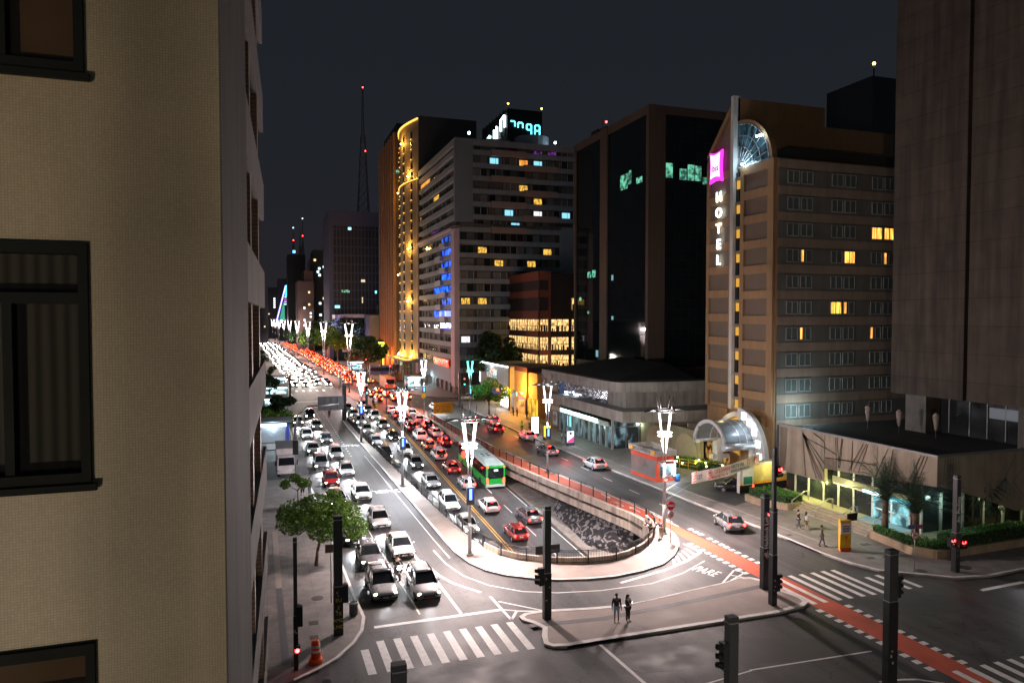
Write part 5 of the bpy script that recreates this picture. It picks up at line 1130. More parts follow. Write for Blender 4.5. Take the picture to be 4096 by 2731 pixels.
plainpole(33,200,6,'far pole with red signal on the right kerb',((4.6,REDL,3,0),),.3)
plainpole(31,235,6,'far pole with red signal under the trees',((4.6,REDL,3,0),),.3)
plainpole(5.4,170,6.2,'dark pole at the far left kerb by the bus shelter',None,.4)
# ================================================================ signs
def signpost(name,label,cat,x,y,h,z=.13):
    t=thing(name,label,cat,(x,y,z)); b=mb(STEEL); b.tube((x,y,z),(x,y,z+h),.04,n=6); b.build('post',t); return t
t=signpost('stop_sign','red octagonal PARE sign above a round arrow sign at the bend','road sign',32.13,52.39,3.3)
b=mb(M('stop_red',(.55,.015,.03),.45,var=.05)); b.loft([[(32.13+.4*math.cos(PI/8+PI/4*i),52.33,3.25+.4*math.sin(PI/8+PI/4*i)) for i in range(8)],[(32.13+.4*math.cos(PI/8+PI/4*i),52.36,3.25+.4*math.sin(PI/8+PI/4*i)) for i in range(8)]][::-1],sm=False); b.build('octagon',t)
text('PARE','lettering',t,M('letter_white',(.75,.75,.75),.5),(32.13,52.32,3.25),FY,.26,.004,font_bold=.01)
def disc(t,x,y,z,r=.28,arrow=None):
    b=mb(_m['sign_white_disc']); b.tube((x,y+.02,z),(x,y-.01,z),r,n=16); b.use(_m['sign_red_ring']); b.ring((x,y-.02,z),r*.9,.035,18,4,'Y'); b.use(BLK)
    if arrow: b.tube((x-.13,y-.03,z),(x+.13,y-.03,z),.025,n=4); b.tube((x+.13*arrow,y-.03,z),(x+.05*arrow,y-.03,z+.08),.022,n=4); b.tube((x+.13*arrow,y-.03,z),(x+.05*arrow,y-.03,z-.08),.022,n=4)
    b.build('round_sign',t)
disc(t,32.13,52.33,2.5,.28,1)
t=signpost('road_sign','round arrow sign with two street name plates in front of the palms','road sign',45.62,40.42,3.4); disc(t,45.62,40.36,2.85,.3,-1)
b=mb(M('plate_blue',(.06,.09,.22),.5)); b.box(44.95,40.4,3.35,45.6,40.44,3.65); b.use(M('plate_maroon',(.2,.04,.1),.5)); b.box(45.66,40.36,3.3,46.3,40.4,3.6); b.build('name_plate',t)
t=signpost('road_sign','small square notice on a thin post on the left pavement','road sign',4.02,48.5,4.0); b=mb(M('plate_brown',(.20,.13,.10),.6)); b.box(3.65,48.42,3.5,4.3,48.47,4.05); b.build('plate',t)
o=bpy.data.objects['street_lamp.003']; disc(o,32.93,54.5,6.0-1.0,.3)
t=thing('roadworks_board','yellow roadworks board standing in front of the white taxi','road sign',(31.2,132.5,0)); YB=M('board_yellow',(.75,.38,.02),.6)
b=mb(YB); b.box(29.9,132,1.0,33.6,132.08,3.1); b.build('board',t); b=mb(STEEL); b.tube((30.3,132.1,0),(30.3,132.1,3),.04); b.tube((33.2,132.1,0),(33.2,132.1,3),.04); b.build('leg',t)
for s,z in (('CICLOFAIXA',2.75),('DOMINGO',2.3),('7 - 16 H',1.85),('A 50 M',1.4)): text(s,'lettering',t,BLK,(32.4,131.97,z),FY,.42,.003)
b=mb(BLK); b.path([(30.65,131.97,1.4),(31.2,131.97,2.05),(30.65,131.97,2.7),(30.1,131.97,2.05),(30.65,131.97,1.4)],.04,4); b.build('diamond',t)
b=mb(YB); b.box(28.9,138.4,6.2-2.9,29.8,138.5,4.3); b.build('yellow_plate',bpy.data.objects['street_lamp.005'])
t=thing('striped_post','black and yellow striped marker with a round sign at the median nose','road sign',(21.0,144.9,0)); b=mb(YB); b.tube((21,144.9,.1),(21,144.9,1.9),.3,n=10); b.build('marker',t); b=mb(BLK)
for i in range(4): b.loft([[(21+.31*math.cos(2*PI*j/10),144.9+.31*math.sin(2*PI*j/10),.4+.4*i+.1*math.cos(2*PI*j/10)) for j in range(10)],[(21+.31*math.cos(2*PI*j/10),144.9+.31*math.sin(2*PI*j/10),.58+.4*i+.1*math.cos(2*PI*j/10)) for j in range(10)]],cap=False)
b.build('stripe',t); disc(t,21,144.6,2.5,.4)
# hanging sign gantry on the left pavement
t=thing('gantry_sign','curved arm street sign seen from behind over the left lanes','road sign',(3.2,84.5,0)); b=mb(STEEL); b.path([(3.2,84.5,0),(3.2,84.5,6.5),(3.5,84.5,8.0),(4.6,84.5,8.9),(8.0,84.5,9.1)],.09,6); b.build('arm',t); b=mb(POLE); b.box(5.7,84.6,8.4,8.6,84.7,10.0); b.use(BLK)
for i in range(4): b.box(5.7+.72*i,84.55,8.4,5.76+.72*i,84.6,10.0)
b.build('panel',t); b=mb(BLK); b.box(2.9,84.2,3.6,3.5,84.4,5.2); b.build('side_box',t)
t=thing('tunnel_sign','black height board hung on the curved railing','road sign',(20.3,51.3,1)); b=mb(BLK); b.box(19.6,51.3,.75,21.6,51.4,1.4); b.tube((18.4,52.3,1.2),(21.6,51.35,1.1),.04); b.build('board',t)
# banner
t=thing('banner','white cycle lane banner strung between the lamp post and a pole','banner',(44,62,0))
BW=M('banner_white',(.66,.60,.60),.75,0,.12,3)
P0=Vector((38.2,58.6,0)); P1=Vector((49.9,63.7,0)); b=mb(BW); nn=20
top=lambda u:4.35-.25*math.sin(PI*u)+.15*u; bt=lambda u:3.25-.30*math.sin(PI*u)+.1*math.sin(9*u)*.3+.2*u
pt=lambda u,o=0:P0.lerp(P1,u)+Vector((.45,-.9,0)).normalized()*(o+.05*math.sin(25*u))
for i in range(nn):
    a=pt(i/nn); c=pt((i+1)/nn); b.quad((a.x,a.y,bt(i/nn)),(c.x,c.y,bt((i+1)/nn)),(c.x,c.y,top((i+1)/nn)),(a.x,a.y,top(i/nn)))
b.build('cloth',t); ang=math.atan2(P1.y-P0.y,P1.x-P0.x)
def btxt(s,u,zo,size,m): p=pt(u,.1); text(s,'lettering',t,m,(p.x,p.y,(top(u)+bt(u))/2+zo),(R(90),0,ang),size,.003,font_bold=.008)
RT=M('letter_red',(.5,.06,.05),.6); BT=M('letter_dark',(.08,.08,.12),.6)
btxt('CICLOFAIXA',.42,.22,.52,RT); btxt('NESTA VIA',.64,.22,.52,BT); btxt('CET',.09,0,.55,BT); btxt('DOMINGO das 7h às 16h',.35,-.27,.34,RT); btxt('- RESPEITE A SINALIZAÇÃO',.68,-.27,.32,BT); btxt('40',.24,.2,.36,BT)
p=pt(.24,.12); b=mb(_m['sign_red_ring']); 
for (u,zz,r) in ((.24,.2,.3),(.8,.22,.28)):
    p=pt(u,.12); k=16; b.path([(p.x+r*math.cos(2*PI*i/k)*math.cos(ang),p.y+r*math.cos(2*PI*i/k)*math.sin(ang),(top(u)+bt(u))/2+zz+r*math.sin(2*PI*i/k)) for i in range(k+1)],.03,4)
p=pt(.93,.1); b.tube((p.x,p.y,3.95),(p.x+.03,p.y-.05,3.95),.38,n=14)
for i in range(4): p=pt(.012+.006*i,.1); b.quad((p.x-.1,p.y-.05,3.3+.28*i),(p.x+.28,p.y+.08,3.45+.28*i),(p.x+.28,p.y+.08,3.6+.28*i),(p.x-.1,p.y-.05,3.42+.28*i))
b.build('printed_mark',t); b=mb(STEEL); b.tube((33,54.8,3.9),(38.2,58.6,4.2),.02,n=4); b.tube((33,54.8,3.0),(38.2,58.6,3.3),.02,n=4); b.build('rope',t)
# ================================================================ kiosk
t=thing('news_kiosk','grey metal kiosk with red bands and a white sign box','kiosk',(43,75,0)); KM=M('kiosk_steel',(.26,.24,.23),.35,.5,.2,1); KR=M('kiosk_red',(.65,.07,.03),.5); KW=M('kiosk_white',(.65,.63,.6),.5)
fp2=[(42.1,77.7),(42.5,72.2),(44.7,72.3),(44.9,77.9)]
b=mb(KM); b.prism(fp2,.13,2.9); b.build('body',t)
ex=lambda d:[(42.1-d,77.7+d),(42.5-d,72.2-d),(44.7+d,72.3-d),(44.9+d,77.9+d)]
b=mb(KR); b.prism(ex(.03),2.55,3.1); b.prism(ex(.03),.14,.5); b.box(42.45,72.15,.5,42.75,72.5,2.3); b.build('red_band',t)
for (q0,q1) in ((0,1),(1,2),(2,3),(3,0)):
    e_=ex(.25); a=e_[q0]; c=e_[q1]; b=mb(KW); b.quad((*a,3.1),(*c,3.1),(*c,3.75),(*a,3.75)); b.quad((*c,3.1),(*a,3.1),(*a,3.75),(*c,3.75)); b.build('sign_board',t)
b=mb(KM); b.prism(ex(.2),3.08,3.12); b.build('roof',t)
ang2=math.atan2(72.2-77.7,42.5-42.1); text('BELLA PAULISTA','lettering',t,BT,(42.0,75.0,3.45),(R(90),0,ang2),.5,.004); b=mb(M('kiosk_yellow',(.8,.35,.02),.5))
for yy in (77.2,72.7): b.box(41.78+(77.7-yy)*.073,yy-.4,3.2,41.82+(77.7-yy)*.073,yy+.4,3.65)
b.build('yellow_patch',t)
b=mb(lit_mat('kiosk_interior',(.6,.9,1),.9,2,.1)); b.box(42.95,72.2,.9,44.3,72.15,2.3); b.build('shop_front',t); b=mb(E('kiosk_tube_light',(.75,.95,1),22)); b.box(44.55,72.0,.8,44.7,71.9,2.5); b.build('tube_light',t); b=mb(KR); b.quad((42.8,72.15,2.5),(44.8,72.15,2.5),(44.9,71.3,2.35),(42.9,71.3,2.35)); b.build('awning',t); light('kiosk_light',t,(44.5,71.4,2),260,(.7,.93,1),.2)
t=thing('blue_drum','blue plastic drum beside the kiosk light','drum',(44.9,71.8,.13)); b=mb(M('drum_blue',(.02,.12,.4),.5)); b.tube((44.9,71.8,.13),(44.9,71.8,1.0),.3,.3,12); b.ring((44.9,71.8,.5),.3,.03,12,4); b.build('drum',t)
# small items
t=thing('totem','yellow and orange illustrated notice totem on the right pavement','totem',(44.2,45.9,0)); b=mb(M('totem_yellow',(.72,.42,.02),.6,0,.15,1.5)); b.prism([(43.83,45.85),(44.79,45.7),(44.2,46.45)],.13,2.65); b.build('body',t)
b=mb(M('totem_white',(.62,.64,.68),.6)); b.prism([(43.84,45.80),(44.8,45.66),(44.79,45.7),(43.83,45.84)],1.55,2.4); b.use(M('totem_red',(.7,.08,.02),.6)); b.prism([(44.05,45.76),(44.6,45.67),(44.6,45.7),(44.05,45.8)],1.7,1.82); b.prism([(44.05,45.76),(44.6,45.67),(44.6,45.7),(44.05,45.8)],2.1,2.22); b.prism([(43.84,45.80),(44.8,45.66),(44.79,45.7),(43.83,45.84)],.14,.4); b.use(M('totem_blue',(.1,.3,.5),.6)); b.prism([(44.0,45.76),(44.65,45.67),(44.65,45.7),(44.0,45.8)],1.86,2.06)
b.use(M('totem_orange',(.75,.2,.02),.6)); b.tube((44.3,45.74,.5),(44.35,45.74,1.2),.03,n=4)
for i in range(5): b.tube((44.35,45.73,1.15),(44.35+.22*math.cos(.5+.5*i),45.73,1.15+.25*math.sin(.5+.5*i)),.02,n=4)
b.build('artwork',t)
t=signpost('information_board','dark information board on a post behind the yellow totem','road sign',45.3,46.3,3.0); b=mb(BLK); b.box(44.9,46.2,2.4,45.9,46.28,3.0); b.build('board',t)
t=thing('litter_bin','grey slatted litter bin by the graffiti marked pole','litter bin',(5.17,45.89,.13)); b=mb(M('bin_grey',(.10,.10,.10),.5)); b.tube((5.17,45.9,.15),(5.17,45.9,.9),.2,.24,12)
for i in range(12): a=2*PI*i/12; b.box(5.17+.24*math.cos(a)-.02,45.9+.24*math.sin(a)-.02,.2,5.17+.24*math.cos(a)+.02,45.9+.24*math.sin(a)+.02,.95)
b.build('basket',t); b=mb(STEEL); b.ring((5.17,45.9,.98),.25,.03,14,4); b.build('rim',t)
t=thing('traffic_barrel','orange traffic barrel with two white bands on the left pavement','traffic barrel',(2.49,40.3,.13)); OR=M('barrel_orange',(.85,.11,.01),.45,0,.08,2); b=mb(OR)
b.tube((2.49,40.3,.13),(2.49,40.3,.42),.40,.34,14); b.tube((2.49,40.3,.42),(2.49,40.3,1.28),.27,.22,14); b.tube((2.49,40.3,1.28),(2.49,40.3,1.36),.2,.16,14); b.build('body',t); b=mb(M('reflective_white',(.8,.8,.8),.4))
for z in (.72,.98): b.tube((2.49,40.3,z),(2.49,40.3,z+.13),.272-.058*(z-.42),.266-.058*(z-.42),14,caps=False)
b.build('reflective_band',t)
for x,y,lb,col in ((40.7,106.9,'bright white advertising panel by the bank pavement','white'),(42.6,97.2,'lit poster panel with a dark haired figure in front of the bank','poster'),(41.3,103.2,'yellow lit panel behind the bus stop crowd','yellow'),(38.9,192,'white advertising panel with pink digits beside the far kiosk','pink')):
    t=thing('advertising_panel',lb,'advertising panel',(x,y,.13)); h=3.3 if col in('white','pink') else 2.4; b=mb(POLE); b.box(x-.65,y,.13,x+.65,y+.2,h); b.build('frame',t)
    m={'white':E('panel_white_glow',(.95,.97,1),5),'poster':E('poster_glow',(.75,.85,1),1.5),'yellow':E('panel_yellow_glow',(1,.6,.03),2.2),'pink':E('panel_white_glow',(.95,.97,1),5)}[col]
    b=mb(m); b.box(x-.55,y-.03,.6,x+.55,y,h-.1); b.build('face',t)
    if col=='poster': b=mb(E('poster_pink',(.8,.03,.3),1.3)); b.quad((x-.5,y-.04,.62),(x+.55,y-.04,.62),(x+.55,y-.04,1.5),(x-.5,y-.04,.8)); b.use(BLK); b.tube((x,y-.03,1.95),(x,y-.05,1.95),.2,n=10); b.build('artwork',t)
    if col=='pink': text('22:13','digits',t,E('pink_digits',(1,.1,.7),4),(x,y-.05,.95),FY,.6,.01) ; 
    if col!='yellow': light('panel_light',t,(x,y-.8,1.5),70,(.9,.95,1),.3)
# kerbside kiosks and shelters on the far left and right
def shelter(x0,y0,x1,y1,h,label,cat='kiosk',col=(.3,.35,.36),glow=(.5,.9,1),g=2.5,name='bus_shelter'):
    t=thing(name,label,cat,((x0+x1)/2,y0,0)); b=mb(M('shelter_metal',(.14,.16,.17),.5,.3,.1,1)); b.box(x0,y0,h-.25,x1,y1,h); b.build('roof',t)
    b=mb(STEEL)
    for x in (x0+.15,x1-.15):
        for y in (y0+.15,y1-.15): b.box(x-.08,y-.08,.13,x+.08,y+.08,h-.25)
    b.build('post',t); b=mb(lit_mat('shelter_interior',glow,g,.8,.1,(1,1,1.5))); b.box(x0+.2,y1-.4,.3,x1-.2,y1-.3,h-.4); b.build('back_panel',t)
    b=mb(E('shelter_strip_light',(.8,.97,1),10)); b.box(x0+.2,y0-.03,h-.5,x1-.2,y0+.02,h-.3); b.build('strip_light',t); light('shelter_light',t,((x0+x1)/2,y0-.6,h-.6),220,(.7,.95,1),.3); return t
shelter(-.2,150,4.2,157,3.2,'low bus shelter with cyan light behind the dark street tree','bus shelter')
shelter(-.1,172,5.0,180,3.4,'second bus shelter up the left pavement','bus shelter')
shelter(.3,198,5.2,205,3.5,'farthest lit bus shelter on the left pavement','bus shelter')
shelter(35.9,190,40.5,194.5,3.4,'white lit newsstand in front of the pink corner pier','kiosk',glow=(.75,.9,1),name='newsstand')
shelter(28.5,262,34,268,3.4,'lit kiosk under the trees beyond the second crossing','kiosk',name='newsstand')
t=thing('shuttered_newsstand','shuttered newsstand with a bright top strip and a blue end post','kiosk',(1.6,113,0)); b=mb(M('stand_grey',(.28,.30,.34),.45,.3,.1,1)); b.box(-1,113.4,.13,3.0,117,3.0); b.build('body',t); b=mb(M('shutter_pale',(.42,.45,.5),.4,.3,.1,1))
for i in range(11): b.box(-.9,113.3,.4+.17*i,2.8,113.38,.53+.17*i)
b.build('shutter',t); b=mb(M('stand_blue',(.02,.06,.35),.5)); b.box(3.0,113.3,.13,3.4,115,3.1); b.build('end_post',t); b=mb(M('stand_roof',(.12,.13,.15),.7)); b.box(-1.2,113.0,3.3,3.8,118,3.5); b.build('roof',t); b=mb(E('stand_strip_glow',(.8,.92,1),9)); b.box(-1,113.1,2.75,3.0,113.25,3.1); b.build('strip_light',t); light('stand_light',t,(1,112.4,2.9),320,(.7,.9,1),.4)
t=thing('bus_gateway','dark lattice entrance frame in front of the gold tower','structure frame',(36,205,0)); b=mb(BLK)
for i in range(7): b.tube((35.0,203+i*1.5,0),(36.0,203+i*1.5,5.5),.15,n=4); b.tube((36.0,203+i*1.5,5.5),(39.5,203+i*1.5,4.5),.12,n=4)
b.tube((36,203,5.5),(36,212,5.5),.15,n=4); b.tube((35.5,203,3),(35.5,212,3),.1,n=4); b.build('frame',t)
t=thing('blue_column_clock','purple and orange round store sign on a short post by the leafy tree','sign',(41.9,131.2,0)); b=mb(STEEL); b.tube((41.9,131.2,0),(41.9,131.2,4.6),.06); b.build('post',t); b=mb(E('purple_disc_glow',(.15,.04,.4),1.0)); b.tube((41.9,131.1,5.0),(41.9,131.0,5.0),.8,n=16); b.use(E('orange_disc_glow',(1,.4,.1),1.2)); b.quad((41.9,130.97,4.9),(42.6,130.97,4.7),(42.4,130.97,5.5),(41.9,130.97,5.7)); b.build('disc',t)
t=thing('yellow_post_sign','lit yellow square sign on a post in front of the ribbed tower','sign',(35.5,232,0)); b=mb(BLK); b.tube((35.5,232,0),(35.5,232,11),.12); b.build('post',t); b=mb(E('yellow_green_glow',(.85,1,.05),4)); b.box(34.6,231.8,9.5,36.4,232,11.2); b.box(35.9,231.8,4,36.2,232,7.5); b.build('face',t)
t=thing('flagpole','pale bare flagpole beside the violet pavilion','flagpole',(43.2,292,0)); b=mb(M('pole_cream',(.5,.42,.3),.6)); b.tube((43.2,292,0),(43.2,292,24),.25,.12,6); b.build('pole',t)
# bollards / bike racks by the hoarding
for i in range(5):
    t=thing('bike_rack','steel hoop bike rack in front of the hoarding','bike rack',(45.9,131.5+1.1*i,.13),0,'hoop bike racks by the hoarding'); b=mb(STEEL); y=131.5+1.1*i; b.path([(45.7,y,.13),(45.7,y,.9),(45.9,y,1.05),(46.1,y,.9),(46.1,y,.13)],.03,5); b.build('hoop',t)
# ================================================================ vehicles
HL=E('headlight_glow',(1,.93,.85),60); HLW=E('headlight_amber_glow',(1,.72,.35),30); TLT=E('taillight_glow',(1,.03,.02),16); TLD=M('taillight_off',(.25,.01,.01),.3); HOFF=M('headlight_glass',(.5,.5,.5),.15,.2,.05,3)
TYRE=M('tyre_rubber',(.015,.015,.016),.85); RIM=M('wheel_rim',(.35,.35,.36),.35,.7,.1,3); PLT=M('plate_grey',(.45,.45,.45),.5); PLR=M('plate_red',(.4,.03,.03),.5); CGL=M('car_window_glass',(.01,.012,.014),.06,spec=.7)
paints={'silver':(.40,.40,.41),'white':(.72,.72,.72),'black':(.012,.012,.014),'red':(.28,.012,.012),'grey':(.14,.14,.15),'pearl':(.55,.53,.50),'blue':(.03,.07,.2),'green':(.02,.25,.06),'orange':(.38,.09,.02)}
def paint(c): 
    m=M('car_paint_'+c,paints[c],.28,.15 if c in('silver','grey') else 0,.04,.5); m.node_tree.nodes['Principled BSDF'].inputs['Coat Weight'].default_value=.8; return m
def car_parts(t,col='silver',kind='hatch',lights='head',amber=False,plate=PLT,simple=False):
    """car built at the origin, nose towards -Y, parented to t"""
    D={'hatch':(4.0,1.68,1.48,.30,.62,.36),'sedan':(4.5,1.74,1.43,.30,.60,.70),'mpv':(4.3,1.74,1.66,.22,.52,.22),'suv':(4.3,1.76,1.70,.30,.55,.20)}
    L_,W,Hh,c0,c1,tr=D[kind]; h=L_/2; w=W/2; P=paint(col); belt=.92 if kind in('hatch','sedan') else 1.02
    st=[(-h,.66,.52,.62),(-h+.10,.88,.36,.74),(-h+.35,.97,.26,.82),(-h+1.05,1.0,.24,belt-.04),(-h+1.5,1.0,.24,belt),(0,1.0,.24,belt+.02),(h-.7,1.0,.24,belt+.03),(h-.25,.95,.30,belt+(.0 if kind=='sedan' else .03)),(h-.04,.84,.40,belt-.08),(h,.74,.48,belt-.2)]
    rings=[]
    for y,k,zb,zt in st:
        x=w*k; rings.append([(-x*.90,y,zb),(-x*.985,y,zb+.10),(-x,y,(zb+zt)/2),(-x*.97,y,zt-.10),(-x*.88,y,zt-.01),(-x*.4,y,zt+.025),(x*.4,y,zt+.025),(x*.88,y,zt-.01),(x*.97,y,zt-.10),(x,y,(zb+zt)/2),(x*.985,y,zb+.10),(x*.90,y,zb)])
    b=mb(P); b.loft(rings)
    y1=-h+1.05; y2=-h+1.85; y3=h-.28-tr*1.0-(.0 if kind!='sedan' else .35); y4=h-(.16 if kind!='sedan' else .72)
    # roof and pillars
    rt=w*.74; rb=w*.90; zr_=Hh
    b.loft([[(-rt,y,zr_-.07),(-rt*.93,y,zr_-.01),(-rt*.4,y,zr_+.02),(rt*.4,y,zr_+.02),(rt*.93,y,zr_-.01),(rt,y,zr_-.07),(rt*.9,y,zr_-.09),(-rt*.9,y,zr_-.09)] for y in (y2-.04,y2+.2,(y2+y3)/2,y3-.2,y3+.04)])
    for s in (-1,1):
        for (ya,yb) in ((y1,y2),(y4,y3)): b.tube((s*rb,ya,belt),(s*rt*.98,yb,zr_-.06),.045,n=5)
        ym=(y2+y3)/2-.05; b.tube((s*rb,ym,belt),(s*rt*1.0,ym,zr_-.06),.04,n=4)
    if kind in('mpv','suv'): b.use(BLK); [b.box(s*rt*.86-.02,y2+.1,zr_+.0,s*rt*.86+.02,y3-.1,zr_+.06) for s in(-1,1)]
    b.build('body',t,None,False)
    b=mb(CGL); b.loft([[(-rb*.96,y1+.03,belt-.02),(-rt*.95,y2,zr_-.07),(rt*.95,y2,zr_-.07),(rb*.96,y1+.03,belt-.02)],[(-rb*.985,y1+.75,belt-.02),(-rt*.985,y2+.2,zr_-.05),(rt*.985,y2+.2,zr_-.05),(rb*.985,y1+.75,belt-.02)],[(-rb*.985,y4-.5,belt-.02),(-rt*.985,y3-.1,zr_-.05),(rt*.985,y3-.1,zr_-.05),(rb*.985,y4-.5,belt-.02)],[(-rb*.96,y4-.02,belt-.02),(-rt*.95,y3,zr_-.07),(rt*.95,y3,zr_-.07),(rb*.96,y4-.02,belt-.02)]],sm=False); b.build('windows',t,None,False)
    for s in (-1,1):
        for y in (-h+.78,h-.72):
            b=mb(TYRE); b.tube((s*(w-.20),y,.31),(s*(w+.015),y,.31),.31,n=14); o=b.build('wheel',t,None,False)
            b=mb(RIM); b.tube((s*(w+.005),y,.31),(s*(w+.03),y,.31),.19,n=10); r=b.build('rim',o,None,False)
        b=mb(P); b.ball((s*(w+.10),y1+.35,belt+.06),.1,6,4,(.9,.6,.7)); b.build('mirror',t,None,False)
        b=mb((HLW if amber else HL) if lights in('head','both') else HOFF); b.ball((s*w*.70,-h+.13,.66),.15,8,5,(1.15,.55,.62)); b.build('headlight',t,None,False)
        b=mb(TLT if lights=='tail' else TLD); b.ball((s*w*.80,h-.06,.82 if kind!='suv' else .95),.15,6,5,(.8,.5,1.1)); b.build('taillight',t,None,False)
    b=mb(BLK); b.box(-w*.42,-h-.02,.44,w*.42,-h+.12,.60); b.box(-w*.6,-h+.02,.28,w*.6,-h+.2,.38); b.build('grille',t,None,False)
    b=mb(plate); b.box(-.2,-h-.03,.40,.2,-h+.01,.50); b.box(-.2,h-.02,.62,.2,h+.02,.74); b.build('number_plate',t,None,False)
    if lights=='tail': b=mb(TLT); b.box(-.16,y3+.02,zr_-.13,.16,y3+.10,zr_-.06); b.build('brake_light',t,None,False)
    return t
def car(x,y,label,col='silver',kind='hatch',lights='head',rz=0,group=None,slope=False,amber=False,plate=PLT,beam=None):
    t=thing('car',label,'car',(x,y,zr(y) if slope else .012),rz,group); car_parts(t,col,kind,lights,amber,plate)
    if slope:
        s=math.atan((zr(y+1)-zr(y-1))/2); t.rotation_euler=(s if abs(rz)<1 else -s,0,rz)
    if beam: addbeam(t,beam*3)
    return t
def addbeam(t,e_=250,tail=False):
    if tail: o=light('tail_glow',None,(0,2.7,.8),e_,(1,.06,.03),.3)
    else: o=light('headlight_beam',None,(0,-2.2,.75),e_,(.95,.95,1),.12,'SPOT',(R(74),0,PI),R(95),.9)
    o.parent=t
GQ='cars queued at the stop line'
car(7.45,49.5,'silver estate car with roof bars first at the stop line in the kerb lane','silver','mpv',amber=True,group=GQ,beam=45)
t=bpy.data.objects['car']; b=mb(BLK); [b.box(-.72,yy,1.72,.72,yy+.06,1.77) for yy in (-.3,.7)]; b.build('roof_bar',t,None,False)
car(10.2,48.6,'silver people carrier with a red number plate first in the outer lane','silver','mpv',amber=True,plate=PLR,group=GQ,beam=40)
car(7.5,56.0,'grey hatchback with a blue white headlight directly behind the estate car','grey','hatch',group=GQ,beam=320)
car(10.2,57.6,'white saloon behind the motorcyclist in the outer lane','white','sedan',group=GQ,beam=220)
car(7.0,62.0,'black car with glaring lamps beneath the street tree','black','suv',group=GQ,beam=320)
car(9.75,65.8,'white car following the saloon in the outer lane','white','hatch',group=GQ,beam=250)
car(6.9,68.3,'dark car half hidden by the tree crown','grey','sedan',group=GQ,beam=180)
car(6.8,74.4,'black and white car beyond the tree crown','black','hatch',group=GQ,beam=180)
car(7.0,83.7,'red car with bright headlights behind the queue in the kerb lane','red','hatch',group=GQ,beam=380)
GL_='cars driving towards the camera in the left surface lanes'
for i,(x,y,c,k,lb) in enumerate(((9.5,76.5,'white','sedan','white saloon level with the gap before the red car in the outer lane'),(9.2,88.5,'pearl','hatch','pearl hatchback approaching beside the red car'),(6.6,93.5,'silver','suv','silver off roader next to the parked white truck'),(9.0,99.5,'white','mpv','white people carrier just beyond the overhead sign'),(6.3,104.5,'silver','sedan','silver saloon by the shuttered newsstand'),(8.7,112,'grey','hatch','grey hatchback on the lane by the second bus lane lettering'),(6.2,117.5,'white','hatch','white hatchback passing the shuttered newsstand'),(8.3,127,'silver','hatch','silver hatchback level with the dark street tree'),(8.0,141,'black','suv','black off roader crossing the far end of the bus lane'))):
    car(x,y,lb,c,k,group=GL_,beam=330)
car(5.5,133,'silver saloon leaving the side of the bus shelter','silver','sedan',group=GL_,beam=250)
# sunken inbound lanes
GI='cars climbing towards the camera in the sunken lanes'
ordw=['nearest','second','third','fourth','fifth','sixth','seventh','eighth','ninth','tenth','eleventh','twelfth']
cols=['silver','white','grey','white','black','silver','pearl','white','silver','grey','white','black']; kinds=['hatch','sedan','mpv','hatch','sedan','suv']
random.seed(11)
for lane,(xf,nm,y0) in enumerate(((lambda y:17.6-(y-60)*.018,'beside the left railings',71),(lambda y:20.7-(y-60)*.014,'beside the yellow centre line',66))):
    y=y0
    for i in range(11):
        c=cols[(i+lane*5)%12]; car(xf(y),y,f'{ordw[i]} {c} car with lit headlights in the sunken lane {nm}',c,kinds[(i*2+lane)%6],group=GI,slope=True,beam=420); y+=7.6+random.random()*2.2
# sunken outbound lanes with brake lights
GO='braking cars driving away in the sunken lanes'
for x,y,c,k,lb in ((24.15,117.3,'white','suv','white off roader with a roof rail in the left braking lane'),(24.3,104.3,'pearl','suv','pinkish off roader with a round spare wheel on its tail'),(24.1,110.6,'orange','hatch','orange hatchback ahead of the spare wheel off roader'),(27.1,112.2,'red','hatch','red car with glaring brake lights nearest the graffiti wall'),(27.2,119.0,'white','sedan','white saloon against the graffiti wall ahead of the red car'),(27.0,125.0,'black','suv','black off roader with a spare wheel ahead of the white saloon'),(24.0,124.3,'red','suv','reddish off roader with a spare wheel in the left braking lane'),(23.9,130.6,'silver','hatch','silver hatchback in the middle of the braking queue on the left'),(26.8,131.4,'white','hatch','white hatchback in the middle of the braking queue on the right'),(23.9,137.0,'red','sedan','red saloon near the head of the left braking queue'),(26.7,138.0,'white','mpv','white people carrier near the head of the right braking queue'),(23.9,144.0,'white','hatch','white hatchback heading the left braking queue'),(26.5,144.6,'silver','sedan','silver saloon heading the right braking queue')):
    car(x,y,lb,c,k,'tail',PI,GO,True)
for nme in [o for o in bpy.data.objects if o.get('label') and 'spare wheel' in o['label'] and o.type=='EMPTY' and 'ahead of the spare' not in o['label']]:
    b=mb(TYRE); b.tube((0,2.12,.95),(0,2.32,.95),.33,n=14); o=b.build('spare_wheel',nme,None,False); b=mb(RIM); b.tube((0,2.33,.95),(0,2.34,.95),.17,n=10); b.build('rim',o,None,False)
car(24.4,97.0,'dark red car driving beside the green bus','red','sedan','tail',PI,GO,True); car(24.5,89.5,'silver car level with the tail of the green bus','silver','hatch','tail',PI,GO,True); car(24.6,80,'white car alone in the left sunken lane past the bus','white','hatch','tail',PI,GO,True); car(28.0,75.5,'grey car behind the green bus by the mural bank','grey','sedan','tail',PI,GO,True); car(24.8,71,'red car nearest the tunnel mouth in the left sunken lane','red','hatch','tail',PI,GO,True)
for x,y,e_ in ((25.5,127,300),(25.5,114,300),(26,102,160),(26,84,120),(26,73,90)): 
    o=light('brake_glow',None,(x,y-1.5,zr(y)+1.3),e_,(1,.08,.05),.6); o.parent=bpy.data.objects['car']; o.location=(x-7.45,y-1.5-49.5,zr(y)+1.2)
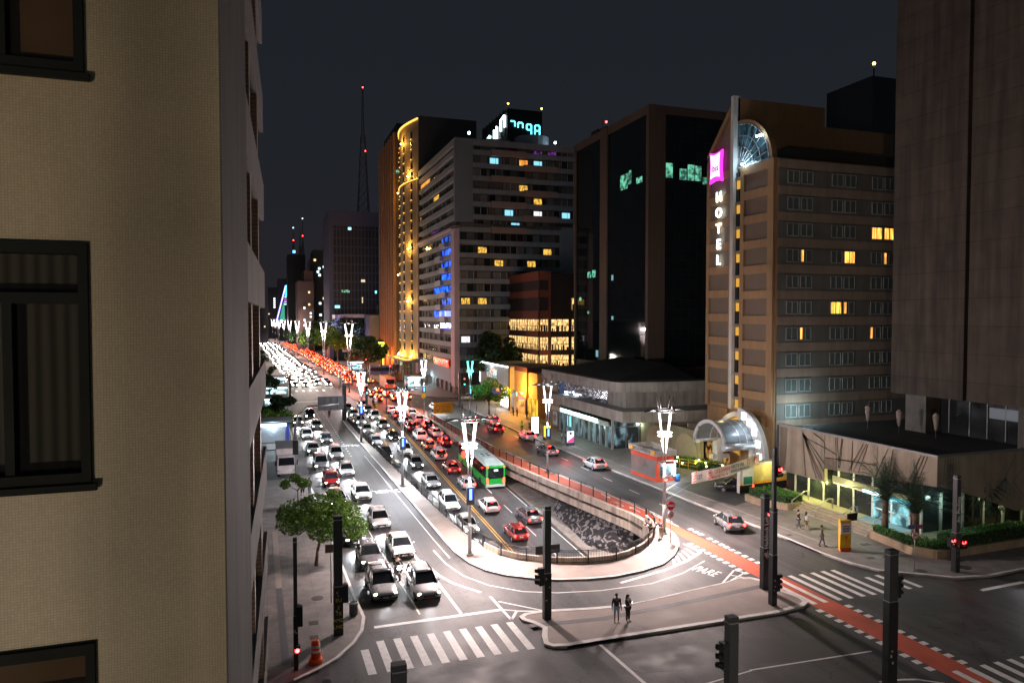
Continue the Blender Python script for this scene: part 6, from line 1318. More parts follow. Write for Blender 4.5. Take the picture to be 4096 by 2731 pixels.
# right carriageway
GR_='cars driving away on the right carriageway'
for x,y,c,k,lb in ((39.2,82,'silver','hatch','silver hatchback passing the arched wall'),(37.0,92.5,'grey','sedan','grey saloon driving past the bank beside the cycle lane'),(38.6,105,'white','hatch','white hatchback by the bright advertising panel'),(36.3,114,'red','sedan','red saloon in the middle of the right carriageway'),(38.2,122,'silver','suv','silver off roader near the round leafy tree'),(35.2,124,'orange','hatch','orange hatchback just past the yellow board'),(33.0,145,'white','sedan','white taxi behind the yellow roadworks board')):
    car(x,y,lb,c,k,'tail',PI,GR_,False); 
for x,y,e_ in ((38,88,200),(37,108,200),(36.5,119,260)):
    o=light('brake_glow_b',None,(0,0,0),e_,(1,.08,.05),.6); o.parent=bpy.data.objects['car']; o.location=(x-7.45,y-49.5,1.2)
car(39.5,54.6,'grey car turning round the bend by the stop sign','grey','hatch','tail',PI-.25,GR_)
car(48.5,66.2,'black car entering the hotel car park beside the striped wall','black','hatch','tail',PI+1.1,GR_)
car(44.3,160.5,'silver car waiting in the far side street','silver','hatch','head',-PI/2,None)
# cross street
GC='cars crossing on the near street'
car(53.5,34.4,'white car with headlights crossing at the right edge of the picture','white','sedan','head',-PI/2,GC,beam=260)
car(59.2,31.0,'silver car crossing behind the white one at the right edge','silver','hatch','head',-PI/2,GC,beam=260)
# far jams: light copies of two low detail cars
def lowcar(col,lights):
    b=mb(paint(col)); b.loft([[(-.7,-2.0,.4),(-.7,-2.0,.7),(.7,-2.0,.7),(.7,-2.0,.4)],[(-.84,-1.6,.25),(-.84,-1.6,.85),(.84,-1.6,.85),(.84,-1.6,.25)],[(-.84,1.7,.25),(-.84,1.7,.95),(.84,1.7,.95),(.84,1.7,.25)],[(-.7,2.0,.4),(-.7,2.0,.85),(.7,2.0,.85),(.7,2.0,.4)]],sm=False); b.box(-.58,-.4,1.38,.58,1.2,1.46)
    b.use(CGL); b.loft([[(-.76,-1.0,.9),(-.56,-.4,1.4),(.56,-.4,1.4),(.76,-1.0,.9)],[(-.76,1.85,.9),(-.56,1.2,1.4),(.56,1.2,1.4),(.76,1.85,.9)]],sm=False)
    b.use(TYRE); [b.tube((s*.65,y,.3),(s*.87,y,.3),.3,n=8) for s in(-1,1) for y in(-1.3,1.25)]
    if lights=='head': b.use(E('far_headlight_glow',(1,.88,.72),90)); [b.ball((s*.6,-1.98,.62),.22,6,4,(1,.5,.8)) for s in(-1,1)]
    else: b.use(E('far_taillight_glow',(1,.07,.02),22)); [b.ball((s*.64,1.98,.78),.24,6,4,(1,.5,.8)) for s in(-1,1)]; b.box(-.15,1.5,1.2,.15,1.6,1.3)
    return b
random.seed(21)
def jam(lights,lanes,y0,y1,group,label,rz,gap):
    protos=[]
    for c in ('silver','white','black','grey','red'):
        o=lowcar(c,lights).build('car'); o['category']='car'; o['group']=group; o['label']=label; protos.append([o,False])
    n=0
    for ln in lanes:
        y=y0+random.random()*4
        while y<y1:
            p=random.choice(protos)
            if not p[1]: o=p[0]; p[1]=True
            else: o=p[0].copy(); lk(o)
            o.location=(mx_(y)+ln+random.uniform(-.55,.55),y,.012); o.rotation_euler=(0,0,rz); y+=gap+random.random()*3+ (y-y0)*.006; n+=1
    for p in protos:
        if not p[1]: bpy.data.objects.remove(p[0])
    return n
jam('head',(-3.2,-6.2,-9.2,-12.2),206,560,'far inbound traffic jam','car with glaring headlights in the dense far jam left of the median',0,7.5)
jam('tail',(3.2,6.2,9.2),208,560,'far outbound traffic jam','car with red tail lights in the dense far jam right of the median',PI,8)
jam('tail',(3.5,6.8,10.0),163,186,'cars braking at the second crossing','car with red tail lights halted in the far junction right of the median',PI,8)
for y in (222,262,310,370):
    o=light('jam_glow',None,(mx_(y)-7.5,y,4.5),8500,(1,.86,.72),2.0); o.parent=tl; o.location=(mx_(y)-7.5-20.2,y-185,4.4)
for y in (176,226,280,350):
    o=light('jam_glow_red',None,(mx_(y)+7,y,3.5),3200,(1,.12,.04),1.5); o.parent=tl; o.location=(mx_(y)+7-20.2,y-185,3.4)
# white box truck
t=thing('box_truck','white box truck parked facing the camera in the left bay','truck',(2.2,92,.012)); b=mb(M('truck_pinkish_white',(.62,.55,.55),.5)); b.box(1.2,90.6,.75,3.5,96,3.25); b.build('cargo_box',t); b=mb(_m['truck_pinkish_white']); b.loft([[(1.3,89.1,.5),(1.3,89.1,1.5),(1.38,89.45,2.45),(1.4,90.5,2.55),(1.3,90.5,.5)],[(3.4,89.1,.5),(3.4,89.1,1.5),(3.32,89.45,2.45),(3.3,90.5,2.55),(3.4,90.5,.5)]],sm=False); b.build('cab',t)
b=mb(CGL); b.quad((1.45,89.06,1.5),(3.25,89.06,1.5),(3.2,89.38,2.35),(1.5,89.38,2.35)); b.build('windscreen',t)
for s in (1.15,3.55): b=mb(BLK); b.box(s-.12,89.2,1.5,s+.12,89.4,2.0); b.build('mirror',t)
for x in (1.45,3.25):
    for y in (89.9,94.8): b=mb(TYRE); b.tube((x-.15,y,.42),(x+.15,y,.42),.4,n=12); b.build('wheel',t)
    b=mb(HOFF); b.box(x-.15,89.04,.75,x+.15,89.1,.95); b.build('headlight',t)
b=mb(M('truck_box_top',(.2,.2,.21),.7)); b.box(1.15,90.5,3.25,3.55,96.1,3.32); b.build('roof_sheet',t)
# articulated green bus
t=thing('bus','long green and white bus with lit red tail lamps in the sunken road','bus',(27.85,94.5,zr(94.5))); GB=M('bus_green',(.02,.42,.06),.35,0,.05,1); BR=M('bus_roof_white',(.55,.62,.6),.4,0,.08,1)
def bb(b,x0,y0,z0,x1,y1,z1): b.box(x0,y0,z0,x1,y1,z1)
b=mb(GB); b.box(-1.25,-7,.35,1.25,7,1.35); b.box(-1.25,6.7,1.35,-1.05,7,2.9); b.box(1.05,6.7,1.35,1.25,7,2.9); b.box(-1.25,6.7,2.75,1.25,7,3.0); b.build('body',t,None,False)
b=mb(BR); b.box(-1.25,-7,2.85,1.25,6.69,3.1); b.box(-.8,-4,3.1,.8,-1,3.3); b.box(-.7,1,3.1,.7,4.2,3.28); b.box(-1.26,6.75,.3,1.26,7.06,.62)
b.use(BLK); [b.tube((x,y,3.28),(x,y,3.31),.22,n=10) for x in(-.35,.35) for y in(1.7,2.6)]; b.build('roof',t,None,False)
b=mb(CGL); b.box(-1.22,-6.9,1.35,1.22,6.72,2.85); b.box(-1.0,6.72,1.5,1.0,7.02,2.72); b.build('windows',t,None,False)
for s in (-1,1): b=mb(TLT); b.box(s*1.12-.1,6.98,.75,s*1.12+.1,7.05,1.45); b.build('taillight',t,None,False); b=mb(TLT); b.box(s*1.12-.08,6.98,2.8,s*1.12+.08,7.04,2.92); b.build('marker_light',t,None,False)
b=mb(E('bus_sign_glow',(.8,.95,1),4)); b.box(-.25,7.02,2.35,.25,7.05,2.55); b.build('route_sign',t,None,False)
for s in (-1,1):
    for y in (-4.8,.5,4.2): b=mb(TYRE); b.tube((s*1.0,y,.45),(s*1.27,y,.45),.45,n=14); b.build('wheel',t,None,False)
t.location=(27.85,94.5,zr(94.5)); t.rotation_euler=(math.atan((zr(97)-zr(92))/5),0,0)
# nose away from the camera means its tail faces us: turn it round
t.rotation_euler=(-math.atan((zr(97)-zr(92))/5),0,PI)
t.location.x=27.9
# vehicles on the far right kerb: a bus at the second crossing
t=thing('bus','orange and white bus waiting at the second crossing','bus',(31.5,192,.012)); b=mb(M('bus_orange',(.55,.2,.10),.5)); b.box(30.2,190,.4,32.7,201,3.2); b.build('body',t); b=mb(CGL); b.box(30.4,189.93,1.5,32.5,190,2.7); b.build('rear_window',t)
for x in (30.45,32.45): b=mb(TLT); b.box(x-.12,189.9,.8,x+.12,189.96,1.2); b.build('taillight',t)
t=thing('crane_truck','orange excavator arm and truck by the far right kerb','truck',(37.5,214,0)); b=mb(M('machine_orange',(.7,.2,.03),.6)); b.box(35.5,212,.6,38.5,217,2.4); b.build('cab',t); b=mb(_m['machine_orange']); b.tube((37,213,2.4),(36,211,5.5),.3,n=5); b.tube((36,211,5.5),(38.5,209,4.0),.25,n=5); b.build('arm',t)
for x in(35.8,38.2): b=mb(TYRE); b.tube((x-.3,213,.5),(x+.3,213,.5),.5,n=10); b.build('wheel',t)
t=thing('bus','blue bus crossing in front of the ribbed tower','bus',(38,236,0)); b=mb(M('bus_blue',(.05,.08,.25),.5)); b.box(32.5,236,.5,41,238.5,3.4); b.build('body',t); b=mb(CGL); b.box(32.8,235.9,1.6,40.5,236,2.8); b.build('side_windows',t)
# motorcycle
t=thing('motorcycle','motorcycle with a glaring headlight waiting between the two lanes','motorcycle',(9.05,51.9,.012)); b=mb(BLK); b.loft([[(9.05-.12,51.6,.7),(9.05+.12,51.6,.7),(9.05+.10,51.6,.95),(9.05-.10,51.6,.95)],[(9.05-.14,52.2,.65),(9.05+.14,52.2,.65),(9.05+.12,52.2,.88),(9.05-.12,52.2,.88)],[(9.05-.08,52.75,.75),(9.05+.08,52.75,.75),(9.05+.07,52.75,.88),(9.05-.07,52.75,.88)]]); b.tube((9.05,51.25,.32),(9.05,51.55,.98),.04); b.box(8.93,51.7,.3,9.17,52.2,.62); b.build('frame',t)
for y in (51.25,52.65): b=mb(TYRE); b.ring((9.05,y,.33),.27,.06,16,5,'X'); o=b.build('wheel',t); b=mb(RIM); b.tube((9.0,y,.33),(9.1,y,.33),.08); [b.tube((9.05,y,.33),(9.05,y+.25*math.cos(a),.33+.25*math.sin(a)),.012,n=3) for a in (0,1.05,2.1,3.14,4.2,5.2)]; b.build('rim',o)
b=mb(STEEL); b.tube((8.7,51.6,1.02),(9.4,51.6,1.02),.025); b.build('handlebar',t); b=mb(HL); b.ball((9.05,51.38,.92),.13,8,5); b.build('headlight',t); light('moto_beam',t,(9.05,51.1,.95),25,(.7,.85,1),.1,'SPOT',(R(70),0,PI),R(90),.9)
# ================================================================ trees, hedges, palms
def leafmat(name,c1,c2):
    m=bpy.data.materials.new(name); m.use_nodes=True; n=m.node_tree.nodes; l=m.node_tree.links; b=n['Principled BSDF']; g=n.new('ShaderNodeNewGeometry'); r=n.new('ShaderNodeValToRGB'); r.color_ramp.elements[0].color=(*c1,1); r.color_ramp.elements[1].color=(*c2,1)
    l.new(g.outputs['Random Per Island'],r.inputs[0]); l.new(r.outputs[0],b.inputs['Base Color']); b.inputs['Roughness'].default_value=.5
    t=n.new('ShaderNodeBsdfTranslucent'); l.new(r.outputs[0],t.inputs['Color']); mx=n.new('ShaderNodeMixShader'); mx.inputs[0].default_value=.3; l.new(b.outputs[0],mx.inputs[1]); l.new(t.outputs[0],mx.inputs[2]); l.new(mx.outputs[0],n['Material Output'].inputs['Surface']); return m
LF1=leafmat('street_tree_leaves',(.04,.11,.012),(.15,.27,.035)); LF2=leafmat('dark_tree_leaves',(.012,.035,.012),(.035,.085,.025)); LFH=leafmat('hedge_leaves',(.03,.12,.02),(.10,.26,.04)); LFP=leafmat('palm_leaves',(.02,.05,.035),(.08,.13,.08)); LFY=leafmat('bright_leaves',(.06,.14,.015),(.16,.28,.04))
BARK=M('bark',(.13,.085,.055),.9,0,.3,4,bump=.3)
def leaves(b,rng,blobs,n,size,asp=.55):
    tot=sum(r**2 for *_,r in blobs)
    for x,y,z,r in blobs:
        for _ in range(int(n*r*r/tot)):
            d=Vector((rng.gauss(0,1),rng.gauss(0,1),rng.gauss(0,1))).normalized(); rr=r*(1-abs(rng.gauss(0,.22))); c=Vector((x,y,z))+Vector((d.x*rr,d.y*rr,d.z*rr*.8))
            a=Vector((rng.gauss(0,1),rng.gauss(0,1),rng.gauss(0,.6))).normalized(); u=(a+d*.4).normalized(); v=u.cross(Vector((rng.gauss(0,1),rng.gauss(0,1),rng.gauss(0,1)))).normalized(); s=size*(.6+rng.random()*.8)
            b.quad(c-u*s,c-v*s*asp,c+u*s,c+v*s*asp)
def tree(x,y,z,h,cr,label,seed,mat=LF1,n=3500,size=.16,tr=.13,group=None,nb=14,name='street_tree',flat=.5,lean=0,mesh=None):
    rng=random.Random(seed); t=thing(name,label,'tree',(x,y,z),0,group); b=mb(BARK); th=h*.40; fx=x+lean
    b.path([(x,y,z),(x+lean*.3,y,z+th*.5),(fx,y,z+th)],[tr*1.25,tr*.9,tr*.75],8); blobs=[]
    for i in range(nb):
        a=2*PI*i/nb*2.4+rng.random(); rr=cr*(.25+.75*rng.random()); zz_=z+th+ (h-th)*(.15+.8*rng.random()*(1-rr/cr*flat)); q=(fx+rr*.85*math.cos(a),y+rr*.85*math.sin(a),zz_)
        mid=(fx+(q[0]-fx)*.45,y+(q[1]-y)*.45,z+th+(zz_-z-th)*.35); b.path([(fx,y,z+th*(.75+.25*rng.random())),mid,q],[tr*.5,tr*.3,tr*.12],5); blobs.append((*q,cr*(.20+.18*rng.random())))
    b.build('trunk',t); c=mb(mat); leaves(c,rng,blobs,n,size); c.build('crown',t); return t
tree(3.56,56.2,.13,5.7,3.5,'leafy street tree spreading over the queue on the left pavement',4,LF1,13000,.105,.12,nb=24,flat=.55,lean=.4)
tree(3.03,75,.13,4.0,1.7,'small young street tree in front of the white truck',9,LF1,2600,.09,.05,nb=7)
tree(1.9,129,.13,6.0,3.2,'dark low street tree between the bus shelter and the newsstand',12,LF2,3000,.22,.15,nb=11)
tree(1.0,124,.13,3.6,3.6,'bright green spreading bush tree behind the shuttered newsstand',13,LFY,2600,.2,.12,nb=10)
tree(41.2,133.4,.13,7.6,4.4,'round leafy street tree in front of the corner store',15,LF1,9000,.17,.16,nb=22,flat=.75)
tree(53,165,.13,17,6.5,'large dark tree between the apartment tower and the lit shop building',16,LF2,5200,.38,.3,nb=20)
tree(49,158,.13,13,4.5,'smaller dark tree beside the lit store roof',17,LF2,2600,.34,.25,nb=12)
GT_='trees along the far right pavement'
for i,(x,y,h,c,m,lb) in enumerate(((30.5,226,13,7,LF2,'broad dark tree nearest on the far right pavement'),(33,250,14,7,LF2,'dark tree behind the nearest one by the violet pavilion'),(27.5,292,17,8,LFY,'tall bright green tree lit by the far lamps'),(26,330,15,8,LF2,'dark tree behind the bright green tree'),(23.5,370,14,7,LF1,'mid green tree farther up the avenue'),(21,430,13,8,LF2,'far dark tree under the pinkish block'),(19,500,14,8,LF2,'farthest dark tree near the light cone'),(33,300,22,9,LF2,'tall black tree mass in front of the office slab'),(30,380,24,9,LF2,'tall black tree below the stepped block'))):
    tree(x,y,.1,h,c,lb,30+i,m,2600,.45,.3,GT_,14,'avenue_tree')
for i,(x,y) in enumerate(((1,170),(0,215),(-1,260),(-3,330))): tree(x,y,.1,6.5,3.2,['dark street tree beside the second bus shelter','small dark tree beyond the farthest left shelter','far small tree on the left pavement','farthest small tree on the left pavement'][i],50+i,LF2,1300,.3,.2,'small trees on the far left pavement',9)
tree(46.5,176,.1,3.6,2.2,'green bush at the foot of the apartment tower',60,LFY,800,.2,.1,nb=8,name='bush')
def palm(x,y,z,h,label,seed,n=34,L_=2.9,droop=1.0,trunk=.28,name='palm_tree'):
    rng=random.Random(seed); t=thing(name,label,'palm',(x,y,z)); b=mb(BARK); b.path([(x,y,z),(x+.05,y,z+h*.5),(x,y,z+h)],[trunk*1.1,trunk*.85,trunk],8); b.build('trunk',t); c=mb(LFP)
    for i in range(n):
        a=2*PI*i*.618+rng.random()*.3; el=1.5-1.1*(i/n)+rng.random()*.15; ln=L_*(.8+.35*rng.random()); P=[]; p=Vector((x,y,z+h)); d=Vector((math.cos(a)*math.cos(el),math.sin(a)*math.cos(el),math.sin(el)))
        K=9
        for k in range(K+1): P.append(p.copy()); p+=d*(ln/K); d=(d+Vector((0,0,-.105*droop*(1+.12*k)))).normalized()
        for k in range(K): c.tube(P[k],P[k+1],.022,.015,3,False)
        for k in range(1,K+1):
            tg=(P[k]-P[k-1]).normalized(); sd_=tg.cross(Vector((0,0,1))).normalized(); l2=.62*math.sin(PI*(.12+.8*k/K))+.12
            for m in range(3):
                base=P[k-1].lerp(P[k],m/3)
                for s in (-1,1):
                    e_=base+(sd_*s*.85+tg*.55+Vector((0,0,-.28+rng.random()*.2))).normalized()*l2*(.85+.3*rng.random()); wv_=tg*.022; c.quad(base-wv_,base+wv_,e_+wv_*.2,e_-wv_*.2)
    c.build('crown',t); return t
palm(50.3,47.6,.9,2.5,'feathery palm on the left in front of the lit entrance',3,n=40,L_=4.0,droop=.95)
palm(51.0,45.2,.9,1.9,'feathery palm on the right beside the no entry plates',5,n=46,L_=4.2,droop=.85)
def spiky(x,y,z,h,label,seed,r=1.1,n=150,name='yucca',trunk=.09):
    rng=random.Random(seed); t=thing(name,label,'plant',(x,y,z)); b=mb(BARK); b.path([(x,y,z),(x+.1,y,z+h)],[trunk,trunk*.8],6); b.build('stem',t); c=mb(LFP)
    for i in range(n):
        d=Vector((rng.gauss(0,1),rng.gauss(0,1),rng.gauss(.35,.9))).normalized(); p=Vector((x+.1,y,z+h)); s=d.cross(Vector((0,0,1))).normalized()*.045; l2=r*(.7+.5*rng.random()); m=p+d*l2*.6; e_=m+(d+Vector((0,0,-.55))).normalized()*l2*.5; c.quad(p-s,p+s,m+s,m-s); c.quad(m-s,m+s,e_)
    c.build('leaves',t); return t
spiky(57.4,44.4,.9,3.7,'tall shaggy yucca at the dark side of the pavilion',7,2.0,420)
spiky(58.8,44.2,.9,2.0,'shorter yucca behind the tall one',8,1.1,160)
spiky(57.0,44.8,.9,5.3,'thin upright spiky top above the tall yucca',9,.8,80)
def hedge(label,pts,z0,z1,n,seed,mat=LFH,drape=.12):
    rng=random.Random(seed); t=thing('hedge',label,'hedge',(*pts[0],z0)); b=mb(M('hedge_core',(.012,.03,.01),.95)); b.prism(pts,z0,z1-.12); b.build('stems',t); c=mb(mat); N=len(pts)
    P=[Vector((*p,0)) for p in pts]; cen=sum(P,Vector())/N
    bx=[min(p[0] for p in pts),max(p[0] for p in pts),min(p[1] for p in pts),max(p[1] for p in pts)]
    def inside(x,y):
        r=False; j=N-1
        for i in range(N):
            if (pts[i][1]>y)!=(pts[j][1]>y) and x<(pts[j][0]-pts[i][0])*(y-pts[i][1])/(pts[j][1]-pts[i][1])+pts[i][0]: r=not r
            j=i
        return r
    per=[(P[(i+1)%N]-P[i]).length for i in range(N)]; tp=sum(per)
    for i in range(n):
        if rng.random()<.55:
            x=rng.uniform(bx[0],bx[1]); y=rng.uniform(bx[2],bx[3])
            if not inside(x,y): continue
            q=Vector((x,y,z1+rng.gauss(0,.05)+.07*math.sin(x*2.1)*math.sin(y*1.7)))
        else:
            s=rng.random()*tp; k=0
            while s>per[k]: s-=per[k]; k=(k+1)%N
            q=P[k].lerp(P[(k+1)%N],s/per[k]); dd=(P[(k+1)%N]-P[k]).normalized(); q+=Vector((dd.y,-dd.x,0))*rng.gauss(0,.08); q.z=rng.uniform(z0-drape,z1)
        u=Vector((rng.gauss(0,1),rng.gauss(0,1),rng.gauss(0,1))).normalized(); v=u.orthogonal().normalized(); s=.06+.05*rng.random(); c.quad(q-u*s,q-v*s*.6,q+u*s,q+v*s*.6)
    c.build('foliage',t)
hedge('clipped hedge in the planter at the driveway end of the steps',[(48.3,57.6),(50.3,57.6),(50.3,61.8),(47.2,61.8),(47.2,59.9)],.8,1.5,2200,1)
hedge('hedge along the long planter below the two palms',[(49.2,47.8),(48.8,43.8),(49.7,42.3),(51.2,42.1),(51.2,42.9),(50.3,43.1),(49.7,44.2),(49.7,47.8)],.78,1.25,3200,2)
hedge('tall overgrown hedge on the side street front of the pavilion',[(51.2,42.0),(71,42.5),(71,43.8),(51.2,43.3)],.78,1.75,6500,3,LFH,.4)
hedge('planting with yellow lights beside the hotel canopy',[(48.6,79.5),(52.0,73.5),(53.2,74.5),(50.2,81.5)],.13,1.3,2600,4,LFY)
g=thing('garden_lights','cluster of small yellow garden lamps in the hotel planting','garden lamp',(50.5,77,0)); rng=random.Random(8)
for i in range(11):
    u=rng.random(); x=48.7+3.6*u; y=79.2-5.6*u; b=mb(E('garden_lamp_glow',(1,.8,.15),25)); b.ball((x+rng.uniform(-.3,.5),y-.2,.6+rng.random()*.9),.10,6,4); b.build('lamp',g)
b=mb(E('green_spot_glow',(.05,1,.15),8)); b.ball((49.3,79.5,2.1),.16,6,4); b.build('green_lamp',g); light('garden_light',g,(50.3,76.2,1.6),130,(1,.85,.3),.3); light('garden_green',g,(49.5,79.2,2.3),25,(.1,1,.2),.1)
YW=M('yellow_rail_paint',(.65,.45,.04),.5); t=thing('ramp_railing','yellow ramp railing in front of the hotel planting','railing',(50,76,0)); b=mb(YW)
for i in range(3): b.tube((49.2,78.2,.6+.35*i),(52.4,73.3,.6+.35*i),.035,n=4)
for i in range(6): u=i/5; b.tube((49.2+3.2*u,78.2-4.9*u,.13),(49.2+3.2*u,78.2-4.9*u,1.35),.035,n=4)
b.build('rails',t)
def agave(x,y,label,seed): 
    spiky(x,y,.13,.15,label,seed,.5,60,'garden_plant')
agave(15.9,57.5,'tuft of weeds at the foot of the left railings',3) if False else None
# ================================================================ people
SK1=M('skin_light',(.45,.27,.19),.6); SK2=M('skin_brown',(.20,.11,.07),.6); HR=M('hair_dark',(.015,.011,.009),.7)
def cm(n,c): return M('cloth_'+n,c,.85,0,.1,6)
CL={'black':(.015,.015,.017),'blue':(.22,.33,.50),'navy':(.02,.03,.08),'khaki':(.20,.14,.07),'red':(.4,.04,.04),'white':(.6,.6,.6),'lime':(.35,.75,.02),'grey':(.12,.12,.13),'pale':(.35,.42,.5),'brown':(.15,.08,.04)}
def skinmesh(name,parent,verts,edges,rad,mat,root=0):
    me=bpy.data.meshes.new('s'); me.from_pydata(verts,edges,[]); o=bpy.data.objects.new('s',me); lk(o)
    md=o.modifiers.new('sk','SKIN'); md.use_smooth_shade=True; sl=me.skin_vertices[0].data if me.skin_vertices else None
    if sl is None:
        bm=bmesh.new(); bm.from_mesh(me); bm.verts.layers.skin.verify(); bm.to_mesh(me); bm.free(); sl=me.skin_vertices[0].data
    for i,r in enumerate(rad): sl[i].radius=(r,r) if not isinstance(r,tuple) else r
    sl[root].use_root=True
    s2=o.modifiers.new('su','SUBSURF'); s2.levels=1; s2.render_levels=1
    bpy.context.view_layer.update(); m2=bpy.data.meshes.new_from_object(o.evaluated_get(bpy.context.evaluated_depsgraph_get())); bpy.data.objects.remove(o)
    m2.materials.clear(); m2.materials.append(mat); m2.name=name; ob=bpy.data.objects.new(name,m2); lk(ob); ob.parent=parent
    for p in m2.polygons: p.use_smooth=True
    return ob
def person(x,y,label,rz=0,h=1.72,top='black',bottom='navy',skin=SK1,shorts=False,sleeve=True,hair='short',pose='stand',z=.13,group=None,bag=None):
    t=thing('person',label,'person',(x,y,z),rz,group); s=h/1.72; bend=.0; arms='down'
    la=[(.19,-.0,1.42),(.25,.02,1.14),(.27,-.05,.90),(.27,-.08,.80)]; ra=[(-.19,0,1.42),(-.25,.02,1.14),(-.27,-.05,.90),(-.27,-.08,.80)]
    if pose=='phone': la=[(.19,0,1.42),(.25,-.05,1.16),(.10,-.27,1.22),(.04,-.32,1.27)]; ra=[(-.19,0,1.42),(-.25,-.05,1.16),(-.10,-.27,1.18),(-.04,-.33,1.24)]
    if pose=='lean': la=[(.19,-.18,1.33),(.25,-.40,1.12),(.22,-.62,1.13),(.15,-.68,1.13)]; ra=[(-.19,-.18,1.33),(-.25,-.40,1.12),(-.22,-.62,1.13),(-.15,-.68,1.13)]
    if pose=='ride': la=[(.19,-.10,1.30),(.30,-.28,1.10),(.34,-.45,1.04),(.34,-.5,1.03)]; ra=[(-v[0],v[1],v[2]) for v in la]
    lean=-.18 if pose=='lean' else (-.08 if pose=='ride' else 0)
    w1=.10 if pose!='walk' else .09; fy=.22 if pose=='walk' else 0
    L1=[(.10,0,.90),(.11,-fy*.5-.02,.50),(.11,-fy,.09),(.12,-fy-.13,.04)]; R1=[(-.10,0,.90),(-.11,fy*.4-.02,.50),(-.11,fy,.09),(-.12,fy-.13,.04)]
    if pose=='ride': L1=[(.12,.05,.92),(.22,-.38,.72),(.24,-.05,.30),(.25,-.2,.24)]; R1=[(-v[0],v[1],v[2]) for v in L1]; 
    V=[(0,0,.95),(0,lean*.5,1.15),(0,lean,1.38),(0,lean*1.15,1.48),(0,lean*1.3-.01,1.57),(0,lean*1.35-.015,1.66)]+la+ra+L1+R1
    V=[(a*s,b_*s,c*s) for a,b_,c in V]
    Ed=[(0,1),(1,2),(2,3),(3,4),(4,5),(2,6),(6,7),(7,8),(8,9),(2,10),(10,11),(11,12),(12,13),(0,14),(14,15),(15,16),(16,17),(0,18),(18,19),(19,20),(20,21)]
    Rd=[(.155,.10),(.135,.09),(.165,.10),.05,.085,.075,.058,.042,.034,.036,.058,.042,.034,.036,.085,.058,.040,.045,.085,.058,.040,.045]
    Rd=[tuple(q*s for q in r) if isinstance(r,tuple) else r*s for r in Rd]
    body=skinmesh('body',t,V,Ed,Rd,skin)
    e1=cm(top,CL[top]); e2=cm(bottom,CL[bottom]); g_=1.16
    idx=[0,1,2,6,7,10,11]+([8,12] if sleeve else []); mp={v:i for i,v in enumerate(idx)}
    VV=[V[i] for i in idx]; VV[mp[0]]=(V[0][0],V[0][1],V[0][2]-.02)
    sh=skinmesh('shirt',t,VV,[(mp[a],mp[c]) for a,c in Ed if a in mp and c in mp],[(tuple(q*g_ for q in Rd[i]) if isinstance(Rd[i],tuple) else Rd[i]*1.3) for i in idx],e1)
    idx=[0,14,15,18,19]+([] if shorts else [16,20]); mp={v:i for i,v in enumerate(idx)}; VV=[V[i] for i in idx]
    tr_=skinmesh('shorts' if shorts else 'trousers',t,VV,[(mp[a],mp[c]) for a,c in Ed if a in mp and c in mp],[(tuple(q*1.14 for q in Rd[i]) if isinstance(Rd[i],tuple) else Rd[i]*1.3) for i in idx],e2)
    hc=Vector((0,lean*1.35*s,1.63*s)); b=mb(HR); b.ball(hc+Vector((0,.02,.03)),.105*s,8,6,(1,1.05,1))
    if hair=='long': b.ball(hc+Vector((0,.07,-.12)),.11*s,8,6,(1.1,.7,1.6))
    if hair=='helmet': b=mb(BLK); b.ball(hc,.15*s,10,7)
    b.build('helmet' if hair=='helmet' else 'hair',t,None,False)
    b=mb(skin); b.ball(hc+Vector((0,-.085*s,-.015)),.02*s,5,4); b.build('nose',t,None,False)
    for sx in (-1,1):
        b=mb(M('shoe_pale',(.4,.38,.36),.6) if top!='grey' else BLK); q=V[17] if sx>0 else V[21]; b.ball((q[0],q[1]+.03,q[2]),.07*s,6,4,(.7,1.7,.7)); b.build('shoe',t,None,False)
        hd=mb(skin); q=V[9] if sx>0 else V[13]
        for k in range(4): hd.tube((q[0]+(k-1.5)*.016,q[1],q[2]),(q[0]+(k-1.5)*.018,q[1]-.02,q[2]-.075-.008*(k in(1,2))),.009,.007,4)
        hd.tube((q[0]-sx*.03,q[1]-.01,q[2]+.02),(q[0]-sx*.045,q[1]-.03,q[2]-.03),.01,.008,4); hd.build('fingers',t,None,False)
    if bag: b=mb(cm(bag,CL[bag])); b.ball((0,.19*s,1.2*s),.17*s,8,6,(.95,.6,1.25)); b.build('backpack',t,None,False)
    if pose=='phone': b=mb(E('phone_glow',(.6,.8,1),3)); b.box(-.04,-.36*s,1.25*s,.04,-.345*s,1.40*s); b.build('phone',t,None,False)
    return t
person(20.5,39.6,'man in black hoodie and pale blue shorts standing on the traffic island',-.3,1.78,'black','blue',SK2,True,True,'short','stand',bag='black')
person(21.2,39.45,'woman in black leggings looking at a phone on the traffic island',.4,1.68,'black','black',SK1,False,True,'long','phone')
person(31.9,53.5,'man in khaki trousers bending over the curved railing',PI*.85-PI,1.75,'navy','khaki',SK1,False,False,'short','lean').rotation_euler.z=PI*.5+PI*1.1
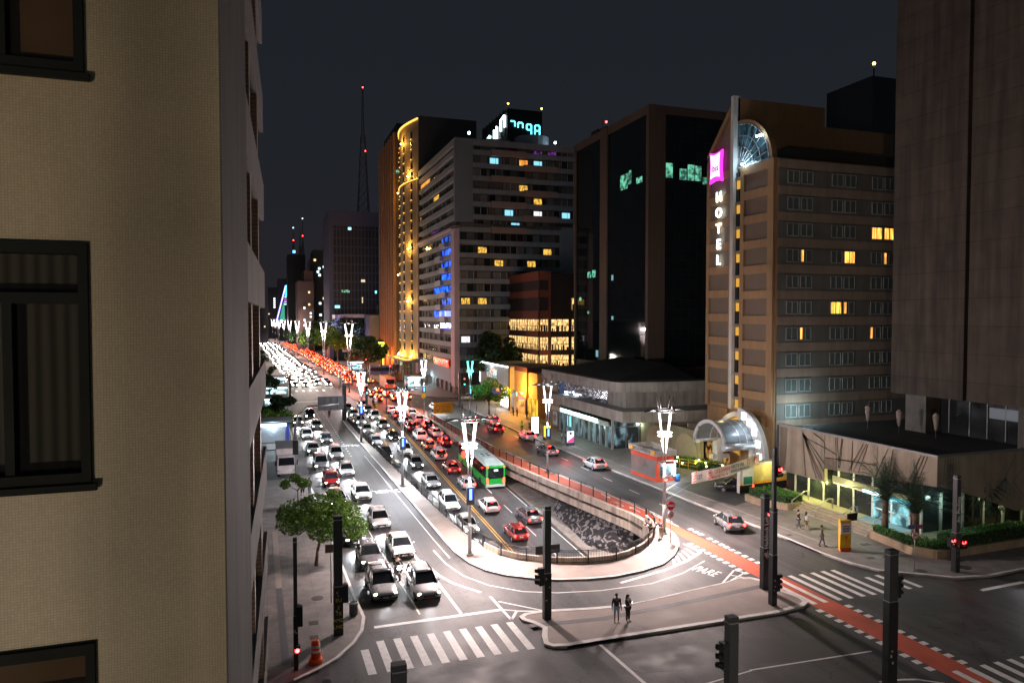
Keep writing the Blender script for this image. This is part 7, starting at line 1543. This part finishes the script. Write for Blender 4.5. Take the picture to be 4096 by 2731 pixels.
person(31.2,54.0,'person in dark clothes leaning on the railing beside the khaki trousers',0,1.72,'black','black',SK1,False,True,'short','lean').rotation_euler.z=PI*.5+PI*1.05
person(44.9,51.9,'man in dark shirt walking past the steps',1.2,1.76,'black','grey',SK1,False,True,'short','walk')
person(45.35,51.4,'woman in pale top and short brown skirt walking beside the man at the steps',1.2,1.64,'pale','brown',SK1,True,False,'long','walk')
person(43.4,47.4,'person in dark grey walking behind the yellow totem',.8,1.74,'grey','grey',SK2,False,True,'short','walk')
person(3.64,78.3,'woman in red top and navy shorts beside the young street tree',.2,1.65,'red','navy',SK1,True,False,'long','walk')
person(4.4,79.4,'man in grey standing at the kerb corner beside the woman',-.3,1.78,'grey','grey',SK2,False,True,'short','walk')
person(40.3,112.0,'officer in a lime jacket standing by the kerb before the bank',0,1.75,'lime','navy',SK2,pose='stand')
person(40.9,110.0,'woman in white shorts beside the officer',.5,1.66,'brown','white',SK1,True,False,'long')
person(40.45,108.2,'man in black beside the white advertising panel',0,1.78,'black','black',SK1)
for i,(x,y,a,c_,lb) in enumerate(((41.4,104.8,'grey','black','person in grey waiting left of the yellow panel'),(42.0,104.0,'red','navy','person in a red top in the bus stop crowd'),(41.9,105.9,'black','grey','person in black at the back of the bus stop crowd'),(42.4,100.0,'white','grey','person in white leaning beside the yellow panel'),(42.7,99.2,'pale','black','person in a pale shirt nearest the lit poster'),(45.1,130.2,'black','black','dark figure standing left of the hoarding'),(45.5,129.2,'grey','black','dark figure standing second by the hoarding'),(46.3,126.0,'black','grey','figure at the door of the golden display'),(1.5,146,'grey','black','person waiting at the low bus shelter'),(3.0,118,'black','navy','person on the left kerb near the newsstand'))):
    person(x,y,lb,.3*i,1.66+.02*(i%5),a,c_,(SK1,SK2)[i%2],False,True,('short','long')[i%2])
person(9.05,52.15,'motorcyclist in a dark jacket and helmet between the lanes',0,1.74,'black','black',SK1,pose='ride',hair='helmet',z=-.02)
for i,(x,y) in enumerate(((11.4,138.5),(21.8,154))): person(x,y,['pedestrian standing in the road by the far square pole','pedestrian on the red median'][i],.4,1.74,'black','black',SK2)
